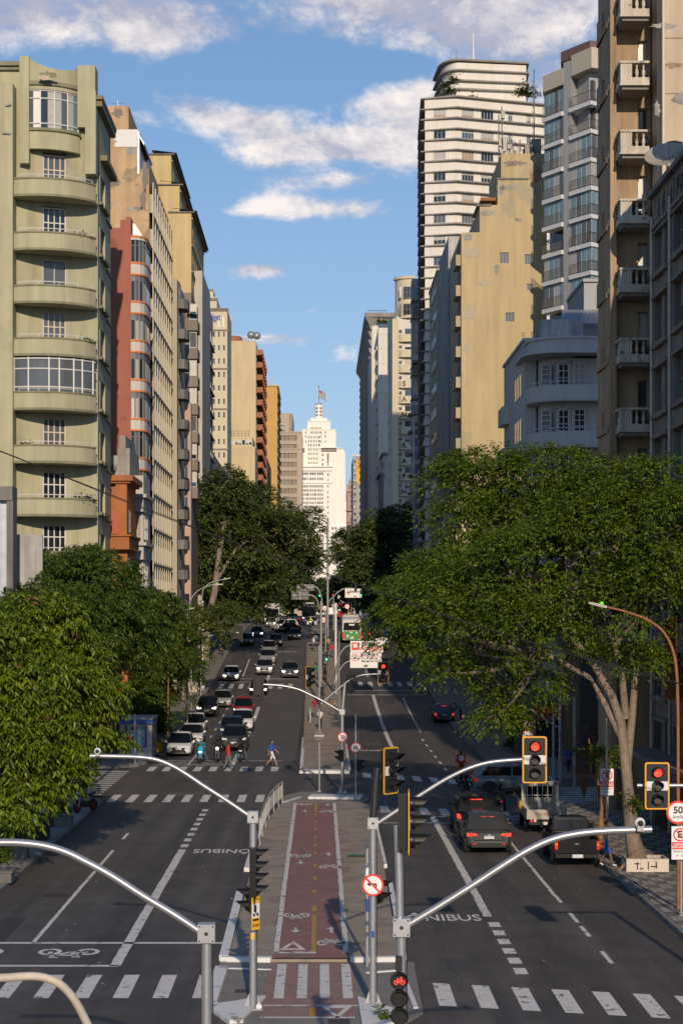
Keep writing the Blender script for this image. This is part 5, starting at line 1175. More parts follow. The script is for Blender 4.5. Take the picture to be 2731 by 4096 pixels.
q.tube([(U(1004, D), D+1, V(598, D)), (U(1030, D), D+1, V(598, D))], .04, 4); part(rbp, q, 'railing', 'iron')
for z in np.arange(12, V(640, D)-2, 3.0): window(rbp, (U(1005, D)-.02, D+14, z), (0, -1, 0), 1, 12, .9, 2.2, -.03, 5, 1, 'frame_grey')
# ---- white banded tower
bt = bld('banded_tower', 'tall white tower with dark horizontal ledges and curved set-back top', U(1080, 256), 262)
cA = (U(968, 278), 278.0); cB = (U(976, 256), 256.0); cC = (U(1047, 255), 255.0); cD = (U(1260, 259.5), 259.5); foot = [cA, cB, cC, cD, (cD[0], 285), (cA[0], 285)]
pch = 2.8; zt = V(222, 255); q = MB(); q.prism(foot, 0, zt-.1)
part(bt, q, 'core', 'band_tower')
plan = [cA, cB, cC, cD]
zs_ = []; z = zt; k = 0; le = MB(); sp_ = MB()
pl_in = offset(plan, .12); pl_l = offset(plan, .62)
while z > 12:
    ribbon(le, pl_l, .8, z-.13, z+.05); ribbon(le, pl_l, .8, z-1.55, z-1.40)
    ribbon(sp_, offset(plan, .08), .1, z-1.40, z-.13)      # white spandrel
    # window band between z-2.8 and z-1.55
    for (a, b, cols) in ((cB, cC, ((.0, .27), (.67, 1.0))), (cC, cD, ((0, .055), (.185, .26), (.395, .55), (.6, .75), (.8, 1)))):
        for (t0, t1) in cols:
            p0, p1 = lerp(a, b, t0), lerp(a, b, t1); du = Vector((p1[0]-p0[0], p1[1]-p0[1], 0)); ln = du.length; du.normalize(); nn = du.cross(UP)*.08
            sp_.add([(p0[0]+nn.x, p0[1]+nn.y, z-pch+.05), (p1[0]+nn.x, p1[1]+nn.y, z-pch+.05), (p1[0]+nn.x, p1[1]+nn.y, z-1.55), (p0[0]+nn.x, p0[1]+nn.y, z-1.55)], [(0, 1, 2, 3)])
    for (a, b, t0, t1, nx) in ((cB, cC, .27, .67, 3), (cC, cD, .055, .185, 4), (cC, cD, .26, .395, 4), (cC, cD, .55, .60, 2), (cC, cD, .75, .80, 2)):
        if a is cC and z < V(560, 255): continue
        p0, p1 = lerp(a, b, t0), lerp(a, b, t1); du = Vector((p1[0]-p0[0], p1[1]-p0[1], 0)); window(bt, (p0[0], p0[1], 0), du, .02, du.length-.02, z-pch+.12, z-1.58, -.04, nx, 1, 'frame_white', None, .05)
    du = Vector((cB[0]-cA[0], cB[1]-cA[1], 0))
    for (t0, t1) in ((.3, .6), (.68, .95)): window(bt, (cA[0], cA[1], 0), du, du.length*t0, du.length*t1, z-pch+.12, z-1.58, -.04, 3, 1, 'frame_dark', 'glass')
    z -= pch
part(bt, le, 'ledge', 'band_ledge'); part(bt, sp_, 'spandrel', 'band_tower')
top = [(U(1012, 262), 272)] + [(U(1017, 262)+2.2-2.2*math.cos(a), 262+4-4*math.sin(a)) for a in np.linspace(0, PI/2, 9)] + [(U(1203, 266), 263.5), (U(1203, 268), 272)]
q = MB(); q.prism(top, zt-.1, V(143, 262)); part(bt, q, 'setback', 'band_tower')
q = MB()
for v in (140, 163.5, 187.5, 207):
    ribbon(q, offset(top, .55), .7, V(v, 262), V(v-3.2, 262))
part(bt, q, 'ledge', 'band_ledge')
q = MB(); q.prism(offset(top, .5), V(141, 262), V(138, 262)); part(bt, q, 'roof', 'band_ledge')
part(bt, MB().tube([(U(1053, 262), 266, V(140, 262)), (U(1053, 262), 266, V(100, 262))], .05, 4).tube([(U(1092, 262), 266, V(140, 262)), (U(1092, 262), 266, V(57, 262))], [.12, .05], 5).tube([(U(1053, 262), 266, V(117, 262)), (U(1069, 262), 266, V(118, 262))], .05, 4), 'antenna', 'galv_dull')
for (u, v, r_, n_) in ((1030, 205, 1.0, 260), (1040, 180, .9, 160), (1022, 188, .6, 90), (1196, 207, .8, 160), (1205, 203, .9, 160), (1222, 210, 1.0, 160), (1085, 214, .4, 50)): leafy(bt, (U(u, 258), 258.0, V(v, 258)-.8), r_, n_, 'leaf_light' if u < 1100 else 'leaf_mid', ls=.45)
# ---- blue-panelled house and glass-topped block between
bp_ = bld('blue_panel_block', 'narrow block with blue grey panels and white strips', U(957, 292), 296)
D = 292.0; part(bp_, MB().box(U(951, D), U(966, D), D, 296, 0, V(955, D)), 'wall', 'grey_white')
for v in range(1005, 1300, 30): part(bp_, MB().box(U(951.5, D), U(963, D), D-.12, D, V(v+20, D), V(v, D)), 'panel', 'blue_panel')
for i, v in enumerate(range(965, 1010, 20)): window(bp_, (U(952, D), D-.05, V(v+14, D)), (1, 0, 0), 0, .6, 0, .9, 0, 1, 1, 'frame_grey')
gt = bld('glass_bay_block', 'grey block with glazed green bays and cluttered balconies', U(954, 312), 318)
D = 312.0; xa = U(946, D); q = MB(); q.box(xa, U(966, D), D, 316, 0, V(640, D)); part(gt, q, 'wall', 'cement')
for i, v in enumerate((690, 730, 842, 860, 915, 950, 990, 1040, 1090, 1130, 1180)):
    z = V(v, D); p_ = part(gt, MB().box(U(944 if i < 5 else 938, D), U(962, D), D-1.2, D+4, z-.25, z), 'balcony', 'cement_dark')
    window(gt, (U(946, D), D-1.0, z), (1, 0, 0), 0, U(960, D)-xa, 0, 1.9, 0, 2, 1, 'frame_grey', random.choice(['glass_teal', 'win_mid', 'glass_teal']))
for i in range(9): part(gt, MB().box(xa-.45, xa, D+.6+(i % 3), D+1.3+(i % 3), V(1020+i*26, D), V(1012+i*26, D)), 'air_conditioner', 'grey_white')
# ---- hotel with vertical letters
sr = bld('lettered_hotel', 'cream white hotel with bowed top and vertical black letters on its balconies', U(915, 373), 380)
D = 373.0; xa, xb = U(911, D), U(950, D)
topc = smooth_arc((U(907, D+3), D+3), (U(952, D), D), 1.2, 10)
q = MB(); q.prism(topc+[(U(952, D), 400), (U(907, 400), 400)], V(727, D), V(636, D)); ribbon(q, offset(topc, .3), .5, V(640, D), V(634, D)); ribbon(q, offset(topc, .3), .5, V(730, D), V(724, D)); part(sr, q, 'bowed_top', 'hotel')
for v in (689, 728): 
    for (u0, u1) in ((916, 922), (926, 948)): window(sr, (U(u0, D), D-.35, V(v-4, D)), (1, 0, 0), 0, U(u1, D)-U(u0, D), 0, 2.2, 0, 3, 2, 'frame_grey')
q = MB(); q.box(xa, xb, D+.5, 398, 0, V(727, D)); q.box(U(894, 388), xa-.05, 385, 398, 0, V(733, 388)); part(sr, q, 'wall', 'san_white')
q = MB(); q.box(xa-.9, xa+.3, D-.6, D+3, 0, V(733, D)); part(sr, q, 'pilaster', 'hotel')
L_ = 'SAN RAPHAEL'; vb = 768
for i in range(14):
    v = vb + i*35.4; z = V(v, D); arc_ = [(xa+.3, D+.2), (xa+.8, D-.3), (xa+1.5, D-.45), (xb, D-.45)]
    q = MB(); ribbon(q, arc_, .3, z-1.35, z); q.prism(arc_+[(xb, D+1), (xa+.3, D+1)], z-1.45, z-1.35); p_ = part(sr, q, 'balcony', 'hotel')
    window(sr, (xa+1.6, D+.45, z), (1, 0, 0), 0, 1.5, .0, 1.2, 0, 3, 1, 'frame_grey'); part(sr, MB().box(xa+.45, xa+1.0, D, D+.5, z+.5, z+.9), 'air_conditioner', 'cement_dark')
    if 3 <= i < 14 and L_[i-3] != ' ': o = put_text(sr, L_[i-3], 'sign_black', 1.35, Vector((U(927.5, D), D-.5, z-.68))-sr.location, ext=.04, bold=.02)
for z in np.arange(14, V(745, 388), 3.0): window(sr, (U(894, 388)-.02, 396, z), (0, -1, 0), .5, 10, .7, 2.0, -.03, 6, 1, 'frame_white')
# ---- far right blocks
ob2 = bld('old_corner_block', 'old dark edged low block below the white slab', U(884, 420), 425); D = 420.0
part(ob2, MB().box(U(879, D), U(894, D), D, 440, 0, V(1046, D)), 'wall', 'grey_white'); part(ob2, MB().box(U(875, D), U(895, D), D-.6, 440, V(1046, D), V(1040, D)).box(U(873, D), U(880, D), D-.3, 440, 0, V(1088, D)).box(U(868, D), U(881, D), D-.8, 440, V(1092, D), V(1086, D)), 'cornice', 'cement_dark')
for v in (1060, 1110, 1150): window(ob2, (U(876.5, D), D-.35, V(v+14, D)), (1, 0, 0), 0, .3, 0, 1.6, 0, 1, 2, 'frame_grey')
ws = bld('white_slab_block', 'white blind slab with rooftop palms and blue glass parapet', U(880, 432), 438); D = 432.0
part(ws, MB().box(U(868.5, D), U(896, D), D, 470, 0, V(752, D)).box(U(853, D+6), U(869, D+6), D+6, 470, 0, V(795, D)), 'wall', 'san_white')
for zz_ in np.arange(16, V(760, D), 3.3): part(ws, MB().box(U(868.4, D), U(894, D), D-.04, D, zz_, zz_+.06), 'joint', 'grey_white')
part(ws, MB().box(U(868, D), U(897, D), D-.2, D+.1, V(752, D), V(744, D)), 'glass_parapet', 'glass_blue')
for u in (875, 884): leafy(ws, (U(u, D), D+1, V(748, D)), .9, 90, 'leaf_mid', 'palm', .9)
for z in np.arange(16, V(770, D), 3.3): part(ws, MB().box(U(868.4, D)-.35, U(868.4, D), D+2, D+30, z, z+.9), 'ledge', 'san_white')
rk = bld('ribbed_office_tower', 'dark ribbed office tower with flared concrete cap', U(855, 480), 490); D = 480.0
xs = U(851, D); part(rk, MB().box(xs+.3, U(906, D), D, 560, 0, V(730, D)), 'wall', 'san_white')
part(rk, MB().box(xs, xs+.4, D+.05, 590, 0, V(735, D)), 'core', 'rib_dark')
z = V(742, D)
while z > 14:
    part(rk, MB().quad((xs-.02, 590, z-1.5), (xs-.02, D, z-1.5), (xs-.55, D, z-.15), (xs-.55, 590, z-.15)).box(xs-.55, xs, D, 590, z-.15, z+.1).quad((xs-.02, D, z-1.5), (xs+.3, D, z-1.5), (xs+.3, D, z), (xs-.55, D, z-.15)), 'slat', 'rib_concrete'); z -= 2.1
part(rk, MB().prism([(xs-1.5, D-1.2), (U(908, D), D-1.2), (U(908, D), 560), (xs-1.5, 592)], V(729, D), V(720, D)).quad((xs-1.5, D-1.2, V(729, D)), (xs-1.5, 592, V(729, D)), (xs, 592, V(750, D)), (xs, D, V(750, D))).quad((xs-1.5, D-1.2, V(729, D)), (xs, D, V(750, D)), (U(906, D), D, V(735, D)), (U(906, D), D-1.2, V(729, D))), 'cap', 'rib_concrete')
q = MB()
for u in range(846, 888, 5): q.tube([(U(u, D), D, V(720, D)), (U(u, D), D, V(713, D))], .05, 3)
q.tube([(U(845, D), D, V(713, D)), (U(890, D), D, V(713, D))], .05, 3); part(rk, q, 'railing', 'iron')
part(rk, MB().box(U(884, D), U(904, D), D-.1, D, V(740, D), V(728, D)), 'window', 'glass')
lr = bld('low_row_houses', 'low mixed grey and ochre house fronts at the end of the avenue', U(862, 560), 566); D = 560.0
part(lr, MB().box(U(856, D), U(864, D), D, 590, 0, V(1150, D)), 'wall', 'ochre'); part(lr, MB().box(U(862, D), U(890, D), D-10, 590, 0, V(1165, D)), 'wall', 'blue_panel'); part(lr, MB().box(U(876, 470), U(896, 470), 470, 480, 0, V(1150, 470)), 'wall', 'cement')
for u in (864, 869, 874): window(lr, (U(u, D-10), D-10.05, V(1185, D-10)), (1, 0, 0), 0, .5, 0, 1.3, 0, 1, 1, 'frame_white')
# blocks farther off that close the gaps between fronts
fb_ = bld('distant_block', 'pale distant block glimpsed low behind the avenue trees', U(560, 1000), 1010); part(fb_, MB().box(-140, -25, 1000, 1040, 0, 40).box(-60, -28, 995, 1000, 0, 34), 'wall', 'beige_grid')
for k in range(8): window(fb_, (-58+k*3.6, 994.95, 14), (1, 0, 0), 0, 1.8, 0, 2, 0, 1, 1, 'frame_grey'); window(fb_, (-58+k*3.6, 994.95, 20), (1, 0, 0), 0, 1.8, 0, 2, 0, 1, 1, 'frame_grey'); window(fb_, (-58+k*3.6, 994.95, 26), (1, 0, 0), 0, 1.8, 0, 2, 0, 1, 1, 'frame_grey')
# blocks along the cross street and behind the fronts (seen only between things)
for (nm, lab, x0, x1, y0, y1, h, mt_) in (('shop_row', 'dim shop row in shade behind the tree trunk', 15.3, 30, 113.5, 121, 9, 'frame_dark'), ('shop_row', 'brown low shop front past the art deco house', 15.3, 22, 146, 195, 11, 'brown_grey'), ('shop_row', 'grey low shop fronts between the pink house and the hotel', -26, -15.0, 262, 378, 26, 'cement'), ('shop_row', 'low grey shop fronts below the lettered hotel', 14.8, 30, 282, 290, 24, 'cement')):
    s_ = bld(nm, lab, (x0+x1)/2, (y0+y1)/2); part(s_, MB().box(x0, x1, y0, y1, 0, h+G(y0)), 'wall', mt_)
    side = x0 if x0 > 0 else x1
    for k in range(int((y1-y0)/4)): part(s_, MB().box(side-.06, side+.06, y0+.5+k*4, y0+3.6+k*4, G(y0)+.15, G(y0)+3.0), 'shopfront', random.choice(['black_matt', 'frame_dark', 'cement', 'sign_red' if k % 3 == 0 else 'frame_dark']))
    if x0 > 0 and y0 < 130:
        for k in range(3): part(s_, MB().box(x0+.8+k*3.2, x0+3.4+k*3.2, y0-.06, y0+.02, .2, 3.0), 'shopfront', 'black_matt')
for k, (u, v, ru, rv, mt_) in enumerate(((1086, 580, 22, 16, 'rough_beige'), (1110, 650, 20, 7, 'rough_beige'), (1078, 720, 12, 22, 'rough_beige'), (1150, 440, 8, 10, 'cement'), (1165, 430, 26, 8, 'cement'), (1120, 490, 20, 8, 'cement'), (1180, 375, 30, 9, 'brown_grey'), (1072, 800, 10, 14, 'rough_beige'), (1190, 505, 10, 6, 'cement'), (1140, 618, 7, 16, 'cement'), (1230, 400, 16, 30, 'brown_front'), (1074, 545, 14, 8, 'cement'))): peel(yw, u, v, 198.0, ru, rv, mt_, k+40, -.03)
for k, (u, v, ru, rv) in enumerate(((1520, 60, 30, 8), (1545, 150, 24, 10), (1508, 250, 8, 22), (1555, 230, 16, 6))): peel(bb, u, v, 90.2, ru, rv, 'brown_front' if k % 2 else 'cement', k+70, -.02)
peel(gb, 103, 178, 122.3, 17, 8, 'tan_light', 91, -.0); peel(gb, 112, 172, 122.35, 24, 10, 'green_dark', 92, .0); peel(gb, 20, 240, 121.35, 8, 4, 'cement', 93); peel(gb, 15, 305, 121.35, 14, 3, 'cement', 94)
# shop fronts under the art deco house
part(ag, MB().box(U(1214, 128), 24, 127.5, 129.2, .1, 4.4), 'ground_floor_wall', 'cement_dark')
for k in range(5):
    x = U(1214, 128)+.4+k*2.0; part(ag, MB().box(x, x+1.6, 127.42, 127.5, .14, 2.9), 'shopfront', ['black_matt', 'frame_dark', 'black_matt', 'door_wood', 'black_matt'][k]); part(ag, MB().box(x-.1, x+1.7, 127.3, 127.5, 3.0, 3.55), 'shop_sign', ['sign_red', 'cement', 'frame_dark', 'sign_yellow', 'cloth_green'][k])
    part(ag, MB().add([(x-.15, 127.5, 3.0), (x+1.75, 127.5, 3.0), (x+1.75, 126.5, 2.6), (x-.15, 126.5, 2.6)], [(0, 1, 2, 3), (3, 2, 1, 0)]), 'awning', ['cloth_maroon', 'cement_dark', 'cloth_navy', 'cement_dark', 'cloth_maroon'][k])
xs = U(1188, 136)
for k in range(3): part(ag, MB().box(xs-.08, xs+.02, 132.2+k*3.6, 135+k*3.6, .14, 3.0), 'shopfront', ['black_matt', 'frame_dark', 'black_matt'][k]); part(ag, MB().box(xs-.9, xs, 132+k*3.6, 135.2+k*3.6, 3.1, 3.25), 'awning', 'cement_dark')
# ------------------------------------------------------------------ trees
def unit(a): return a/np.maximum(np.linalg.norm(a, axis=-1, keepdims=True), 1e-6)
def leaves_mesh(name, blobs, n, ls, mat, clump=1.0, droop=.5, seed=1, twig=.55, per=9, wid=.42, fill=.12, shell=(.62, 1.15), dens=1.6):
    """crown of single folded leaves: blobs -> clumps on their skin -> twigs -> leaves"""
    r = np.random.default_rng(seed); V_ = []
    area = np.array([(b[3]*b[4]+b[3]*b[5]+b[4]*b[5]) for b in blobs]); BB = np.array(blobs); CL = []
    for i, b in enumerate(blobs):
        c = np.array(b[:3]); R = np.array(b[3:6]); ncl = max(6, int(dens*area[i]/(clump*clump))); d = unit(r.normal(size=(ncl, 3))); d[:, 2] = np.where(d[:, 2] < -.55, -d[:, 2], d[:, 2])
        cc = c + d*R*r.uniform(shell[0], shell[1], (ncl, 1)); q = np.linalg.norm((cc[:, None, :]-BB[None, :, :3])/BB[None, :, 3:6], axis=2); q[:, i] = 9; ok = (q.min(1) > .78) | (r.random(ncl) < .08); CL.append((cc[ok], d[ok]))
    tot = sum(len(c[0]) for c in CL)
    for b, (cc, d) in zip(blobs, CL):
        if not len(cc): continue
        s = len(cc)/tot
        c = np.array(b[:3]); R = np.array(b[3:6]); nl = int(n*s); ntw = max(4, nl//per)
        ncl = len(cc); cr = clump*r.uniform(.35, 1.5, (ncl, 1))
        k = r.integers(0, ncl, ntw); e = unit(r.normal(size=(ntw, 3)) + d[k]*.55 + np.array([0, 0, .6]))
        p = cc[k] + e*cr[k]*np.array([1, 1, .5])*(r.uniform(.6, 1.0, (ntw, 1)))
        inner = r.random(ntw) < fill; p[inner] = c + unit(r.normal(size=(inner.sum(), 3)))*R*r.uniform(.25, .8, (inner.sum(), 1))
        td = unit(e*.8 + d[k]*.5 + r.normal(size=(ntw, 3))*.35 + np.array([0, 0, -.15]))
        t = np.tile(np.linspace(.1, 1, per), ntw)[:, None]; P = np.repeat(p, per, 0); T = np.repeat(td, per, 0)
        side = unit(np.cross(T, np.array([0, 0, 1.]))); sg = np.tile(np.where(np.arange(per) % 2, 1., -1.), ntw)[:, None]
        base = P + T*t*twig + np.array([0, 0, -1.])*(t**2)*twig*.35*droop
        L_ = unit(T*.55 + side*sg*.75 + r.normal(size=P.shape)*.28 + np.array([0, 0, -1.])*droop*r.uniform(.5, 1.3, t.shape))
        W_ = unit(np.cross(L_, unit(np.array([0, 0, 1.]) + r.normal(size=P.shape)*.45))); N_ = np.cross(W_, L_)
        ln = ls*r.uniform(.65, 1.2, t.shape); big = np.repeat(inner, per)[:, None]; ln = np.where(big, ln*1.8, ln)
        q = np.stack([base, base+L_*ln*.42+W_*ln*wid*.5+N_*ln*.07, base+L_*ln+N_*-.06*ln, base+L_*ln*.42-W_*ln*wid*.5+N_*ln*.07], 1); V_.append(q)
    Q = np.concatenate(V_); m = len(Q); me = bpy.data.meshes.new(name); me.vertices.add(m*4); me.vertices.foreach_set('co', Q.reshape(-1).astype(np.float32))
    me.loops.add(m*6); me.polygons.add(m*2); ix = (np.arange(m)*4)[:, None] + np.array([0, 1, 2, 0, 2, 3]); me.loops.foreach_set('vertex_index', ix.reshape(-1).astype(np.int32))
    me.polygons.foreach_set('loop_start', (np.arange(m*2)*3).astype(np.int32)); me.polygons.foreach_set('loop_total', np.full(m*2, 3, np.int32)); me.update(); me.materials.append(MATS[mat]); return me
def bez(p0, p1, p2, n=7): return [tuple(Vector(p0)*(1-t)**2 + Vector(p1)*2*t*(1-t) + Vector(p2)*t*t) for t in [i/n for i in range(n+1)]]
def tree(name, label, base, trunks, blobs, n, ls, mat, bark='bark', group=None, dry=0, **k):
    """trunks: list of point lists with start/end radius (world numbers)"""
    t = thing(name, label, 'tree', base, 0, group); off = -Vector(base)
    tm = MB()
    for pts, r0, r1 in trunks:
        m_ = len(pts); rs = [r0+(r1-r0)*i/(m_-1) for i in range(m_)]
        if pts[0][2] < base[2]+.3: rs[0] *= 1.45
        tm.tube(pts, rs, 9)
    top = trunks[0][0][-1]; ends = [tr[0][-1] for tr in trunks]
    for b in blobs:
        e = min(ends, key=lambda q: (Vector(q)-Vector(b[:3])).length); c = Vector(b[:3]); E = Vector(e); mid = (E+c)/2 + Vector((0, 0, -.12*(c-E).length)); L_ = (c-E).length
        if L_ > .6: tm.tube(bez(E, mid, c, 6), [max(.03, .16*(1-i/8))*(min(1, L_/5)) for i in range(7)], 6)
        for q_ in range(4):
            dd = Vector((random.gauss(0, 1), random.gauss(0, 1), random.uniform(-.1, 1))).normalized(); f = c + Vector((dd.x*b[3], dd.y*b[4], dd.z*b[5]))*.85
            tm.tube(bez(c, (c+f)/2+Vector((0, 0, .2)), f, 4), [.06, .05, .04, .025, .012], 4)
    tr_ = tm.build('trunk', bark, t, off)
    cr = bpy.data.objects.new('crown', leaves_mesh('crown', blobs, n, ls, mat, **k)); COL.objects.link(cr); cr.parent = t; cr.location = off
    if dry:
        b2 = [(b[0], b[1], b[2], b[3]*.98, b[4]*.98, b[5]*.98) for b in blobs]; kk = dict(k); kk['seed'] = 99; kk['per'] = 5; kk['fill'] = 0.0
        o = bpy.data.objects.new('dry_leaves', leaves_mesh('dry_leaves', b2, dry, ls*1.0, 'leaf_dry', **kk)); COL.objects.link(o); o.parent = t; o.location = off
    return t
def blob(u, v, d, ru, rv, rd): return (U(u, d), d, V(v, d), ru*d/FPX, rd, rv*d/FPX)
# big ficus on the right pavement
bx, by = 11.9, 71.7
A = [blob(1420, 1230, 73, 120, 110, 2.6), blob(1530, 1240, 71, 120, 120, 2.8), blob(1300, 1300, 73, 140, 120, 2.8), blob(1180, 1330, 74, 140, 95, 2.6), blob(1060, 1400, 75, 130, 80, 2.3), blob(1010, 1440, 76, 80, 50, 2.0), blob(1090, 1500, 75, 110, 80, 2.0), blob(1025, 1545, 76, 50, 30, 1.2), blob(1250, 1440, 73, 130, 90, 2.4), blob(1380, 1400, 72, 120, 90, 2.6), blob(1490, 1400, 71, 110, 90, 2.4), blob(1170, 1590, 75, 60, 60, 1.2), blob(1140, 1650, 75, 38, 50, .8), blob(1210, 1560, 74, 50, 60, 1.2), blob(1530, 1320, 70, 80, 80, 2), blob(1430, 1520, 71, 70, 36, 1.0), blob(925, 1390, 76, 35, 22, 1.0), blob(1085, 1130, 80, 75, 62, 2.4), blob(1180, 1125, 79, 95, 65, 2.6), blob(1290, 1120, 78, 95, 62, 2.6), blob(1350, 1170, 76, 80, 70, 2.4), blob(1080, 1240, 79, 80, 70, 2.4), blob(1190, 1230, 78, 105, 75, 2.8), blob(1030, 1320, 78, 85, 55, 2.2), blob(1060, 1070, 80, 35, 22, 1.2), blob(1480, 1110, 73, 90, 45, 2)]
def wp_(u, v, d): return (U(u, d), d, V(v, d))
tree('ficus_tree', 'big spreading ficus tree with pale forked trunk on the patterned pavement', (bx, by, KH),
     [([(bx, by, KH), wp_(1447, 1900, 71.7), wp_(1437, 1760, 71.7), wp_(1450, 1650, 71.7), wp_(1461, 1520, 71.7)], .29, .11), ([(bx-.1, by, .6), wp_(1440, 1800, 71.5), wp_(1425, 1660, 71.5), wp_(1405, 1600, 71.6), wp_(1360, 1520, 72), wp_(1300, 1450, 73)], .23, .10), ([wp_(1430, 1700, 71.5), wp_(1400, 1640, 71.8), wp_(1360, 1560, 72.5), wp_(1250, 1500, 73.5)], .16, .09), ([wp_(1436, 1650, 71.5), wp_(1428, 1560, 71.3), wp_(1410, 1480, 71.5)], .15, .1)],
     A, 195000, .13, 'leaf_ficus', fill=.05, clump=.8, droop=.75, seed=3, twig=.5, wid=.5)
tl_ = thing('planter_box', 'cracked white tiled box around the big ficus trunk with scrawled marks', 'planter', (bx+.15, by-.3, KH))
MB().box(-.78, .78, -.6, -.5, 0, .5).box(-.78, .78, .5, .6, 0, .5).box(-.78, -.68, -.5, .5, 0, .5).box(.68, .78, -.5, .5, 0, .5).box(-.68, .68, -.5, .5, 0, .38, 1).build('box_wall', ['stone_pale', 'earth'], tl_)
tile = MB().box(-.24, .24, -.02, 0, .02, .46).mesh('tile', 'frame_cream')
for k in range(3): inst('tile', tile, tl_, (-.52+k*.52, -.6, 0))
q = MB()
for (x0, z0, x1, z1) in ((-.4, .1, -.36, .38), (-.5, .3, -.3, .34), (-.3, .12, -.15, .16), (.0, .1, .04, .4), (.1, .2, .35, .24), (.3, .15, .34, .4)): q.box(x0, x1, -.63, -.622, z0, z1)
q.build('graffiti', 'graffiti', tl_)
MB().box(-.05, .05, -.06, .06, 0, 1.05).build('plank', 'wood', tl_, (-1.05, -.25, -.02)).rotation_euler = (0, math.radians(42), 0)
# second tree beyond the crossing on the right
B2 = [blob(960, 1390, 134, 90, 60, 2.6), blob(1060, 1350, 131, 100, 70, 3), blob(1170, 1400, 130, 100, 80, 3), blob(1270, 1400, 130, 90, 80, 3), blob(920, 1470, 136, 40, 40, 2)]
tree('ficus_tree', 'darker tree beyond the crossing half hidden behind the big ficus', (13.6, 130, KH), [([(13.6, 130, .14), (13.4, 130, 3), (13.2, 130, 7), (13.0, 130, 10)], .35, .2), ([(13.5, 130, 4), (11.5, 129.5, 8), (9.5, 130, 10)], .18, .1)], B2, 50000, .22, 'leaf_ficus', 'bark_dark', clump=1.2, droop=.7, seed=5, twig=.7, wid=.5)
dkb = [blob(720, 1, 1, 1, 1, 1)][:0]
tree('garden_tree', 'dark tree rising beside the art deco house', (20.0, 121, KH), [([(20, 121, .14), (20, 121, 8), (19.8, 121, 14)], .25, .1)], [(20.0, 121.5, 15.5, 1.7, 1.6, 2.6), (19.4, 121.5, 18.3, 1.2, 1.2, 1.4), (20.4, 121, 12.5, 2.0, 1.6, 2.0)], 16000, .2, 'leaf_dark', 'bark_dark', seed=6, clump=.7)
# left side: bright near tree, dark tree behind it, dark round tree down the street
C1 = [blob(80, 1465, 74, 105, 85, 2.2), blob(30, 1560, 72, 115, 100, 2.2), blob(130, 1575, 75, 105, 85, 2.2), blob(50, 1690, 72, 110, 85, 2.2), blob(175, 1670, 75, 80, 55, 1.6), blob(70, 1775, 73, 85, 55, 1.6), blob(20, 1845, 71, 75, 38, 1.2), blob(-40, 1600, 71, 110, 180, 2), blob(228, 1700, 77, 34, 20, .7)]
tree('street_tree', 'bright green tree with long drooping leaves filling the left edge', (-12.3, 84, KH), [([(-12.3, 84, .14), (-12.3, 83, 2.5), (-12.0, 80, 5), (-11.6, 76, 6.5)], .24, .14)], C1, 62000, .27, 'leaf_bright', 'bark', clump=.62, droop=1.0, seed=8, twig=.6, wid=.34, dry=160)
C2 = [blob(180, 1370, 106, 130, 90, 3), blob(60, 1350, 108, 110, 70, 3), blob(290, 1420, 112, 110, 80, 3), blob(120, 1450, 100, 130, 90, 3), blob(250, 1480, 106, 110, 80, 2.8), blob(20, 1440, 104, 90, 90, 2.6), blob(200, 1300, 108, 50, 30, 1.2)]
tree('street_tree', 'tall dark green tree between the bright tree and the green block', (-12.6, 94, KH), [([(-12.6, 94, .14), (-12.4, 95, 2), (-12.2, 97, 3.6), (-12.6, 100, 6)], .26, .16), ([(-12.2, 97, 3.4), (-11.7, 98, 5), (-11.4, 101, 7)], .14, .1)], C2, 72000, .26, 'leaf_mid', 'bark', clump=.8, droop=.9, seed=9, twig=.6, wid=.36)
C3 = [blob(370, 1470, 142, 75, 70, 2.8), blob(390, 1540, 146, 65, 55, 2.6), blob(320, 1520, 140, 80, 80, 2.8), blob(350, 1600, 144, 75, 50, 2.6), blob(270, 1560, 138, 70, 60, 2.4), blob(310, 1640, 140, 50, 45, 1.8), blob(420, 1500, 150, 40, 40, 1.8), blob(290, 1600, 136, 50, 50, 2), blob(240, 1510, 132, 60, 60, 2.4), blob(340, 1665, 139, 34, 26, 1.2)]
tree('street_tree', 'dark rounded tree over the newsstand with green mossy trunk', (-13.0, 160, G(160)+KH), [([(-13.0, 160, G(160)+.1), (-13.0, 158, 3), (-13.0, 154, 5), (-12.6, 148, 6.5)], .34, .2)], C3, 52000, .26, 'leaf_mid', 'bark_green', clump=.85, droop=.85, seed=10, twig=.6, wid=.38)
C4 = [blob(500, 1140, 222, 75, 50, 3.6), blob(450, 1200, 220, 65, 55, 3.4), blob(560, 1190, 225, 85, 60, 4), blob(640, 1230, 232, 65, 50, 3.4), blob(520, 1260, 222, 95, 60, 3.8), blob(610, 1290, 230, 95, 55, 3.8), blob(450, 1280, 221, 55, 55, 3), blob(560, 1340, 226, 100, 45, 3.6), blob(690, 1285, 238, 45, 35, 2.4), blob(680, 1215, 238, 40, 40, 2.4), blob(560, 1400, 228, 70, 45, 3), blob(470, 1340, 222, 45, 30, 2)]
tree('avenue_tree', 'very tall dark tree with pale trunk rising over the left carriageway', (-12.8, 214, G(214)+KH), [([(-12.9, 214, G(214)+.1), (-12.6, 215, 8), (-11.8, 217, 12), (-11.4, 218, 16), (-10.8, 220, 20)], .5, .25), ([(-11.8, 217, 13), (-9.5, 220, 17), (-7, 224, 19)], .25, .14)], C4, 80000, .36, 'leaf_dark', 'bark', clump=1.25, droop=.5, seed=11, twig=.9, wid=.5)
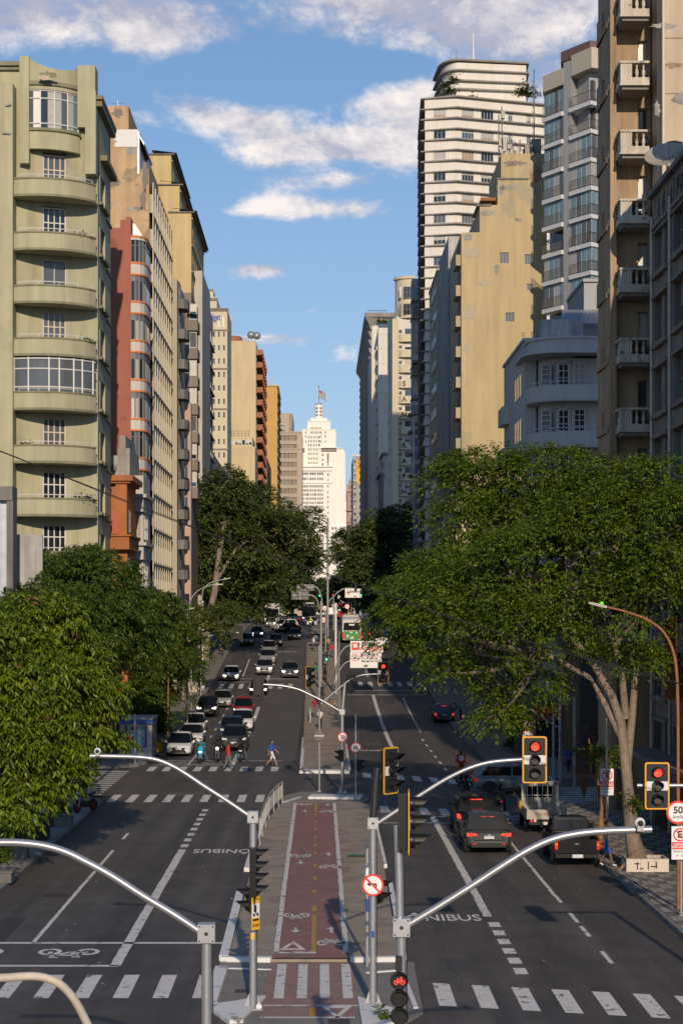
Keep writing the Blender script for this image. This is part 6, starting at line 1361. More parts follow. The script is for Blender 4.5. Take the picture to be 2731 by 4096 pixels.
C5 = [blob(880, 1215, 300, 60, 35, 4), blob(850, 1265, 296, 75, 45, 4), blob(910, 1255, 300, 50, 45, 4), blob(820, 1310, 292, 55, 35, 3.4), blob(880, 1310, 296, 65, 40, 4), blob(930, 1200, 305, 28, 25, 3)]
tree('avenue_tree', 'dark dense tree on the right before the lettered hotel', (13, 300, G(300)+KH), [([(13, 300, G(300)+.1), (12.6, 300, 14), (11.5, 299, 18)], .45, .25)], C5, 46000, .42, 'leaf_dark', 'bark_dark', clump=1.4, droop=.5, seed=12, twig=1.0, wid=.5)
for i, (lab, x, y, bl) in enumerate((('dark tree behind the buses on the left', -10.5, 330, [blob(600, 1360, 330, 55, 40, 5), blob(650, 1345, 335, 60, 45, 5), blob(560, 1390, 320, 45, 40, 4), blob(690, 1330, 340, 40, 40, 4)]), ('dark tree behind the overhead signs', -6.0, 420, [blob(690, 1375, 420, 60, 35, 6), blob(740, 1370, 430, 40, 30, 5), blob(650, 1385, 415, 40, 30, 5)]), ('dark tree behind the arrow lane sign', 8.0, 410, [blob(800, 1360, 410, 50, 40, 6), blob(860, 1365, 400, 60, 40, 6), blob(830, 1330, 405, 40, 30, 5)]), ('dark tree closing the right carriageway', 13.0, 360, [blob(890, 1370, 360, 50, 50, 5), blob(930, 1350, 350, 50, 50, 5), blob(860, 1400, 355, 35, 30, 4)]))):
    zb = G(y)+KH; tree('avenue_tree', lab, (x, y, zb), [([(x, y, zb), (x+.2, y, zb+4), (x, y, zb+7)], .35, .2)], bl, 16000, .55, 'leaf_far', 'bark_dark', clump=1.8, droop=.5, seed=20+i, twig=1.2, wid=.55)
# thin young trees and sprigs
D = 190
tree('young_tree', 'thin light green tree with sparse leaves by the left kerb', (-12.6, 178, G(178)+KH), [([(-12.6, 178, G(178)+.1), (-12.5, 178, 4), (-12.2, 178, 7.5)], .10, .05)], [blob(490, 1450, 178, 50, 45, 1.8), blob(520, 1420, 180, 40, 30, 1.4), blob(460, 1420, 178, 40, 25, 1.4)], 7000, .26, 'leaf_light', 'bark', clump=.6, seed=31, fill=.05)
tree('young_tree', 'small gnarled tree with a few leaves and bare twigs behind the loading sign', (10.9+.5, 78, KH), [([(11.35, 78, .14), (11.4, 78, 1.8), (11.2, 78, 3.0), (11.3, 78, 4.2)], .10, .05), ([(11.35, 78, 2.6), (11.0, 78, 3.2), (10.9, 78, 4.6)], .06, .03)], [blob(1390, 1745, 77, 28, 18, .5), blob(1360, 1735, 78, 24, 14, .4)], 1800, .13, 'leaf_ficus', 'rust', clump=.3, seed=32, fill=.0, twig=.3)
for i, (lab, u, v, d, ru, rv, n_, mt_) in enumerate((('bare reddish shrub in front of the shaded shops', 1340, 1640, 99, 45, 45, 1500, 'leaf_dry'), ('small leafy sprout on the ficus trunk', 1448, 1850, 71.2, 12, 16, 500, 'leaf_ficus'))):
    zb = G(d)+KH if i == 0 else V(v+12, d)
    s_ = thing('shrub', lab, 'shrub', (U(u, d), d, zb)); q = MB()
    for k in range(30 if i == 0 else 3):
        a = random.uniform(0, 2*PI); h = random.uniform(.3, 1)*(3.4 if i == 0 else .4); r_ = random.uniform(.2, 1.0)*(1.0 if i == 0 else .2); q.tube(bez((0, 0, 0), (r_*.3*math.cos(a), r_*.3*math.sin(a), h*.6), (r_*math.cos(a), r_*math.sin(a), h), 3), [.02, .015, .01, .006], 3)
    q.build('twigs', 'rust', s_); o = bpy.data.objects.new('foliage', leaves_mesh('foliage', [(0, 0, (2.6 if i == 0 else .3), ru*d/FPX, .5 if i == 0 else .2, rv*d/FPX)], n_, .10, mt_, seed=40+i, clump=.4, twig=.25)); COL.objects.link(o); o.parent = s_
def bush(lab, u, v, r, n_, ls, mt_, seed, pot=None, h=1.0):
    x, y, z = gp(u, v, KH); s_ = thing('bush', lab, 'bush', (x, y, z)); zo = 0
    if pot:
        if pot == 'round': MB().lathe((0, 0, 0), (0, 0, 1), [(.28, 0), (.38, .3), (.42, .62), (.36, .62), (.34, .5)], 14).build('pot', 'sign_yellow', s_)
        else: MB().box(-.5, .5, -.35, .35, 0, .35).box(-.55, .55, -.4, .4, .35, .42).build('planter', pot, s_)
        zo = .45
    MB().tube([(0, 0, 0), (0, 0, zo+r*h)], .03, 5).build('stem', 'bark', s_)
    o = bpy.data.objects.new('foliage', leaves_mesh('foliage', [(0, 0, zo+r*h, r, r, r*h)], n_, ls, mt_, seed=seed, clump=r*.45, twig=.2)); COL.objects.link(o); o.parent = s_; return s_
bush('bright clipped bush at the left kerb behind the parked motorcycle', 141, 1896, .42, 2600, .10, 'leaf_light', 51, 'cement_dark')
bush('dark planter shrub beside the waste container', 36, 1968, .5, 1800, .13, 'leaf_mid', 52, 'cement_dark')
bush('small low plant in the kerb planter at the left edge', -2, 2025, .4, 1400, .13, 'leaf_mid', 53, 'cement_dark')
bush('tall leafy shrub in a yellow pot beside the newsstand', 365, 1725, .7, 3200, .2, 'leaf_mid', 54, 'round', 1.9)
bush('small clipped bush by the pale post behind the pickup', 1363, 1935, .34, 1600, .08, 'leaf_ficus', 55)
bush('thin shrub growing beside the bent tree trunk on the left', 183, 1830, .7, 2600, .2, 'leaf_mid', 56, None, 2.2)
bush('weeds at the corner of the white kerb near the cycle signal', 873, 2335, .07, 90, .12, 'leaf_light', 57)
bush('green verge shrub on the corner pavement behind the silver sedan', 1195, 1722, .9, 2600, .16, 'leaf_mid', 58, None, .5)
bush('dark shrub beside the far planter on the left pavement', 458, 1585, .5, 1200, .2, 'leaf_dark', 59, 'whitewash', 1.2)
# ------------------------------------------------------------------ vehicles
def sring(w, zb, zt, y, n=16, e=.42, bow=0.0):
    P = []
    for k in range(n):
        a = 2*PI*k/n + PI/n; c, s_ = math.cos(a), math.sin(a); x = w*math.copysign(abs(c)**e, c); z = (zb+zt)/2 + (zt-zb)/2*math.copysign(abs(s_)**e, s_)
        P.append((x, y + bow*(x/max(w, .01))**2, z))
    return P
CAR = dict(  # L, W, H, belt, cowl t, roof-front t, roof-rear t, rear-base t, wheel r, ground clearance, hood z, deck z
    hatch=(3.95, 1.70, 1.54, .89, .25, .46, .86, .985, .30, .20, .78, .94), sedan=(4.35, 1.74, 1.47, .88, .26, .44, .70, .86, .31, .20, .78, 1.00),
    suv=(4.2, 1.80, 1.66, 1.04, .25, .41, .90, .99, .35, .26, .98, 1.05), jeep=(4.25, 1.82, 1.72, 1.08, .27, .40, .93, .99, .36, .28, 1.05, 1.08),
    audi=(4.48, 1.86, 1.60, 1.02, .26, .43, .82, .975, .37, .23, .96, 1.02), wagon=(4.4, 1.75, 1.55, .95, .26, .43, .90, .985, .32, .21, .84, .98))
def pane_quad(mb, q, i0, i1, j0, j1, off):
    a, b, c, d = [Vector(p) for p in q]; n = (b-a).cross(d-a).normalized()*off
    def P(i, j): return (a*(1-i)+b*i)*(1-j) + (d*(1-i)+c*i)*j + n
    mb.quad(P(i0, j0), P(i1, j0), P(i1, j1), P(i0, j1))
def wheel_mesh(r, w=.20, rim='rim'):
    key = ('wheel', r, w, rim)
    if key in _W: return _W[key]
    m = MB(); m.lathe((0, 0, 0), (1, 0, 0), [(r*.62, -w/2), (r*.93, -w/2), (r, -w/2+.03), (r, w/2-.03), (r*.93, w/2), (r*.62, w/2)], 20, 0)
    m.lathe((0, 0, 0), (1, 0, 0), [(.01, -w/2+.01), (r*.62, -w/2+.012), (r*.62, w/2-.012), (.01, w/2-.01)], 14, 1)
    for s_ in (-1, 1):
        for k in range(5):
            a = 2*PI*k/5; y, z = math.cos(a), math.sin(a)
            m.add([(s_*(w/2+.004), -z*.03, y*.03), (s_*(w/2+.004), z*.03, -y*.03), (s_*(w/2+.004), y*r*.58+z*.05, z*r*.58-y*.05), (s_*(w/2+.004), y*r*.58-z*.05, z*r*.58+y*.05)], [(0, 1, 2, 3)] if s_ < 0 else [(3, 2, 1, 0)], 2)
    me = m.mesh('wheel', ['tyre', 'black_matt', rim]); _W[key] = me; return me
def car(kind, color, label, loc, rz, front_lit=False, rear_lit=False, plate='plate', group='cars on the avenue', slope=0.0, rack=False):
    L_, W_, H_, bl, tc_, trf, trr, trb, wr, gc, hz, dz_ = CAR[kind]; t = thing('car', label, 'car', loc, rz, group); col = 'car_'+color; hw = W_/2
    if slope: t.rotation_euler[0] = slope
    y = lambda f: -L_/2 + f*L_
    st = [(0, .70, gc+.16, hz-.22, .10), (.012, .84, gc+.06, hz-.14, .10), (.05, .94, gc, hz-.06, .06), (.15, .99, gc-.02, hz, 0), (tc_, 1, gc-.02, bl-.02, 0), (.5, 1, gc-.02, bl, 0), (.75, 1, gc-.02, bl+.02, 0), (.92, .98, gc, dz_, -.02), (.975, .93, gc+.08, dz_-.05, -.05), (1, .82, gc+.18, dz_-.16, -.08)]
    b = MB(); b.loft([sring(hw*w_, zb, zt, y(f), bow=bw) for f, w_, zb, zt, bw in st], 0)
    wb, wt = hw*.94, hw*.76
    def cring(f, k, bow):
        zr = bl-.05+(H_-bl+.05)*k; x0, x1 = wb, wb+(wt-wb)*k
        return [(-x0, y(f)+bow, bl-.05), (-x1, y(f)+bow*.9, zr-.06*k), (-x1*.82, y(f)+bow*.4, zr-.0*k), (0, y(f), zr+.015*k), (x1*.82, y(f)+bow*.4, zr), (x1, y(f)+bow*.9, zr-.06*k), (x0, y(f)+bow, bl-.05)]
    cr = [cring(tc_, 0, .16), cring(trf, .97, .08), cring((trf+trr)/2, 1, 0), cring(trr, .97, -.06), cring(trb, .05, -.10)]
    b.loft(cr, 0, cap=False, closed=False)
    for x in (-1, 1):
        for f in (.185, .80): b.lathe((x*(hw-.05), y(f), wr+.02), (x, 0, 0), [(wr+.055, 0), (wr+.055, .055), (wr*.5, .056)], 18, 1)
        b.box(x*(hw-.0), x*(hw+.012), y(.27), y(.72), gc-.01, gc+.09, 1)
    if rack:
        for x in (-1, 1): b.tube([(x*wt*.86, y(trf)+.15, H_+.02), (x*wt*.86, y(trr), H_+.02)], .025, 5, 1)
    b.build('body', [col, 'black_matt'], t)
    def strip(r0, r1, j0, j1, name):
        m = MB()
        for i in (1, 2, 3, 4): pane_quad(m, (r0[i], r0[i+1], r1[i+1], r1[i]), -.01 if i > 1 else .05, 1.01 if i < 4 else .95, j0, j1, .014)
        m.build(name, 'car_glass', t)
    strip(cr[0], cr[1], .03, .96, 'windshield'); strip(cr[4], cr[3], .14, .94, 'rear_window')
    for s_, (i0, i1) in ((-1, (0, 1)), (1, (6, 5))):
        for (fa, fb, ta, tb) in ((tc_+.06, .52, trf+.015, .52), (.54, trr-.0 if kind != 'sedan' else trr+.02, .54, trr-.06)):
            m = MB(); zlo, zhi = bl+.02, H_-.11; kx = lambda z: wb+(wt-wb)*(z-bl+.05)/(H_-bl+.05)
            P = [(s_*(kx(zlo)+.012), y(fa), zlo), (s_*(kx(zlo)+.012), y(fb), zlo), (s_*(kx(zhi)+.012), y(tb), zhi), (s_*(kx(zhi)+.012), y(ta), zhi)]
            m.poly(P if s_ > 0 else P[::-1]); m.build('side_window', 'car_glass', t)
        q = MB(); q.ball((s_*(hw+.10), y(tc_)+.28, bl+.08), .10, 0, 8, 6, .9, .6, .75); q.box(s_*(hw-.06), s_*(hw+.06), y(tc_)+.25, y(tc_)+.31, bl, bl+.05); q.build('mirror', col, t)
        zf = hz-.16; x0, x1 = s_*hw*.50, s_*hw*.93
        q = MB(); P = [(x0, zf-.05), (x1*.94, zf-.07), (x1, zf+.10), (x0+.04*s_, zf+.04)]
        q.xz(P if s_ > 0 else P[::-1], y(0)+.0, y(.07)); q.build('headlight', 'head_lit' if front_lit else 'headlight', t)
        zr_ = dz_-.22; P = [(s_*hw*.50, zr_-.02), (s_*hw*.93, zr_-.07), (s_*hw*.955, zr_+.07), (s_*hw*.56, zr_+.06)]
        if kind in ('suv', 'jeep', 'hatch', 'wagon'): P = [(s_*hw*.74, zr_-.12), (s_*hw*.93, zr_-.12), (s_*hw*.955, zr_+.10), (s_*hw*.79, zr_+.10)]
        q = MB(); q.xz(P if s_ > 0 else P[::-1], y(.955), y(1.0)-.02); q.build('taillight', 'tail_lit' if rear_lit else 'tail_red', t)
        for f in (.185, .80): inst('wheel', wheel_mesh(wr), t, (s_*(hw-.10), y(f), wr))
    zg = hz-.22; q = MB()
    if kind == 'jeep':
        for k in range(7): q.box(-.42+k*.13, -.34+k*.13, y(0)-.02, y(0)+.1, zg-.02, zg+.18)
    else: q.xz([(-hw*.42, zg-.14), (hw*.42, zg-.14), (hw*.54, zg+.06), (-hw*.54, zg+.06)], y(0)-.012, y(0)+.1)
    q.build('grille', 'black_plastic', t)
    MB().xz([(-hw*.62, gc+.10), (hw*.62, gc+.10), (hw*.52, gc+.24), (-hw*.52, gc+.24)], y(0)+.0, y(0)+.15).build('front_intake', 'black_matt', t)
    MB().xz([(-hw*.74, gc+.08), (hw*.74, gc+.08), (hw*.70, gc+.26), (-hw*.70, gc+.26)], y(1)-.15, y(1)+.006).build('rear_bumper', 'black_matt' if kind in ('suv', 'jeep', 'audi') else col, t)
    for yy_, z_ in ((y(0)-.02, gc+.30), (y(1)+.012, gc+.42)): MB().box(-.20, .20, yy_-.008, yy_+.008, z_, z_+.13).box(-.20, .20, yy_-.010, yy_+.010, z_+.105, z_+.128, 1).build('plate', [plate, 'plate_blue'], t)
    sm_ = MB(); yr = y(1)+.002
    for (a_, b_, c_, e_) in ((-hw*.62, hw*.62, gc+.36, gc+.372), (-hw*.62, -hw*.61, gc+.36, dz_-.2), (hw*.61, hw*.62, gc+.36, dz_-.2), (-hw*.70, -hw*.42, gc+.12, gc+.16), (hw*.42, hw*.70, gc+.12, gc+.16)): sm_.box(a_, b_, yr-.05, yr+.006, c_, e_)
    sm_.build('seam', 'black_matt', t); MB().box(-.07, .07, yr, yr+.012, dz_-.24, dz_-.19).box(-.07, .07, y(0)-.026, y(0)-.014, hz-.20, hz-.15).build('badge', 'chrome', t); MB().box(-hw*.6, hw*.6, yr, yr+.008, gc+.28, gc+.295).build('trim', 'chrome', t)
    for s_ in (-1, 1):
        for f in (.52, .30): MB().box(s_*(hw-.01), s_*(hw+.004), y(f)-.006, y(f)+.006, gc+.1, bl).build('door_seam', 'black_matt', t)
        MB().box(s_*(hw-.005), s_*(hw+.02), y(.49)-.09, y(.49)+.05, bl-.12, bl-.09).build('door_handle', col, t); MB().box(s_*hw*.55, s_*hw*.72, yr, yr+.008, gc+.2, gc+.24).build('reflector', 'tail_red', t)
    if rear_lit: MB().xz([(-.25, H_-.16), (.25, H_-.16), (.25, H_-.12), (-.25, H_-.12)], y(trr)+.06, y(trr)+.14).build('brake_light', 'tail_lit', t)
    return t
def car_at(kind, color, label, u, v, toward=True, rz=0.0, **k):
    x, d, z = gp(u, v); L_ = CAR[kind][0]; yc = d + L_/2*abs(math.cos(rz)); s_ = math.atan2(G(d+L_)-G(d), L_)
    return car(kind, color, label, (U(u, d)*1.0, yc, (G(d)+G(d+L_))/2), (0 if toward else PI)+rz, slope=s_ if toward else -s_, **k)
def c8(x, y): return ((600+x/1.7422)/1.74171, (2350+y/1.7422)/1.74171)       # measured on enlarged crops of the photo
def c1(x, y): return ((1150+x/1.7422)/1.74171, (2200+y/1.7422)/1.74171)
def c3(x, y): return ((1650+x/1.4505)/1.74171, (2700+y/1.4505)/1.74171)
for (k_, c_, lab, x, y_, fl, rr) in (
    ('hatch', 'white', 'white hatchback first at the left stop line nearest the kerb', 200, 1182, 0, 0), ('sedan', 'white', 'white sedan half hidden behind the first white hatchback', 283, 1105, 0, 0),
    ('hatch', 'white', 'white hatchback third in the kerb queue behind the white sedan', 305, 1028, 0, 0), ('suv', 'black', 'black crossover with lit headlights behind the white kerb queue', 395, 908, 1, 0),
    ('sedan', 'silver', 'silver sedan behind the black crossover', 500, 842, 0, 0), ('hatch', 'red', 'red hatchback with lit headlights', 648, 905, 1, 0), ('suv', 'white', 'white small crossover in front of the red hatchback', 640, 1010, 0, 0),
    ('suv', 'blue', 'dark blue car hidden behind the grey off-roader', 568, 1068, 0, 0), ('jeep', 'darkgrey', 'dark grey boxy off-roader with slotted grille behind the motorcycles', 585, 1146, 0, 0),
    ('sedan', 'black', 'black sedan crossing the far zebra behind the signal back', 755, 757, 1, 0), ('sedan', 'white', 'white sedan waiting at the second zebra by the left kerb', 563, 657, 1, 0), ('suv', 'grey', 'grey crossover with lit headlights alone in the bus lane', 975, 640, 1, 0),
    ('suv', 'silver', 'silver crossover first of the silver queue at the second zebra', 797, 617, 1, 0), ('suv', 'silver', 'silver crossover second in the silver queue', 820, 542, 0, 0), ('hatch', 'silver', 'silver hatchback third in the silver queue', 828, 468, 0, 0),
    ('sedan', 'darkgrey', 'dark grey sedan behind the silver queue', 875, 412, 0, 0), ('hatch', 'beige', 'cream hatchback rolling down near the left kerb', 673, 408, 0, 0), ('sedan', 'bluegrey', 'blue grey sedan with lit headlights near the far zebra', 745, 352, 1, 0),
    ('sedan', 'darkgrey', 'dark grey sedan at the far zebra in the bus lane', 1008, 367, 0, 0), ('sedan', 'silver', 'silver sedan ahead of the left bus', 840, 277, 1, 0), ('sedan', 'white', 'white car with blue markings behind the far motorcycles', 1127, 272, 0, 0)):
    car_at(k_, c_, lab, *c8(x, y_), front_lit=bool(fl), rack=k_ in ('suv', 'jeep'))
car_at('sedan', 'black', 'black sedan turning at the far crossing', *c8(962, 322), rz=math.radians(-40)); car_at('suv', 'white', 'white car turning behind the black sedan', *c8(935, 303), rz=math.radians(-50)); car_at('sedan', 'bluegrey', 'blue grey sedan between the two far buses', *c8(985, 240), rz=math.radians(-25))
car_at('sedan', 'black', 'dark sedan braking behind the green bus lane', *c1(605, 625), False, rear_lit=True); car_at('hatch', 'darkgrey', 'dark hatchback braking right of the green bus', *c1(628, 648), False, rear_lit=True)
car_at('suv', 'white', 'white car braking beside the lane sign', *c1(655, 705), False, rear_lit=True); car_at('suv', 'royal', 'blue car half hidden by the ficus leaves', *c1(712, 625), False, rear_lit=True); car_at('hatch', 'white', 'white hatchback far up the right carriageway', *c1(545, 497), False, rear_lit=True); car_at('sedan', 'red', 'red car far behind the leaves on the right', *c1(740, 560), False, rear_lit=True)
car_at('hatch', 'grey', 'dark grey hatchback with brake lights lit at the right kerb', *c1(1092, 1206), False, rear_lit=True)
ax, ay, az = gp(*c3(372, 936))
car_at('jeep', 'black', 'black off-roader with roof rails behind the dark grey crossover', *c3(372, 936), False, rear_lit=True, rack=True)
car_at('audi', 'darkgrey', 'dark grey crossover with red lights at the right stop line', *c3(443, 1046), False, rear_lit=True, rack=True)
x_, d_, z_ = gp(*c3(590, 690))
car('wagon', 'tealgrey', 'grey sedan seen side-on crossing behind the signal', (U(c3(590, 0)[0], d_), d_+.9, 0), math.radians(90), group='cars on the avenue')
# ---- light truck, black pickup
def light_truck(label, u, v):
    x, d, z = gp(u, v); t = thing('light_truck', label, 'truck', (x, d+2.3, 0), PI)
    b = MB(); b.loft([sring(.80, .55, 1.1, -2.3, e=.3), sring(.86, .45, 1.35, -2.2, e=.3), sring(.87, .45, 1.9, -1.6, e=.3), sring(.83, .5, 2.0, -1.2, e=.28), sring(.83, .5, 2.0, -.55, e=.28)], 0); b.build('cab', 'car_beige', t)
    MB().quad((-.62, -.54, 1.35), (-.62, -.54, 1.85), (.62, -.54, 1.85), (.62, -.54, 1.35)).build('rear_window', 'car_glass', t)
    for s_ in (-1, 1): MB().quad((s_*.872, -1.75, 1.25), (s_*.872, -.85, 1.25), (s_*.86, -.85, 1.8), (s_*.86, -1.6, 1.8)).build('side_window', 'car_glass', t); MB().box(s_*.9, s_*1.08, -1.95, -1.88, 1.3, 1.6).build('mirror', 'black_plastic', t)
    bed = MB(); bed.box(-.86, .86, -.45, 2.3, .68, .76); bed.box(-.90, -.86, -.45, 2.3, .66, 1.08); bed.box(.86, .90, -.45, 2.3, .66, 1.08); bed.box(-.90, .90, 2.3, 2.34, .66, 1.08); bed.box(-.86, .86, -.5, -.46, .7, 1.1); bed.build('cargo_bed', 'car_beige', t)
    r = MB()
    for k in range(8): r.tube([(-.8+k*.23, -.47, 1.1), (-.8+k*.23, -.47, 2.05)], .018, 4)
    for z_ in (1.45, 2.05): r.tube([(-.84, -.47, z_), (.84, -.47, z_)], .022, 4)
    r.build('bed_guard', 'frame_white', t)
    MB().box(-.7, .7, -1.9, 2.2, .42, .62).box(-.8, .8, 2.28, 2.36, .42, .56).build('chassis', 'black_matt', t)
    for s_ in (-1, 1):
        for yy_ in (-1.5, 1.3): inst('wheel', wheel_mesh(.32, .2), t, (s_*.74, yy_, .32))
        MB().lathe((s_*.70, 2.34, .60), (0, 1, 0), [(.075, 0), (.075, .04), (.01, .045)], 12).build('taillight', 'tail_red', t); MB().lathe((s_*.54, 2.34, .60), (0, 1, 0), [(.06, 0), (.06, .035), (.01, .04)], 12).build('reversing_light', 'headlight', t)
    MB().box(-.2, .2, 2.365, 2.38, .42, .55).build('plate', 'plate', t); o = put_text(t, 'KIA MOTORS', 'cloth_maroon', .17, (0, 2.352, .88), rz=PI, ext=.003); MB().tube([(.93, -.45, .7), (.93, -.45, 1.25), (.93, .1, 1.25), (.93, .1, .7)], .03, 5).build('handle', 'sign_yellow', t); return t
light_truck('pale beige light truck with open cargo bed at the right stop line', *c3(780, 925))
def pickup(label, u, v):
    x, d, z = gp(u, v); t = thing('pickup_truck', label, 'pickup', (x, d+2.5, 0), PI); col = 'car_black'
    b = MB(); b.loft([sring(.68, .5, .85, -2.5), sring(.80, .42, .98, -2.4), sring(.84, .40, 1.05, -2.0), sring(.85, .40, 1.08, -1.2), sring(.85, .40, 1.08, .5)], 0); b.loft([sring(.80, 1.0, 1.1, -1.25), sring(.68, 1.0, 1.72, -.55, e=.35), sring(.68, 1.0, 1.76, .1, e=.35), sring(.70, 1.0, 1.72, .45, e=.35), sring(.78, 1.0, 1.15, .6)], 0)
    b.box(-.84, -.78, .5, 2.42, .5, 1.10); b.box(.78, .84, .5, 2.42, .5, 1.10); b.box(-.78, .78, .5, 2.38, .62, .68, 1); b.build('body', [col, 'black_matt'], t)
    MB().xz([(-.78, .56), (.78, .56), (.80, 1.08), (-.80, 1.08)], 2.38, 2.44).build('tailgate', col, t); MB().box(-.09, .09, 2.44, 2.46, .88, .95).build('badge', 'chrome', t)
    MB().quad((.58, .585, 1.2), (-.58, .585, 1.2), (-.54, .50, 1.62), (.54, .50, 1.62)).build('rear_window', 'car_glass', t); MB().quad((-.66, -1.15, 1.14), (.66, -1.15, 1.14), (.58, -.62, 1.64), (-.58, -.62, 1.64)).build('windshield', 'car_glass', t)
    for s_ in (-1, 1):
        P = [(s_*.79, -.95, 1.15), (s_*.79, .4, 1.15), (s_*.70, .35, 1.62), (s_*.70, -.5, 1.62)]; MB().poly(P if s_ > 0 else P[::-1]).build('side_window', 'car_glass', t)
        MB().box(s_*.74, s_*.845, 2.40, 2.455, .70, .86).box(s_*.74, s_*.845, 2.40, 2.455, .86, .93, 1).box(s_*.74, s_*.845, 2.40, 2.455, .93, 1.02).build('taillight', ['tail_red', 'amber'], t)
        MB().box(s_*.5, s_*.78, -2.5, -2.35, .72, .86).build('headlight', 'headlight', t); MB().ball((s_*.95, -.95, 1.22), .11, 0, 8, 6, .8, .5, .8).build('mirror', col, t)
        for yy_ in (-1.6, 1.45): inst('wheel', wheel_mesh(.36, .22), t, (s_*.72, yy_, .36))
    MB().box(-.82, .82, 2.42, 2.55, .40, .54).build('rear_bumper', 'black_plastic', t); MB().box(-.2, .2, 2.55, 2.565, .40, .53).build('plate', 'plate', t); r = MB(); r.tube([(-.72, .62, 1.1), (-.7, .62, 1.25), (.7, .62, 1.25), (.72, .62, 1.1)], .03, 5); r.build('roll_bar', 'black_matt', t); return t
pickup('black pickup parked at the right kerb with a person beside it', *c3(955, 1122))
# ---- buses
def bus(label, u, v, toward, kind):
    x, d, z = gp(u, v); L_, W_, H_ = 12.5, 2.55, 3.2; t = thing('bus', label, 'bus', (x, d+L_/2, (G(d)+G(d+L_))/2), 0 if toward else PI, 'city buses'); s_ = math.atan2(G(d+L_)-G(d), L_); t.rotation_euler[0] = s_ if toward else -s_
    base = {'green': 'bus_white', 'dark': 'bus_dark', 'pale': 'bus_white', 'red': 'cloth_red'}[kind]; F, R = -L_/2, L_/2; hw = W_/2
    b = MB(); b.loft([sring(hw*.93, .45, H_-.12, F, e=.2), sring(hw, .36, H_, F+.25, e=.2), sring(hw, .36, H_, R-.2, e=.2), sring(hw*.95, .42, H_-.1, R, e=.2)], 0); b.build('body', base, t)
    MB().xz([(-hw*.88, 1.05), (hw*.88, 1.05), (hw*.88, 2.55), (-hw*.88, 2.55)], F-.03, F+.1).build('windshield', 'car_glass', t); MB().box(-hw*.7, hw*.7, F-.04, F+.05, 2.62, 2.95).build('destination_sign', 'black_plastic', t)
    n = 7
    for i in range(n): MB().box(-hw*.62+i*.21, -hw*.62+.14+i*.21, F-.05, F-.04, 2.72, 2.86).build('lettering', 'sign_white', t)
    for sx in (-1, 1):
        MB().box(sx*hw*.62, sx*hw*.9, F-.03, F+.1, .62, .80).build('headlight', 'head_lit' if kind == 'dark' else 'headlight', t)
        for k in range(6): MB().box(sx*(hw-.01), sx*(hw+.012), F+.6+k*1.95, F+2.4+k*1.95, 1.25, 2.5).build('side_window', 'car_glass', t)
        MB().box(sx*(hw+.0), sx*(hw+.25), F-.3, F-.2, 1.9, 2.5).tube([(sx*hw*.9, F+.1, 2.7), (sx*(hw+.12), F-.25, 2.6)], .03, 4).build('mirror', 'black_plastic', t)
        for yy_ in (F+2.6, R-3.2): inst('wheel', wheel_mesh(.5, .28), t, (sx*(hw-.15), yy_, .5))
        P = [(sx*hw*.66, .62), (sx*hw*.93, .62), (sx*hw*.96, 1.5), (sx*hw*.84, 1.5)]; MB().xz(P if sx > 0 else P[::-1], R-.12, R+.012).build('taillight', 'tail_red', t)
    if kind == 'green':
        MB().xz([(-hw*.80, .52), (hw*.80, .52), (hw*.84, 1.62), (-hw*.84, 1.62)], R-.1, R+.008).build('rear_panel', 'bus_green', t)
        for (xx, zz_, w_, h_, m_) in ((-.62, 1.3, .22, .18, 'sign_white'), (.05, 1.35, .22, .2, 'sign_white'), (.5, .95, .5, .06, 'sign_white'), (.5, 1.05, .42, .06, 'sign_white'), (.8, .8, .16, .16, 'sign_blue'), (.55, .75, .15, .15, 'sign_white'), (-.05, .62, .45, .16, 'sign_white'), (-.1, .85, .2, .14, 'sign_yellow')): MB().box(xx-w_/2, xx+w_/2, R+.01, R+.016, zz_, zz_+h_).build('sticker', m_, t)
        MB().box(-.2, .2, R, R+.03, 1.66, 1.72).build('brake_light', 'tail_lit', t)
    MB().xz([(-hw*.86, 1.7), (hw*.86, 1.7), (hw*.80, 2.72), (-hw*.80, 2.72)], R-.1, R+.01).build('rear_window', 'car_glass', t); MB().box(-.35, .35, R+.011, R+.02, 2.35, 2.55).build('route_sign', 'sign_white', t)
    MB().box(-hw*.8, hw*.8, F+3, F+6.5, H_-.02, H_+.22).build('roof_unit', 'grey_white', t); MB().box(-hw*.7, hw*.7, R-.1, R+.06, .36, .5).build('bumper', 'black_matt', t); MB().box(-.25, .25, F-.05, F-.03, .5, .62).build('plate', 'plate', t); return t
bus('pale city bus seen head-on under the dark trees, left of the other bus', *c8(850, 258), True, 'pale'); bus('dark city bus with lit headlights behind the far motorcycles', *c8(1108, 238), True, 'dark'); bus('green and white city bus seen from behind', *c1(447, 652), False, 'green'); bus('red bus far up the right carriageway beside the yellow sign', *c1(395, 485), False, 'red')
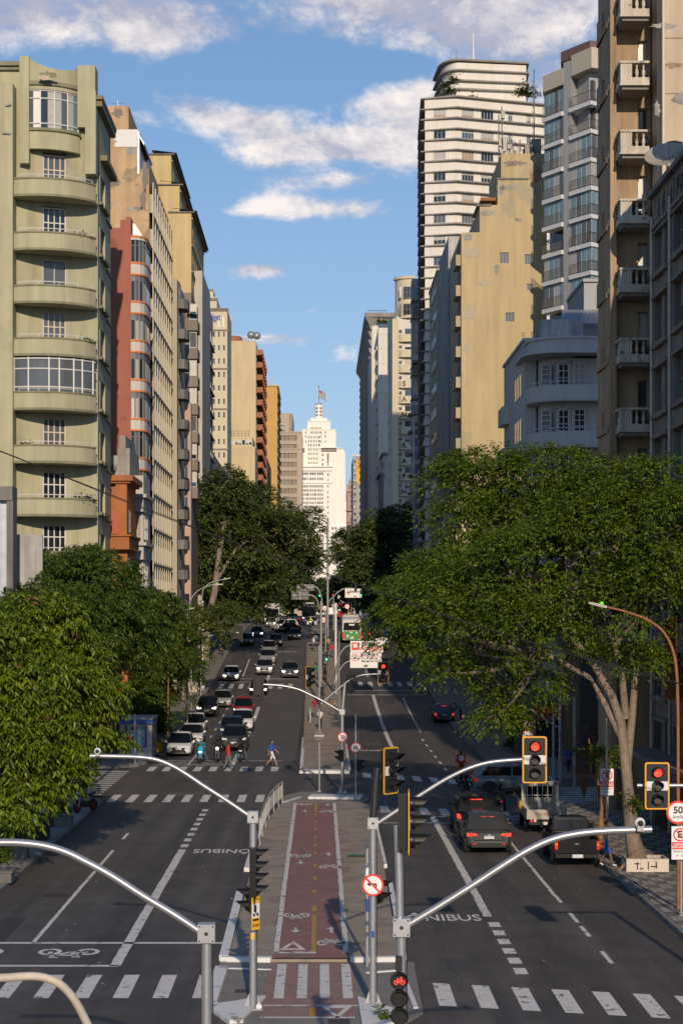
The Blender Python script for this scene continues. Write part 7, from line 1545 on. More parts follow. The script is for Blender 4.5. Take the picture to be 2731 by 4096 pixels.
# ------------------------------------------------------------------ people, motorcycles, bicycles
def pose_base():
    return dict(pel=(0, 0, .95), ch=(0, 0, 1.28), nk=(0, 0, 1.47), hd=(0, -.01, 1.60), sl=(-.17, 0, 1.42), sr=(.17, 0, 1.42), el=(-.23, .02, 1.14), er=(.23, .02, 1.14), wl=(-.24, -.06, .90), wr=(.24, -.06, .90),
        hl=(-.09, 0, .92), hr=(.09, 0, .92), kl=(-.10, -.02, .50), kr=(.10, -.02, .50), al=(-.10, .02, .09), ar=(.10, .02, .09), tl=(-.11, -.15, .04), tr=(.11, -.15, .04))
def pose(kind):
    p = pose_base()
    if kind == 'walk': p.update(kl=(-.09, -.20, .52), al=(-.09, -.36, .10), tl=(-.09, -.52, .08), kr=(.09, .06, .50), ar=(.09, .38, .16), tr=(.09, .26, .05), el=(-.23, .14, 1.16), wl=(-.22, .16, .92), er=(.23, -.12, 1.16), wr=(.20, -.28, .98))
    if kind == 'walk2': p.update(kl=(-.09, -.12, .51), al=(-.09, -.22, .09), tl=(-.09, -.38, .05), kr=(.09, .04, .50), ar=(.09, .26, .12), tr=(.09, .12, .04))
    if kind == 'armsup': p.update(el=(-.36, .0, 1.58), er=(.36, .0, 1.58), wl=(-.13, .02, 1.76), wr=(.13, .02, 1.76))
    if kind == 'phone': p.update(el=(-.24, -.05, 1.16), wl=(-.08, -.28, 1.24))
    if kind == 'lean': p.update(ch=(0, -.18, 1.22), nk=(0, -.36, 1.34), hd=(0, -.46, 1.42), sl=(-.17, -.32, 1.30), sr=(.17, -.32, 1.30), el=(-.22, -.42, 1.06), er=(.22, -.42, 1.06), wl=(-.18, -.52, .96), wr=(.18, -.52, .96))
    if kind == 'sit': p.update(pel=(0, .0, .52), ch=(0, -.02, .86), nk=(0, -.04, 1.05), hd=(0, -.06, 1.18), sl=(-.17, -.02, 1.0), sr=(.17, -.02, 1.0), el=(-.22, -.06, .74), er=(.22, -.06, .74), wl=(-.10, -.3, .68), wr=(.10, -.3, .68), hl=(-.09, 0, .5), hr=(.09, 0, .5), kl=(-.11, -.42, .52), kr=(.11, -.42, .52), al=(-.11, -.42, .09), ar=(.11, -.42, .09), tl=(-.11, -.58, .04), tr=(.11, -.58, .04))
    if kind == 'moto': p.update(pel=(0, .28, .86), ch=(0, .18, 1.16), nk=(0, .10, 1.36), hd=(0, .06, 1.50), sl=(-.18, .12, 1.30), sr=(.18, .12, 1.30), el=(-.34, -.04, 1.08), er=(.34, -.04, 1.08), wl=(-.30, -.32, 1.02), wr=(.30, -.32, 1.02), hl=(-.11, .28, .84), hr=(.11, .28, .84), kl=(-.24, -.04, .62), kr=(.30, -.10, .52), al=(-.22, .10, .26), ar=(.42, -.06, .09), tl=(-.22, -.06, .22), tr=(.44, -.22, .04))
    if kind == 'bike': p.update(pel=(0, .22, .98), ch=(0, .08, 1.28), nk=(0, -.04, 1.46), hd=(0, -.08, 1.60), sl=(-.17, -.02, 1.40), sr=(.17, -.02, 1.40), el=(-.24, -.18, 1.18), er=(.24, -.18, 1.18), wl=(-.24, -.40, 1.06), wr=(.24, -.40, 1.06), hl=(-.10, .2, .96), hr=(.10, .2, .96), kl=(-.13, -.12, .80), kr=(.13, -.0, .60), al=(-.13, -.0, .44), ar=(.13, .12, .22), tl=(-.13, -.14, .40), tr=(.13, -.02, .18))
    return p
BONES = [('pel', 'ch', 'top'), ('ch', 'nk', 'top'), ('nk', 'hd', 'skin'), ('ch', 'sl', 'top'), ('ch', 'sr', 'top'), ('sl', 'el', 'sleeve'), ('sr', 'er', 'sleeve'), ('el', 'wl', 'fore'), ('er', 'wr', 'fore'), ('pel', 'hl', 'bot'), ('pel', 'hr', 'bot'), ('hl', 'kl', 'bot'), ('hr', 'kr', 'bot'), ('kl', 'al', 'shin'), ('kr', 'ar', 'shin'), ('al', 'tl', 'shoe'), ('ar', 'tr', 'shoe')]
RAD = dict(pel=(.145, .10), ch=(.165, .11), nk=(.055, .055), hd=(.05, .05), sl=(.065, .065), sr=(.065, .065), el=(.047, .047), er=(.047, .047), wl=(.030, .030), wr=(.030, .030), hl=(.092, .092), hr=(.092, .092), kl=(.060, .060), kr=(.060, .060), al=(.042, .042), ar=(.042, .042), tl=(.036, .036), tr=(.036, .036))
def person(label, loc, rz, kind='stand', top='cloth_red', bot='cloth_jeans', skin='skin_a', shoe='shoe', sleeve=None, fore=None, shin=None, hat=None, hair='short', scale=1.0, group=None, slope=0, name='person', fat=1.0):
    P = pose(kind); keys = list(P); me0 = bpy.data.meshes.new('body'); me0.from_pydata([P[k] for k in keys], [(keys.index(a), keys.index(b)) for a, b, _ in BONES], [])
    ob = bpy.data.objects.new('body', me0); md = ob.modifiers.new('Skin', 'SKIN'); md.use_smooth_shade = True
    for i, k in enumerate(keys):
        sv = me0.skin_vertices[0].data[i]; r = RAD[k]; sv.radius = (r[0]*fat, r[1]*fat); sv.use_root = (k == 'pel')
    sb = ob.modifiers.new('Sub', 'SUBSURF'); sb.levels = 1; sb.render_levels = 1
    ev = baked(ob); bpy.data.objects.remove(ob)
    cl = dict(top=top, bot=bot, skin=skin, shoe=shoe, sleeve=sleeve or top, fore=fore or skin, shin=shin or bot); ml = list(dict.fromkeys(cl.values())); seg = [(Vector(P[a]), Vector(P[b]), ml.index(cl[c])) for a, b, c in BONES]
    mb = MB(); vs = [v.co.copy() for v in ev.vertices]; mb.v = [tuple(v) for v in vs]
    for f in ev.polygons:
        c = f.center; best = (9, 0)
        for a, b, m in seg:
            ab = b-a; tt = max(0, min(1, (c-a).dot(ab)/max(ab.length_squared, 1e-6))); dd = (c-(a+ab*tt)).length - (.05 if m == ml.index(top) else 0)
            if dd < best[0]: best = (dd, m)
        mb.f.append(tuple(f.vertices)); mb.m.append(best[1]); mb.sm.append(True)
    si = ml.index(skin); nm = len(ml); ml2 = ml + ['eye', 'lip']
    h = Vector(P['hd']); mb.ball((h.x, h.y, h.z+.02), .10, si, 12, 9, .78, .95, 1.18); mb.ball((h.x, h.y-.098, h.z+.0), .016, si, 6, 5, 1, 1, 1.5)
    for s_ in (-1, 1): mb.ball((h.x+s_*.078, h.y+.01, h.z+.01), .022, si, 6, 5, .4, .8, 1.2); mb.ball((h.x+s_*.032, h.y-.086, h.z+.03), .011, nm, 6, 5)
    mb.box(h.x-.024, h.x+.024, h.y-.093, h.y-.08, h.z-.048, h.z-.038, nm+1)
    for w_, e_, s_ in (('wl', 'el', -1), ('wr', 'er', 1)):
        W0 = Vector(P[w_]); dr = (W0-Vector(P[e_])).normalized(); sd = dr.cross(Vector((1, 0, 0))).normalized() if abs(dr.x) < .9 else Vector((0, 1, 0)); inn = dr.cross(sd)*(-s_); fi = ml.index(skin) if skin in ml else si
        c = W0+dr*.05; mb.tube([W0, W0+dr*.045, W0+dr*.09], [.026, .034, .032], 7, fi)
        for k in range(4): o = sd*(k-1.5)*.019; ln = (.062, .075, .07, .055)[k]; b0 = c+dr*.035+o; mb.tube([b0, b0+dr*ln*.55+inn*.006, b0+dr*ln+inn*.028], [.0095, .009, .007], 5, fi)
        t0 = W0+dr*.035+sd*.028; mb.tube([t0, t0+sd*.028+dr*.022+inn*.006, t0+sd*.030+dr*.055+inn*.016], [.011, .010, .008], 5, fi)
    t = thing(name, label, 'person', loc, rz, group); t.scale = (scale,)*3
    if slope: t.rotation_euler[0] = slope
    mb.build('body', ml2, t)
    if hat: MB().ball((h.x, h.y+.005, h.z+.03), .135, 0, 14, 10, .95, 1.08, 1.06).build('helmet', hat, t); MB().box(h.x-.085, h.x+.085, h.y-.145, h.y-.10, h.z-.01, h.z+.075).build('visor', 'glass', t)
    elif hair:
        q = MB(); q.ball((h.x, h.y+.018, h.z+.045), .102, 0, 12, 8, .86, 1.0, 1.05)
        if hair == 'long': q.ball((h.x, h.y+.06, h.z-.08), .085, 0, 10, 8, .9, .6, 1.8)
        q.build('hair', 'hair', t)
    return t
def motorcycle(label, loc, rz, body='black_plastic', lit=False, fairing=False, name='motorcycle', rim='black_matt', box=None, scooter=False, slope=0, group='motorcycles'):
    t = thing(name, label, 'motorcycle', loc, rz, group)
    if slope: t.rotation_euler[0] = slope
    for yy_ in (-.66, .66): inst('wheel', wheel_mesh(.30, .11, rim if rim != 'black_matt' else 'rim'), t, (0, yy_, .30))
    q = MB(); q.tube([(0, .66, .30), (0, .2, .42), (0, -.25, .55), (0, -.45, .95)], .035, 6); q.tube([(0, .66, .3), (0, .35, .75), (0, -.3, .82)], .025, 6); q.box(-.13, .13, -.2, .25, .25, .52); q.tube([(.16, .1, .3), (.17, .8, .38)], [.03, .05], 7); q.build('frame', 'black_matt', t)
    q = MB()
    for s_ in (-1, 1): q.tube([(s_*.08, -.66, .30), (s_*.08, -.45, .98)], .022, 6)
    q.build('fork', 'galv', t)
    MB().tube([(-.36, -.30, 1.02), (-.2, -.40, 1.0), (0, -.44, .98), (.2, -.40, 1.0), (.36, -.30, 1.02)], .016, 6).build('handlebar', 'black_matt', t)
    for s_ in (-1, 1): MB().tube([(s_*.3, -.36, 1.03), (s_*.36, -.40, 1.20)], .008, 4).ball((s_*.38, -.41, 1.22), .055, 0, 8, 6, 1, .35, .7).build('mirror', 'black_plastic', t)
    MB().loft([sring(.06, .72, .84, -.42, 10, .6), sring(.14, .70, .96, -.28, 10, .6), sring(.15, .68, .98, -.08, 10, .6), sring(.10, .70, .86, .12, 10, .6)]).build('tank', body, t); MB().loft([sring(.10, .76, .84, .08, 10, .5), sring(.13, .74, .84, .35, 10, .5), sring(.11, .80, .90, .72, 10, .5), sring(.05, .86, .92, .86, 10, .5)]).build('seat', 'black_matt', t)
    MB().ball((0, -.56, .93), .095, 0, 12, 8, 1, .7, 1).build('headlight', 'lamp_white' if lit else 'headlight', t); MB().box(-.05, .05, .86, .90, .80, .87).build('taillight', 'tail_red', t); MB().tube([(0, -.98, .40), (0, -.86, .58), (0, -.66, .63), (0, -.46, .58)], [.03, .06, .065, .05], 6).build('fender', body, t)
    if fairing:
        MB().loft([sring(.05, .62, .80, -.74, 10, .6), sring(.17, .55, 1.05, -.62, 10, .6), sring(.20, .52, 1.12, -.45, 10, .6), sring(.17, .45, .9, -.25, 10, .6)]).build('fairing', body, t); MB().box(-.1, .1, -.79, -.74, .70, .78).build('headlight', 'lamp_white' if lit else 'headlight', t)
    if box: MB().box(-.22, .22, .55, .98, .92, 1.3).build('top_box', box, t)
    return t
def rider(label_m, label_p, u, v, toward=True, body='black_plastic', top='cloth_black', bot='cloth_jeans', hat='black_plastic', lit=False, fairing=False, box=None):
    x, d, z = gp(u, v); sl = math.atan(G(d+1.3)-G(d)); rz = 0 if toward else PI; c = (x, d+.7, G(d+.7)); motorcycle(label_m, c, rz, body, lit, fairing, box=box, slope=sl if toward else -sl)
    person(label_p, (c[0], c[1], c[2]+.02), rz, 'moto', top, bot, fore=top, hat=hat, slope=sl if toward else -sl, group='people on motorcycles')
rider('cyan scooter with lit lamp at the left stop line', 'rider in teal jacket and white helmet on the cyan scooter', *c8(352, 1228), True, 'moto_cyan', 'cloth_teal', 'cloth_jeans', 'sign_white', True, True)
rider('dark motorcycle beside the cyan scooter', 'rider in black on the middle motorcycle', *c8(468, 1224), True, 'black_plastic', 'cloth_black', 'cloth_black', 'black_plastic', True)
rider('black scooter before the grey off-roader', 'rider in black jacket and pale jeans on the black scooter', *c8(632, 1218), True, 'black_plastic', 'cloth_black', 'cloth_jeans', 'black_plastic', False, True)
rider('far motorcycle ridden with a yellow vest', 'rider in yellow vest before the police car', *c8(1120, 280), True, 'black_plastic', 'cloth_vest', 'cloth_black', 'sign_white', True); rider('far motorcycle of the purple rider', 'rider in purple before the dark bus', *c8(1072, 276), True, 'black_plastic', 'cloth_purple', 'cloth_black', 'black_plastic'); rider('far motorcycle of the red rider', 'rider in red beside the black turning sedan', *c8(1043, 278), True, 'black_plastic', 'cloth_red', 'cloth_black', 'black_plastic')
rider('motorcycle in front of the black off-roader', 'rider in black seen from behind before the off-roader', *c3(313, 775), False, 'black_plastic', 'cloth_black', 'cloth_black', 'black_plastic'); rider('motorcycle with top box between off-roader and truck', 'rider in black seen from behind beside the truck', *c3(512, 835), False, 'black_plastic', 'cloth_black', 'cloth_black', 'black_plastic', box='black_plastic')
x, d, z = gp(193, 1868, KH); motorcycle('motorcycle with red wheels parked on the left pavement corner', (x, d+.6, KH), math.radians(-28), 'black_plastic', rim='rim_red')
def bicycle(label, loc, rz):
    t = thing('bicycle', label, 'bicycle', loc, rz)
    for yy_ in (-.52, .52):
        q = MB(); q.tube([(0, yy_+.33*math.cos(2*PI*k/20), .34+.33*math.sin(2*PI*k/20)) for k in range(21)], .022, 5, cap=False)
        for k in range(8): q.tube([(0, yy_, .34), (0, yy_+.31*math.cos(PI*k/4), .34+.31*math.sin(PI*k/4))], .005, 3)
        q.build('wheel', 'tyre', t)
    q = MB()
    for a, b in (((0, .52, .34), (0, .1, .30)), ((0, .1, .3), (0, .22, .85)), ((0, .22, .8), (0, -.36, .82)), ((0, .1, .3), (0, -.38, .74)), ((0, .52, .34), (0, .2, .78)), ((0, -.52, .34), (0, -.36, .98))): q.tube([a, b], .02, 5)
    q.build('frame', 'cloth_red', t); MB().tube([(-.26, -.38, 1.02), (0, -.38, 1.0), (.26, -.38, 1.02)], .014, 5).build('handlebar', 'black_matt', t); MB().loft([sring(.03, .88, .92, .05, 8, .6), sring(.08, .88, .94, .3, 8, .6)]).build('saddle', 'black_matt', t); return t
x, d, z = gp(*c3(283, 620)); bicycle('bicycle of the delivery rider', (x, d+.5, G(d)), PI)
person('cyclist in red shirt and orange shorts seen from behind', (x, d+.5, G(d)), PI, 'bike', 'cloth_red', 'cloth_orange', 'skin_a', shin='skin_a')
bx_ = thing('delivery_box', 'red square delivery backpack with white lettering on the cyclist', 'backpack', (x, d+.5-.30, G(d)+1.10)); MB().box(-.24, .24, -.20, .12, 0, .46).build('bag', 'cloth_red', bx_)
MB().lathe((0, -.205, .25), (0, 1, 0), [(.15, 0), (.15, .004), (.01, .004)], 18).build('badge', 'sign_white', bx_); put_text(bx_, 'iFood', 'sign_red', .11, (0, -.212, .25), ext=.002, bold=.004)
# pedestrians
def ped(label, u, v, rz, kind='stand', dz=0.0, **k):
    x, d, z = gp(u, v, dz); return person(label, (x, d, z), rz, kind, **k)
ped('pedestrian in red shirt crossing the zebra towards the kerb', *c8(545, 1272), math.radians(120), 'walk2', top='cloth_red', bot='cloth_grey', skin='skin_b', fore='skin_b'); ped('pedestrian in blue shirt and white shorts striding over the zebra', *c8(850, 1252), math.radians(80), 'walk', top='cloth_blue', bot='cloth_white', shin='skin_a')
G8 = 'people on the far median'
for (lab, x, y_, a, kd, kw) in (('man in white shirt and jeans at the far median edge', 1140, 438, -60, 'phone', dict(top='cloth_white', bot='cloth_jeans')), ('woman in black with long hair at the bus stop', 1206, 432, 160, 'stand', dict(top='cloth_black', bot='cloth_black', hair='long')), ('woman in tan top at the bus stop', 1243, 440, 200, 'stand', dict(top='cloth_tan', bot='cloth_black', hair='long')), ('person in red shirt at the right edge of the bus stop', 1270, 490, 180, 'stand', dict(top='cloth_red', bot='cloth_jeans')), ('person in red shirt below the green signal', 1194, 590, 170, 'walk2', dict(top='cloth_red', bot='cloth_jeans')), ('person in green shirt beside the median pole', 1165, 645, 170, 'stand', dict(top='cloth_green', bot='cloth_jeans')), ('person in striped grey shirt under the green signal', 1222, 648, 180, 'stand', dict(top='cloth_grey', bot='cloth_black')), ('man in navy raising both arms on the median', 1200, 800, 180, 'armsup', dict(top='cloth_navy', bot='cloth_black', fore='skin_a')), ('person in maroon shirt leaning by the median rail', 1150, 905, 170, 'walk2', dict(top='cloth_maroon', bot='cloth_grey')), ('person in tan jacket seated on the median rail', 1300, 905, -60, 'lean', dict(top='cloth_tan', bot='cloth_jeans')), ('person in white shirt with dark bag low on the median', 1185, 985, 180, 'lean', dict(top='cloth_white', bot='cloth_black')), ('dark clothed person behind the striped one', 1205, 545, 175, 'stand', dict(top='cloth_navy', bot='cloth_jeans'))):
    ped(lab, *c8(x, y_), math.radians(a), kd, .15, group=G8, **kw)
ped('person in grey top and blue shorts leaning at the black pickup', *c3(1125, 1112), math.radians(80), 'walk2', KH, top='cloth_grey', bot='cloth_blue', skin='skin_b', shin='skin_b', shoe='shoe_white'); ped('person in dark blue walking on the shaded right pavement', *c3(902, 578), math.radians(20), 'walk2', .0, top='cloth_blue', bot='cloth_navy'); ped('person in grey bending at the window of the right kerb car', *c1(1205, 1195), math.radians(-100), 'lean', .0, top='cloth_grey', bot='cloth_black')
ped('person in black sitting on the far left pavement', *c8(485, 470), math.radians(60), 'sit', KH, top='cloth_black', bot='cloth_black'); ped('person in light blue standing under the left trees by the side street', 190, 1800, math.radians(120), 'stand', 0, top='cloth_cyan', bot='cloth_white')
# market stall chair-like items and newsstand
# ------------------------------------------------------------------ signals, masts, signs, lamps
def at(u, v, d): return Vector((U(u, d), d, V(v, d)))
def signal(label, loc, rz, lit='red', border=True, group='traffic signals', s=1.0, plain=False):
    t = thing('traffic_signal', label, 'traffic light', loc, rz, group); t.scale = (s,)*3
    if border:
        def rr(w, h, r):
            P = []
            for cx, cz, a0 in ((w-r, h-r, 0), (-w+r, h-r, 90), (-w+r, -h+r, 180), (w-r, -h+r, 270)):
                for k in range(5): a = math.radians(a0+k*22.5); P.append((cx+r*math.cos(a), cz+r*math.sin(a)))
            return P
        MB().xz(rr(.30, .575, .06), .0, .02).build('border', 'signal_yellow', t); MB().xz(rr(.262, .537, .04), -.012, .0).build('backplate', 'black_matt', t)
        MB().box(-.262, .262, -.016, -.0125, -.11, .11).build('reflective_strip', 'signal_white', t); MB().xz(rr(.30, .575, .06), .02, .03).build('rear_plate', 'black_matt', t)
    else: MB().box(-.17, .17, .0, .05, -.52, .52).build('backplate', 'black_matt', t)
    MB().box(-.15, .15, .03, .20, -.49, .49).build('housing', 'black_plastic', t)
    for i, (z, c) in enumerate(((.33, 'red'), (0, 'amber'), (-.33, 'green'))):
        h = MB().box(-.145, .145, -.10, -.013, z-.145, z+.145) if not border else MB().lathe((0, -.013, z), (0, -1, 0), [(.135, 0), (.135, .06), (.12, .09)], 18)
        o = h.build('lamp_housing', 'black_plastic', t); on = (lit == c)
        MB().lathe((0, -.108, z), (0, -1, 0), [(.105, 0), (.105, .004), (.06, .018), (.01, .022)], 18).build('lens', ('lamp_red' if c == 'red' else 'lamp_green') if on else 'lens_off', o)
        q = MB(); n = 16; ring = []
        for k in range(n+1):
            a = math.radians(-30+240*k/n); ln = .10+.16*max(0, math.sin(a)+.35); ring.append((a, ln))
        for (a, la), (b, lb) in zip(ring[:-1], ring[1:]):
            A, B_ = (.125*math.cos(a), .125*math.sin(a)), (.125*math.cos(b), .125*math.sin(b)); q.quad((A[0], -.09, z+A[1]), (A[0], -.09-la, z+A[1]), (B_[0], -.09-lb, z+B_[1]), (B_[0], -.09, z+B_[1])); q.quad((A[0]*.95, -.09, z+A[1]*.95), (B_[0]*.95, -.09, z+B_[1]*.95), (B_[0]*.95, -.09-lb, z+B_[1]*.95), (A[0]*.95, -.09-la, z+A[1]*.95))
        q.build('visor', 'black_plastic', o)
    return t
def ped_signal(label, loc, rz, lit=None, n=2, group='pedestrian signals', symbol=None):
    t = thing('pedestrian_signal', label, 'traffic light', loc, rz, group); MB().box(-.14, .14, 0, .16, -.30, .30).build('housing', 'black_plastic', t)
    for i, z in enumerate((.15, -.15)):
        o = MB().lathe((0, 0, z), (0, -1, 0), [(.125, 0), (.125, .05), (.11, .06)], 16).build('lamp_housing', 'black_plastic', t)
        MB().lathe((0, -.055, z), (0, -1, 0), [(.1, 0), (.1, .01), (.01, .02)], 16).build('lens', ('lamp_'+lit) if (lit and ((i == 0) == (lit == 'red'))) else 'lens_off', o)
        q = MB()
        for k in range(12):
            a, b = math.radians(-20+220*k/12), math.radians(-20+220*(k+1)/12); la, lb = [.08+.15*max(0, math.sin(x)+.3) for x in (a, b)]
            q.quad((.125*math.cos(a), -.04, z+.125*math.sin(a)), (.125*math.cos(a), -.04-la, z+.125*math.sin(a)), (.125*math.cos(b), -.04-lb, z+.125*math.sin(b)), (.125*math.cos(b), -.04, z+.125*math.sin(b)))
        q.build('visor', 'black_plastic', o)
    return t
def smooth(pts, n=4):
    P = [Vector(p) for p in pts]; o = []
    for i in range(len(P)-1):
        p0, p1, p2, p3 = P[max(i-1, 0)], P[i], P[i+1], P[min(i+2, len(P)-1)]
        for k in range(n): t = k/n; o.append(.5*((2*p1)+(p2-p0)*t+(2*p0-5*p1+4*p2-p3)*t*t+(3*p1-p0-3*p2+p3)*t**3))
    return o+[P[-1]]
def mast(label, u, vbox, d, arm=None, r=.075, ra=.055, top=None, mat='galv', topmat=None, base=True, z0=0.0, group='galvanised signal masts', rt=None):
    x = U(u, d); zb = V(vbox, d); t = thing('signal_mast', label, 'pole', (x, d, z0), 0, group); off = Vector((-x, -d, -z0))
    MB().tube([(0, 0, 0), (0, 0, zb-z0)], r, 14).build('pole', mat, t)
    if base:
        MB().box(-.24, .24, -.24, .24, 0, .04).build('base_plate', mat, t); g = MB()
        for a in range(4):
            c, s_ = math.cos(a*PI/2), math.sin(a*PI/2); g.add([(c*r, s_*r, .04), (c*.22, s_*.22, .04), (c*r, s_*r, .38)], [(0, 1, 2), (2, 1, 0)])
        g.build('gusset', mat, t)
    for k_ in range(3):
        zk = 1.2+k_*1.1+(u % 7)*.1
        if zk < zb-z0-.3: MB().tube([(0, 0, zk), (0, 0, zk+.025)], r+.006, 14).build('strap', 'galv_dull', t)
    MB().box(-.045, .045, -r-.006, -r*.6, 1.7, 1.86).build('sticker', ['sign_white', 'sign_blue', 'sign_yellow'][int(u) % 3], t); MB().tube([(r+.012, 0, .1), (r+.014, -.01, 2.0), (r+.012, 0, zb-z0-.2)], .01, 5).build('cable', 'black_matt', t)
    if arm:
        bw = .13; o = MB().box(-bw, bw, -bw, bw, zb-z0-.14, zb-z0+.14).build('clamp_box', mat, t); MB().lathe((0, -bw-.004, zb-z0), (0, 1, 0), [(.03, 0), (.03, .008)], 10).build('bolt_hole', 'black_matt', o)
        for sx in (-1, 1):
            for sz in (-1, 1): MB().lathe((sx*.10, -bw-.006, zb-z0+sz*.11), (0, 1, 0), [(.014, 0), (.014, .01)], 6).build('bolt', 'black_matt', o)
        MB().tube(smooth([at(a, b, d) for a, b in arm]), ra, 12).build('arm', mat, t, off)
    if top: MB().tube([at(a, b, d) for a, b in top], rt or r*.9, 12).build('upper_pole', topmat or mat, t, off)
    return t
mast('near galvanised mast with its arm curving off the left edge', 475, 2142, 29.2, [(463, 2142), (400, 2100), (330, 2058), (255, 2010), (200, 1980), (150, 1956), (100, 1942), (50, 1936), (0, 1935), (-160, 1935)], .078, .06)
mast('near galvanised mast with long arm reaching right to a camera', 921, 2128, 29.7, [(935, 2125), (1000, 2086), (1080, 2036), (1160, 1984), (1215, 1951), (1270, 1927), (1330, 1914), (1400, 1908), (1495, 1905)], .075, .058, top=[(918, 2110), (916, 2000), (912, 1896)], rt=.062)
mast('left median mast with orange cyclist sign and arm to the left', 581, 1876, 47, [(570, 1872), (520, 1838), (470, 1806), (430, 1779), (400, 1761), (370, 1748), (340, 1741), (300, 1738), (208, 1736)], .085, .055, z0=.03)
part_ = thing('post', 'second straight post bolted behind the left median mast', 'pole', (U(586, 48.3), 48.3, .03), 0, 'plain posts'); MB().tube([(0, 0, 0), (0, 0, V(1960, 48.3))], .06, 10).build('pole', 'galv', part_); MB().box(-.2, .2, -.2, .2, 0, .04).build('base_plate', 'galv', part_)
mast('right median mast carrying the no left turn sign and red signal', 856, 1890, 47.3, [(868, 1890), (920, 1856), (980, 1816), (1030, 1786), (1080, 1763), (1130, 1750), (1200, 1744)], .085, .052, top=[(857, 1882), (861, 1820), (866, 1764)], topmat='pole_dark', rt=.095, z0=.03)
p_ = thing('post', 'thin stickered post just left of the right median mast', 'pole', (U(843, 52.6), 52.6, .03), 0, 'plain posts'); MB().tube([(0, 0, 0), (0, 0, V(1942, 52.6))], .048, 10).build('pole', 'galv', p_); MB().tube([(0, 0, 1.5), (0, 0, 1.85)], .05, 10).build('sticker', 'sign_blue', p_); MB().tube([(0, 0, 2.3), (0, 0, 2.8)], .05, 10).build('sticker', 'sign_white', p_)
mast('far island mast with the no U-turn sign and arm over the left lanes', 786, 1635, 103, [(780, 1633), (745, 1612), (715, 1597), (690, 1585), (665, 1578), (640, 1574), (606, 1572)], .085, .06, top=[(787, 1628), (792, 1568)], rt=.08, z0=.05)
def arm_only(label, pts, d, r, mat='galv', name='bracket_arm'):
    P = smooth([at(a, b, d) for a, b in pts]); t = thing(name, label, 'arm', tuple(P[0]), 0); MB().tube(P, r, 8).build('tube', mat, t, -P[0]); return t
arm_only('curved bracket carrying the red signal over the right far lanes', [(737, 1617), (765, 1592), (800, 1564), (822, 1553), (845, 1549), (872, 1548)], 103.1, .05); arm_only('dark strut between the far mast arm and the sideways signal', [(710, 1576), (722, 1596), (735, 1618)], 103.2, .07, 'pole_dark')
# signals
signal('yellow bordered signal with red lamp lit at the end of the right median arm', at(1227, 1745, 47.2), 0, 'red'); signal('yellow bordered red signal on the straight arm at the right edge', at(1508, 1805, 47), 0, 'red'); signal('yellow bordered signal turned right on top of the right median mast', at(898, 1770, 47.1), math.radians(52), None, s=1.0)
signal('near signal seen almost edge-on above the near right mast', at(940, 1888, 29.6), math.radians(87), None, s=.86)
signal('red signal over the right far lanes below the speed sign', at(880, 1545, 103), 0, 'red', s=1.02); signal('yellow bordered signal turned right over the median', at(709, 1555, 103.4), math.radians(58), None); signal('black unbordered signal facing right beside the far bracket', at(806, 1570, 103.2), math.radians(75), None, border=False); signal('signal seen from behind at the end of the far left arm', at(594, 1576, 103), PI, None, s=1.0)
t_ = thing('bracket_arm', 'straight horizontal arm entering from the right edge', 'arm', tuple(at(1462, 1804, 47.3))); MB().tube([(0, 0, 0), (3.0, 0, 0)], .05, 10).build('tube', 'galv', t_)
mast('hidden mast that carries the straight right edge arm', 1720, 1804, 47.4, None, .075)
for (lab, u, v, d, rz, lt) in (('three lamp cycle heads on the left median mast turned away', 590, 1975, 46.7, math.radians(85), None), ('side lamp pair on the left of the left median mast', 569, 2065, 46.8, math.radians(-75), None), ('lamp pair to the right of the no left turn sign', 873, 2046, 47.6, math.radians(70), None), ('lamp pair on the far island mast below the no U-turn sign', 780, 1735, 102.8, math.radians(-60), None), ('lamp pair turned right on the bicycle sign post', 827, 1757, 98.3, math.radians(75), None), ('third cycle head low on the left median mast', 590, 2030, 46.7, math.radians(85), None)): ped_signal(lab, tuple(at(u, v, d)), rz, lt)
# cycle signal at the bottom edge
cs = thing('cycle_signal', 'cycle signal with red bicycle lit at the bottom edge', 'traffic light', tuple(at(916, 2250, 29.4)), 0); 
for i, v in enumerate((0, -.27, -.54)):
    o = MB().lathe((0, .0, v), (0, -1, 0), [(.13, 0), (.135, .10), (.12, .12)], 20).build('lamp_housing', 'black_plastic', cs); MB().lathe((0, -.10, v), (0, -1, 0), [(.11, 0), (.11, .004), (.01, .012)], 20).build('lens', 'black_plastic' if i == 0 else 'lens_off', o)
    q = MB()
    for k in range(16):
        a, b = math.radians(-20+220*k/16), math.radians(-20+220*(k+1)/16); la, lb = [.04+.09*max(0, math.sin(x)+.3) for x in (a, b)]; q.quad((.135*math.cos(a), -.1, v+.135*math.sin(a)), (.135*math.cos(a), -.1-la, v+.135*math.sin(a)), (.135*math.cos(b), -.1-lb, v+.135*math.sin(b)), (.135*math.cos(b), -.1, v+.135*math.sin(b)))
    q.build('visor', 'black_plastic', o)
q = MB()
for cx in (-.05, .05): q.tube([(cx+.03*math.cos(2*PI*k/14), -.118, -.02+.03*math.sin(2*PI*k/14)) for k in range(15)], .007, 4)
for a, b in (((-.05, -.02), (-.02, .03)), ((-.02, .03), (.035, .03)), ((0, -.02), (.035, .03)), ((-.05, -.02), (0, -.02)), ((0, -.02), (-.03, .045)), ((.05, -.02), (.03, .055)), ((.012, .06), (.04, .055))): q.tube([(a[0], -.118, a[1]), (b[0], -.118, b[1])], .007, 4)
q.build('bicycle_symbol', 'lamp_red', cs); MB().box(-.05, .05, .0, .14, .13, .34).build('bracket', 'black_matt', cs)
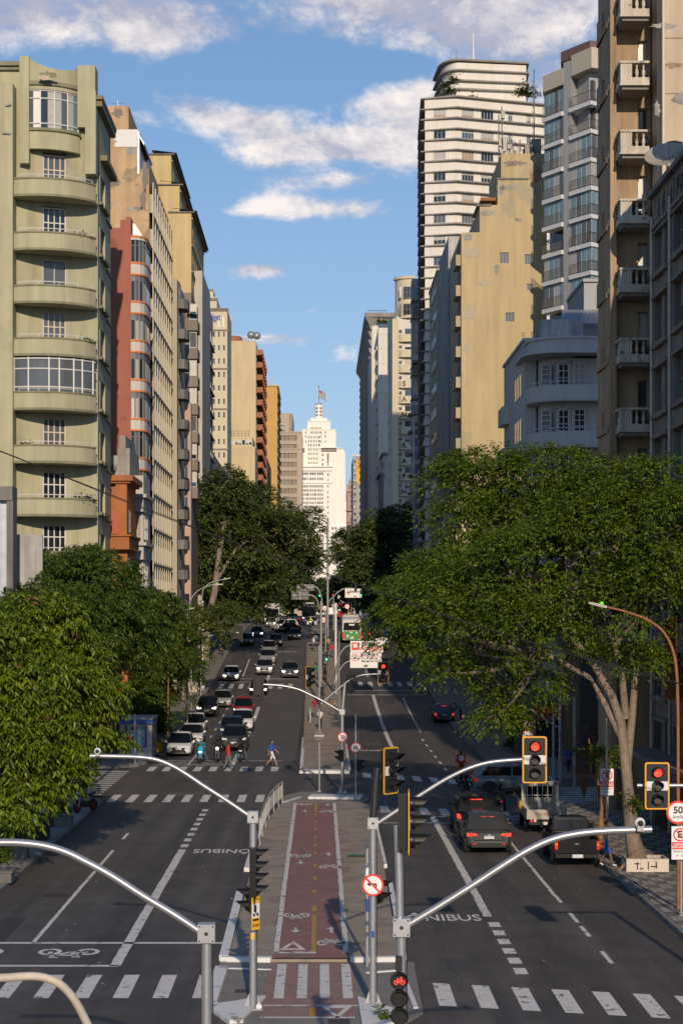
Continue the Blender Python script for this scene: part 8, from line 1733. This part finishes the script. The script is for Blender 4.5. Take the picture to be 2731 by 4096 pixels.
# ---- round and square signs
def disc_sign(label, loc, r, kind, rz=0.0, group='round regulatory signs'):
    t = thing('road_sign', label, 'road sign', loc, rz, group)
    if kind == 'back': MB().lathe((0, 0, 0), (0, -1, 0), [(r, 0), (r, .01), (.01, .011)], 28).build('plate', 'sign_back', t); MB().box(-r*.95, r*.95, -.03, -.012, -.035, .035).build('brace', 'galv', t); return t
    MB().lathe((0, .02, 0), (0, -1, 0), [(r, 0), (r, .01), (.01, .011)], 32).build('border', 'sign_red', t); MB().lathe((0, .008, 0), (0, -1, 0), [(r*.82, 0), (r*.82, .004), (.01, .005)], 32).build('face', 'sign_white', t); q = MB(); y = -.002
    def bar(a, b, w): 
        A, B_ = Vector((a[0]*r, 0, a[1]*r)), Vector((b[0]*r, 0, b[1]*r)); d = (B_-A).normalized(); n = Vector((-d.z, 0, d.x))*w*r/2; q.xz([tuple((p.x, p.z)) for p in (A-n, B_-n, B_+n, A+n)], y-.003, y)
    if kind == 'noleft': bar((.28, -.38), (.28, .12), .14); bar((.28, .10), (-.25, .10), .14); q.xz([(-.55*r, .1*r), (-.22*r, -.12*r), (-.22*r, .32*r)], y-.003, y)
    if kind == 'nouturn':
        bar((.25, -.4), (.25, .2), .12); bar((-.25, -.1), (-.25, .2), .12); 
        for k in range(6): a, b = PI*k/6, PI*(k+1)/6; bar((.25*math.cos(a), .2+.2*math.sin(a)), (.25*math.cos(b), .2+.2*math.sin(b)), .12)
        q.xz([(-.25*r, -.42*r), (-.05*r, -.08*r), (-.45*r, -.08*r)], y-.003, y)
    if kind == 'bike':
        for cx in (-.34, .34):
            for k in range(12): a, b = 2*PI*k/12, 2*PI*(k+1)/12; bar((cx+.2*math.cos(a), -.14+.2*math.sin(a)), (cx+.2*math.cos(b), -.14+.2*math.sin(b)), .06)
        for a, b in (((-.34, -.14), (-.16, .14)), ((-.16, .14), (.22, .14)), ((-.02, -.14), (.22, .14)), ((-.34, -.14), (-.02, -.14)), ((-.02, -.14), (-.2, .24)), ((.34, -.14), (.2, .28))): bar(a, b, .06)
    if kind == 'arrow': bar((.5, 0), (-.2, 0), .16); q.xz([(-.55*r, 0), (-.15*r, -.25*r), (-.15*r, .25*r)], y-.003, y)
    if kind == 'ped': bar((0, .1), (.05, -.2), .12); bar((.05, -.2), (.15, -.5), .1); bar((.05, -.2), (-.12, -.5), .1); bar((0, .1), (.2, -.1), .08); q.lathe((0, y, .32*r), (0, -1, 0), [(.1*r, 0), (.1*r, .003)], 10)
    if kind == '50': put_text(t, '50', 'sign_black', .82*r, (0, -.004, .18*r), ext=.003, bold=.008); put_text(t, 'km/h', 'sign_black', .42*r, (0, -.004, -.38*r), ext=.003)
    if q.v: q.build('symbol', 'sign_black', t)
    if kind.startswith('no'): q = MB(); y = -.006; bar((-.6, .6), (.6, -.6), .16); q.build('slash', 'sign_red', t)
    return t
disc_sign('no left turn sign on the right median mast', tuple(at(856, 2033, 47.18)), .272, 'noleft'); disc_sign('no U-turn sign on the far island mast', tuple(at(787, 1693, 102.85)), .27, 'nouturn'); disc_sign('red ringed bicycle sign on its thin post', tuple(at(817, 1717, 98.3)), .27, 'bike'); disc_sign('round sign seen from behind on the thin island post', tuple(at(733, 1690, 103.7)), .27, 'back'); disc_sign('speed limit sign cut by the right edge', tuple(at(1556, 1866, 60.4)), .37, '50')
disc_sign('pedestrian and bicycle sign on the shaded corner post', tuple(at(1212, 1663, 108)), .27, 'ped'); disc_sign('left arrow sign under the pedestrian sign', tuple(at(1212, 1690, 108)), .34, 'arrow')
for (lab, u, v, d) in (('small far prohibition sign left of the tall pole', 742, 1424, 250), ('small far round sign right of the tall pole', 768, 1392, 290), ('small far arrow sign above the green bus', 797, 1393, 295), ('small far round sign behind the tall pole', 746, 1397, 280), ('small round sign far down the left pavement', 602, 1407, 330)): disc_sign(lab, tuple(at(u, v, d)), .38 if d < 300 else .32, 'arrow' if 'arrow' in lab else 'noleft' if 'prohib' in lab else 'bike')
def post(label, u, v0, v1, d, r=.045, mat='galv', group='plain posts', cap=None, z0=None):
    x = U(u, d); zb = G(d) if z0 is None else z0; t = thing('post', label, 'pole', (x, d, zb), 0, group); MB().tube([(0, 0, 0), (0, 0, V(v1, d)-zb)], r, 10).build('pole', mat, t); MB().box(-r*2, r*2, -r*2, r*2, 0, .03).build('base_plate', mat, t); return t
post('thin island post left of the no U-turn mast', 733.5, 1830, 1481, 103.9, .05, z0=.05); post('thin post of the bicycle sign', 817, 1852, 1640, 98.4, .045); post('post of the pedestrian and arrow signs', 1212, 1780, 1650, 108.1, .05, z0=.0)
post('pale post of the loading sign', 1393, 2000, 1650, 75.8, .05, 'frame_cream', z0=KH); post('post of the speed limit sign', 1563, 2100, 1845, 60.6, .045, z0=KH)
def loading(label, u, v, d, s=1.0):
    t = thing('road_sign', label, 'road sign', tuple(at(u, v, d)), 0, 'loading signs'); MB().box(-.26*s, .26*s, 0, .012, -.52*s, .52*s).build('plate', 'sign_white', t); MB().lathe((0, 0, .26*s), (0, -1, 0), [(.21*s, 0), (.21*s, .004), (.01, .005)], 26).build('border', 'sign_red', t); MB().lathe((0, -.004, .26*s), (0, -1, 0), [(.165*s, 0), (.165*s, .004), (.01, .005)], 26).build('face', 'sign_white', t)
    put_text(t, 'E', 'sign_black', .30*s, (0, -.012, .26*s), ext=.002, bold=.012); o = MB().box(-.2*s, .2*s, -.018, -.014, -.018*s, .018*s).build('slash', 'sign_red', t); o.location = (0, 0, .26*s); o.rotation_euler = (0, math.radians(45), 0)
    MB().box(-.25*s, .25*s, -.004, 0, -.20*s, .03*s).build('band', 'sign_red', t); put_text(t, 'CARGA E\nDESCARGA', 'sign_white', .098*s, (0, -.007, -.085*s), ext=.002, bold=.002); put_text(t, 'PERMITIDA', 'sign_black', .085*s, (0, -.003, -.27*s), ext=.002); put_text(t, '10 - 16h', 'sign_black', .085*s, (0, -.003, -.40*s), ext=.002); return t
loading('loading allowed sign on the pale post behind the light truck', 1393, 1796, 75.6); loading('loading sign cut by the right edge below the speed limit', 1560, 1936, 60.4, 1.0)
# orange cyclist notice
t = thing('notice_board', 'orange cyclist notice fixed to the left median mast', 'sign', tuple(at(587.5, 2096, 46.75)), math.radians(48)); MB().box(-.14, .14, 0, .012, -.42, .42).build('plate', 'sign_yellow', t); MB().box(-.125, .125, -.003, 0, -.12, .22).build('picture', 'sign_white', t); put_text(t, 'CICLISTA', 'sign_black', .062, (0, -.005, .32), ext=.002); put_text(t, 'ATRAVESSE\nNO VERDE', 'sign_black', .046, (0, -.005, -.31), ext=.002); MB().box(-.02, .02, -.007, -.003, -.02, .12).lathe((0, -.003, .15), (0, -1, 0), [(.03, 0), (.03, .004)], 10).lathe((-.06, -.003, -.05), (0, -1, 0), [(.04, 0), (.04, .004)], 10).lathe((.06, -.003, -.05), (0, -1, 0), [(.04, 0), (.04, .004)], 10).build('symbol', 'sign_black', t); MB().box(-.1, .1, -.005, -.001, -.2, -.15).build('symbol', 'sign_black', t)
# overhead boards
D = 185.0
t = thing('overhead_sign', 'white speed camera and bus lane boards on a curved gantry arm', 'sign', tuple(at(840, 1502, D))); k_ = D/FPX
def bx4(u0, u1, v0, v1): return ((u0-840)*k_, (u1-840)*k_, (1502-v1)*k_, (1502-v0)*k_)
for nm, (u0, u1, v0, v1), mt_ in (('board', (804.6, 879.6, 1472, 1498), 'sign_white'), ('board', (804, 876, 1498.6, 1534), 'sign_white'), ('camera_panel', (807.5, 825, 1475.5, 1493), 'sign_red'), ('red_panel', (835, 877, 1486.5, 1494), 'sign_red')):
    a, b, c, e = bx4(u0, u1, v0, v1); MB().box(a, b, -.02 if nm != 'board' else 0, .02, c, e).build(nm, mt_, t)
for s_, u, v, sz, mt_ in (('FISCALIZAÇÃO', 852, 1477, .27, 'sign_black'), ('FOTOGRÁFICA', 852, 1483.8, .27, 'sign_black'), ('DE', 831, 1490.3, .27, 'sign_black'), ('VELOCIDADE', 856, 1490.3, .27, 'sign_white'), ('SÓ ÔNIBUS', 848, 1503.2, .34, 'sign_black'), ('2ª a 6ª  04-23h', 849, 1512.2, .27, 'sign_black'), ('Sábado 04-15h', 849, 1518.5, .27, 'sign_black')): put_text(t, s_, mt_, sz, ((u-840)*k_, -.03, (1502-v)*k_), ext=.004, bold=.006)
cx, cz = (815-840)*k_, (1502-1510)*k_; MB().lathe((cx, -.004, cz), (0, -1, 0), [(.36, 0), (.36, .004), (.01, .005)], 22).build('ring', 'sign_red', t); MB().lathe((cx, -.009, cz), (0, -1, 0), [(.29, 0), (.29, .004), (.01, .005)], 22).build('ring_face', 'sign_white', t); MB().box(cx-.17, cx+.17, -.02, -.014, cz-.15, cz+.17).build('bus_symbol', 'sign_black', t); MB().box(cx-.13, cx+.13, -.024, -.02, cz+.0, cz+.1).build('bus_symbol_window', 'sign_white', t); a, b, c, e = bx4(825, 876, 1507, 1507.8); MB().box(a, b, -.006, 0, c, e).build('rule', 'sign_red', t)
MB().xz([(-.05, -1.0), (.05, -1.0), (.05, -1.1), (.3, -1.1), (0, -1.28), (-.3, -1.1), (-.05, -1.1)], -.012, -.004).build('arrow', 'sign_black', t); MB().box(-1.2, -.82, -.03, -.02, .62, .98).lathe((-1.02, -.03, .79), (0, -1, 0), [(.1, 0), (.1, .01)], 12, 0).build('camera_symbol', 'sign_white', t)
for (v0, lab) in ((1480, 'upper gantry arm bending from the white pole to the speed camera board'), (1516, 'lower gantry arm bending from the white pole to the bus lane board')): arm_only(lab, [(771, v0+70), (776, v0+35), (786, v0+14), (798, v0+4), (812, v0+2)], D+.2, .07, 'galv_dull')
post('thick white pole holding the gantry arms on the far median', 771, 1560, 1385, D+2, .12, 'frame_white'); post('far median pole left of the gantry', 737.5, 1560, 1380, 190, .12, 'galv_dull')
post('tall slender pole standing before the white skyscraper', 752.5, 1480, 1190, 252, .16, 'galv_dull'); post('far median pole near the shelter with a green lamp', 748, 1530, 1400, 205, .07, 'galv_dull'); post('thin bare pole on the far median right side', 779, 1600, 1450, 170, .05, 'galv_dull'); post('slim far pole with small signs near the far zebra', 766, 1460, 1370, 290, .09, 'galv_dull'); post('slim far pole carrying the far red signal', 800, 1470, 1356, 300, .09, 'galv_dull')
t = thing('overhead_sign', 'white bus lane end board reading TÉRMINO with down arrow', 'sign', tuple(at(811, 1362.5, 283))); MB().box(-1.2, 1.2, 0, .05, -.65, .65).build('board', 'sign_white', t); put_text(t, 'TÉRMINO', 'sign_black', .42, (.28, -.02, .2), ext=.01, bold=.01); MB().lathe((-.72, -.004, .1), (0, -1, 0), [(.32, 0), (.32, .01), (.01, .012)], 20).build('ring', 'sign_red', t); MB().lathe((-.72, -.016, .1), (0, -1, 0), [(.25, 0), (.25, .01), (.01, .012)], 20).build('ring_face', 'sign_white', t); MB().box(-.86, -.58, -.04, -.03, -.02, .22).build('bus_symbol', 'sign_black', t); MB().xz([(.2, -.3), (.3, -.3), (.3, -.42), (.48, -.42), (.25, -.6), (.02, -.42), (.2, -.42)], -.02, -.005).build('arrow', 'sign_black', t)
for (lab, u0, u1, v0, v1, d) in (('upper grey sign board seen from behind over the left far lanes', 681, 721, 1342, 1357, 285), ('lower grey sign board seen from behind over the left far lanes', 669.5, 709, 1358, 1377, 280)):
    t = thing('overhead_sign', lab, 'sign', tuple(at((u0+u1)/2, (v0+v1)/2, d))); w_, h_ = (u1-u0)*d/FPX/2, (v1-v0)*d/FPX/2; MB().box(-w_, w_, 0, .05, -h_, h_).build('board', 'sign_back', t); MB().box(-w_, w_, -.06, 0, -.05, .05).box(-.04, .04, -.05, -.001, -h_, h_).build('brace', 'galv_dull', t)
arm_only('far gantry arm from the tall pole to the upper grey board', [(741, 1396), (738, 1370), (730, 1352), (718, 1347), (690, 1347)], 284.8, .09, 'galv_dull'); arm_only('far gantry arm to the lower grey board', [(733, 1400), (728, 1378), (718, 1368), (700, 1367), (680, 1368)], 279.8, .09, 'galv_dull'); arm_only('far gantry arm rising to the bus lane end board', [(752, 1384), (772, 1364), (786, 1354), (800, 1351), (816, 1352)], 283.3, .09, 'galv_dull')
for (lab, u, v, d, lt) in (('far red signal above the bus lane end board', 817, 1347, 282.5, 'red'), ('far green signal beside the bus lane end board', 829, 1362, 283, 'green'), ('far green signal below the grey boards', 733.5, 1363, 290, 'green'), ('far green signal among the far poles', 772, 1382, 310, 'green'), ('far green signal right of the small round sign', 780, 1396, 300, 'green'), ('far red signal among the far poles', 764, 1371, 310, 'red'), ('green signal at the far median crossing', 750, 1507, 205, 'green'), ('distant green signal beside the leaves', 876, 1402, 310, 'red')):
    signal(lab, tuple(at(u, v, d)), 0, lt, border=False)
MB_ = thing('road_sign', 'small yellow diamond sign above the green bus', 'road sign', tuple(at(801, 1413, 260))); o = MB().box(-.28, .28, 0, .02, -.28, .28).build('plate', 'sign_yellow', MB_); o.rotation_euler = (0, PI/4, 0); MB().box(-.04, .04, -.012, -.002, -.2, .2).build('symbol', 'sign_black', MB_)
t = thing('traffic_signal', 'pair of black signal heads seen from behind on the left curved arm', 'traffic light', tuple(at(c8(570, 0)[0], c8(0, 318)[1], 190)), 0, 'traffic signals')
for k in (-1, 1): MB().box(k*.62-.5, k*.62+.5, 0, .03, -.72, .72).build('backplate', 'black_matt', t); MB().box(k*.62-.16, k*.62+.16, -.16, 0, -.6, .6).build('housing', 'black_plastic', t)
# ---- cameras on arm ends
for (lab, u, v, d) in (('white dome camera on the end of the left median arm', 225, 1727, 46.9), ('white camera on the end of the near right arm', 1468, 1893, 29.6)):
    t = thing('camera', lab, 'camera', tuple(at(u, v, d))); MB().ball((0, 0, .02), .085, 0, 12, 8).build('dome', 'sign_white', t); MB().box(-.05, .05, -.09, .05, -.1, .0).build('bracket', 'grey_white', t); MB().lathe((0, -.06, .02), (0, -1, 0), [(.05, 0), (.045, .035), (.01, .036)], 12).build('lens', 'black_plastic', t)
# ---- street lamps
def lamp(label, pts, d, base_u, mat='galv', r=.06, glow=True, zb=None, head=1.0):
    P = smooth([at(a, b, d) for a, b in pts]); x0 = U(base_u, d); z0 = G(d)+KH; t = thing('street_lamp', label, 'street lamp', (x0, d, z0), 0, 'street lamps'); off = -Vector((x0, d, z0))
    MB().tube([(x0, d, z0), tuple(P[0])], [r*1.2, r], 9).build('pole', mat, t, off); MB().tube(P, [r*(1-.4*i/len(P)) for i in range(len(P))], 8).build('arm', mat, t, off)
    e = P[-1]; dr = (P[-1]-P[-2]).normalized(); h = MB(); s_ = head; f = e+dr*.75*s_; h.loft([[e+Vector((0, a*.08*s_, b*.05*s_)) for a, b in ((-1, -1), (1, -1), (1, 1), (-1, 1))], [e+dr*.3*s_+Vector((0, a*.15*s_, b*.06*s_)) for a, b in ((-1, -1), (1, -1), (1, 1), (-1, 1))], [f+Vector((0, a*.13*s_, b*.04*s_)) for a, b in ((-1, -1), (1, -1), (1, 1), (-1, 1))]], 0, sm=False); h.build('lamp_head', 'grey_white', t, off)
    if glow: MB().lathe(e+dr*.2*s_+Vector((0, 0, .06*s_)), (0, 0, 1), [(.06, 0), (.06, .07), (.01, .09)], 10).build('photocell', 'green_glow', t, off)
    return t
lamp('rusty street lamp arching over the ficus on the right', [(1556, 1790), (1555, 1600), (1548, 1510), (1525, 1455), (1488, 1425), (1440, 1406), (1392, 1394)], 62, 1557, 'rust', .055, head=.8)
lamp('street lamp head poking out of the bright left tree', [(30, 1450), (60, 1420), (120, 1404), (140, 1399)], 96, 20, 'rust', .05); lamp('curved white street lamp by the left trees', [(432, 1398), (440, 1375), (455, 1357), (480, 1345), (493, 1343)], 150, 430, 'galv_dull', .06, head=.9); lamp('tall curved street lamp behind the left trees', [(463, 1400), (466, 1360), (478, 1342), (498, 1334), (512, 1331)], 185, 462, 'galv_dull', .06); lamp('rusty lamp arm low among the left branches', [(388, 1420), (400, 1410), (425, 1402), (432, 1400)], 140, 386, 'rust', .05, head=.7)
t = thing('signal_mast', 'curved white arm on the left pavement holding the pair of signal backs', 'pole', (U(438, 188), 188, G(188)+KH), 0); off = -Vector(t.location); MB().tube(smooth([at(432, 1560, 188), at(433, 1500, 188), at(445, 1482, 188), at(470, 1465, 188), at(500, 1457, 188), at(548, 1453, 188)]), .08, 8).build('arm', 'galv', t, off)
post('checked pole beside the left avenue tree', 466, 1530, 1380, 195, .09, 'frame_white'); post('grey post on the left pavement before the planter', 440, 1640, 1530, 172, .07, 'galv_dull', z0=None); post('black post by the left kerb before the bent trunk', 118, 1900, 1770, 86, .08, 'pole_dark', z0=KH); post('galvanised post in front of the newsstand', 311, 1752, 1640, 122, .06, z0=KH); post('short galvanised post on the left corner', 204, 1842, 1740, 101, .09, z0=KH)
for (lab, u, v1, d, r) in (('tall pole with cameras on the shaded corner', 1270, 1548, 106, .07), ('second tall pole beside the camera pole', 1285, 1535, 105, .08), ('galvanised pole behind the camera poles', 1318, 1600, 104, .07)): post(lab, u, 1790, v1, d, r, 'galv_dull', z0=.1)
t = thing('camera', 'grey camera box on the shaded corner poles', 'camera', tuple(at(1292, 1552, 104.8))); MB().box(-.22, .22, -.15, .15, -.1, .12).box(-.75, -.3, -.05, .05, -.04, .02).build('housing', 'grey_white', t); MB().lathe((.1, -.15, 0), (0, -1, 0), [(.07, 0), (.06, .06)], 10).build('lens', 'black_plastic', t)
arm_only('short strut from the sign post to the camera pole', [(1218, 1628), (1250, 1652), (1283, 1672)], 107, .05)
# ---- overhead cable
P = smooth([at(a, b, 40) for a, b in ((-120, 985), (0, 1035), (290, 1150), (520, 1239), (735, 1312), (900, 1370), (1100, 1438), (1300, 1499), (1568, 1572), (1700, 1605))]); t = thing('overhead_cable', 'black cable slung diagonally across the whole street', 'cable', tuple(P[0])); MB().tube(P, .011, 5).build('strand', 'black_matt', t, -P[0]); MB().tube([p+Vector((0, .02, -.02-.012*math.sin(i*.9))) for i, p in enumerate(P)], .007, 4).build('strand', 'black_matt', t, -P[0])
P = smooth([at(a, b, 18) for a, b in ((-60, 2246), (0, 2246), (70, 2242), (105, 2246), (132, 2256), (152, 2272), (171, 2295), (188, 2325), (205, 2360), (225, 2410), (250, 2480))]); t = thing('bent_pipe', 'weathered beige pipe bending down at the lower left corner', 'pipe', tuple(P[0])); MB().tube(P, .040, 12).build('tube', 'beige_pipe', t, -P[0])
# ---- guard rail, newsstand, containers
t = thing('guard_rail', 'curved white pedestrian rail along the left edge of the median', 'railing', (-2.45, 78.8, .15)); A = [(-2.45, 78.8), (-2.42, 84), (-2.34, 89), (-2.1, 93.5), (-1.86, 96.2)]; PA = smooth([(a, b, 0) for a, b in A], 3)
for z in (1.1, .3): MB().tube([(p.x+2.45, p.y-78.8, z) for p in PA], .028 if z > 1 else .018, 6).build('rail', 'grey_white', t)
for p in PA[::2]: MB().tube([(p.x+2.45, p.y-78.8, 0), (p.x+2.45, p.y-78.8, 1.1)], .024, 6).build('post', 'grey_white', t)
bm_ = MB().box(-.008, .008, -.008, .008, .3, .95).mesh('baluster', 'galv_dull')
for p, q_ in zip(PA[:-1], PA[1:]):
    for k in range(3): c = p.lerp(q_, (k+.5)/3); inst('baluster', bm_, t, (c.x+2.45, c.y-78.8, 0))
xk, dk_ = U(316, 128), 127.0
t = thing('newsstand', 'white newsstand kiosk with blue awning and magazine window', 'kiosk', (xk, dk_, KH)); MB().box(-1.05, 1.05, 0, 3.6, 0, 2.25).build('body', 'frame_cream', t); MB().box(-1.15, 1.12, -.3, 3.65, 2.22, 2.48).build('awning', 'sign_blue', t); MB().box(-1.2, 1.15, -.3, 3.65, 2.5, 2.62).build('roof', 'grey_white', t)
MB().box(-.72, -.60, -.05, 0, .75, 2.1).box(.6, .72, -.05, 0, .75, 2.1).box(-.72, .72, -.06, 0, .66, .75).build('window_frame', 'sign_blue', t)
for i in range(5):
    for j in range(4): MB().box(-.58+i*.235, -.38+i*.235, -.03, 0, .8+j*.33, 1.06+j*.33).build('magazine', random.choice(['glass_blue', 'sign_white', 'cloth_red', 'curtain', 'cloth_cyan', 'paint_yellow']), t)
MB().box(1.05, 1.08, .2, 3.4, .6, 2.1).build('side_panel', 'cement_dark', t)
x, d, z = gp(42, 1930, KH); t = thing('waste_container', 'dark waste container with slanted lid and stickers under the left tree', 'container', (x+.2, d+.5, KH)); MB().box(-1.0, 1.0, -.6, .6, 0, 1.15).build('bin', 'black_plastic', t); MB().add([(-1.05, -.65, 1.15), (1.05, -.65, 1.15), (1.05, .65, 1.45), (-1.05, .65, 1.45), (-1.05, -.65, 1.22), (1.05, -.65, 1.22), (1.05, .65, 1.52), (-1.05, .65, 1.52)], [(0, 3, 2, 1), (4, 5, 6, 7), (0, 1, 5, 4), (1, 2, 6, 5), (2, 3, 7, 6), (3, 0, 4, 7)]).build('lid', 'frame_grey', t)
for k in range(4): MB().box(-.8+k*.4, -.62+k*.4, -.612, -.6, .7+.08*(k % 2), .92+.08*(k % 2)).build('sticker', ['sign_red', 'sign_white', 'sign_white', 'cloth_cyan'][k], t)
x, d, z = gp(c8(303, 725)[0], c8(0, 728)[1], KH); t = thing('planter', 'pale tapered planter on the left pavement', 'planter', (x, d, z)); MB().loft([[(a*.38, b*.38, 0) for a, b in ((-1, -1), (1, -1), (1, 1), (-1, 1))], [(a*.52, b*.52, 1.0) for a, b in ((-1, -1), (1, -1), (1, 1), (-1, 1))], [(a*.44, b*.44, .98) for a, b in ((-1, -1), (1, -1), (1, 1), (-1, 1))]], sm=False).build('box', 'beige_pipe', t); o = bpy.data.objects.new('foliage', leaves_mesh('foliage', [(0, 0, 1.8, .5, .5, .8)], 700, .22, 'leaf_mid', seed=71, clump=.4)); COL.objects.link(o); o.parent = t
for (lab, y, xx) in (('dark bus shelter roof on the far median', 205, -.1), ('second dark bus shelter beside the farthest median people', 238, .1)):
    t = thing('bus_shelter', lab, 'shelter', (xx, y, G(y)+.15)); MB().box(-1.0, 1.0, 0, 4, 2.45, 2.58).build('roof', 'cement_dark', t)
    for k in (.3, 3.7): MB().tube([(.85, k, 0), (.85, k, 2.45)], .05, 6).build('post', 'frame_dark', t)
    MB().box(.82, .86, .5, 3.5, .5, 2.2).build('pane', 'glass', t)
x, d, z = gp(c8(1115, 940)[0], c8(0, 940)[1], .15); t = thing('bike_rack', 'pale looped rack at the left edge of the far median', 'rack', (x, d, z)); 
for k in range(4): MB().tube([(0, k*1.4, 0), (0, k*1.4, .8), (0, k*1.4+.25, 1.0), (0, k*1.4+.8, 1.0), (0, k*1.4+1.05, .8), (0, k*1.4+1.05, 0)], .035, 6).build('loop', 'frame_white', t)
t = thing('cloth_scrap', 'crumpled dark green cloth lying on the median', 'cloth', (1.45, 75.3, .155)); q = MB(); 
rr_ = [[(x_*.14-.35, y_*.12-.2, .02+.05*abs(math.sin(x_*2.1+y_*1.3))) for y_ in range(4)] for x_ in range(6)]; q.loft(rr_, 0, cap=False, closed=False); q.build('fabric', 'cloth_green', t)
lt = MB()
for k in range(160):
    x = random.uniform(-10.8, 10.6); y = random.uniform(48, 125); s_ = random.uniform(.03, .09); a = random.uniform(0, PI); z = G(y)+.008 if not (-2.6 < x < 2.5) else .17
    lt.quad((x, y, z), (x+s_*math.cos(a), y+s_*math.sin(a), z+.01), (x+s_*math.cos(a)-s_*.5*math.sin(a), y+s_*math.sin(a)+s_*.5*math.cos(a), z+.012), (x-s_*.5*math.sin(a), y+s_*.5*math.cos(a), z), random.choice([0, 0, 1]))
tag(lt.build('litter', ['curtain_warm', 'cloth_white']), 'fallen leaves and paper scraps on the asphalt', 'litter', kind='stuff')
bpy.data.scenes.remove(TMP)
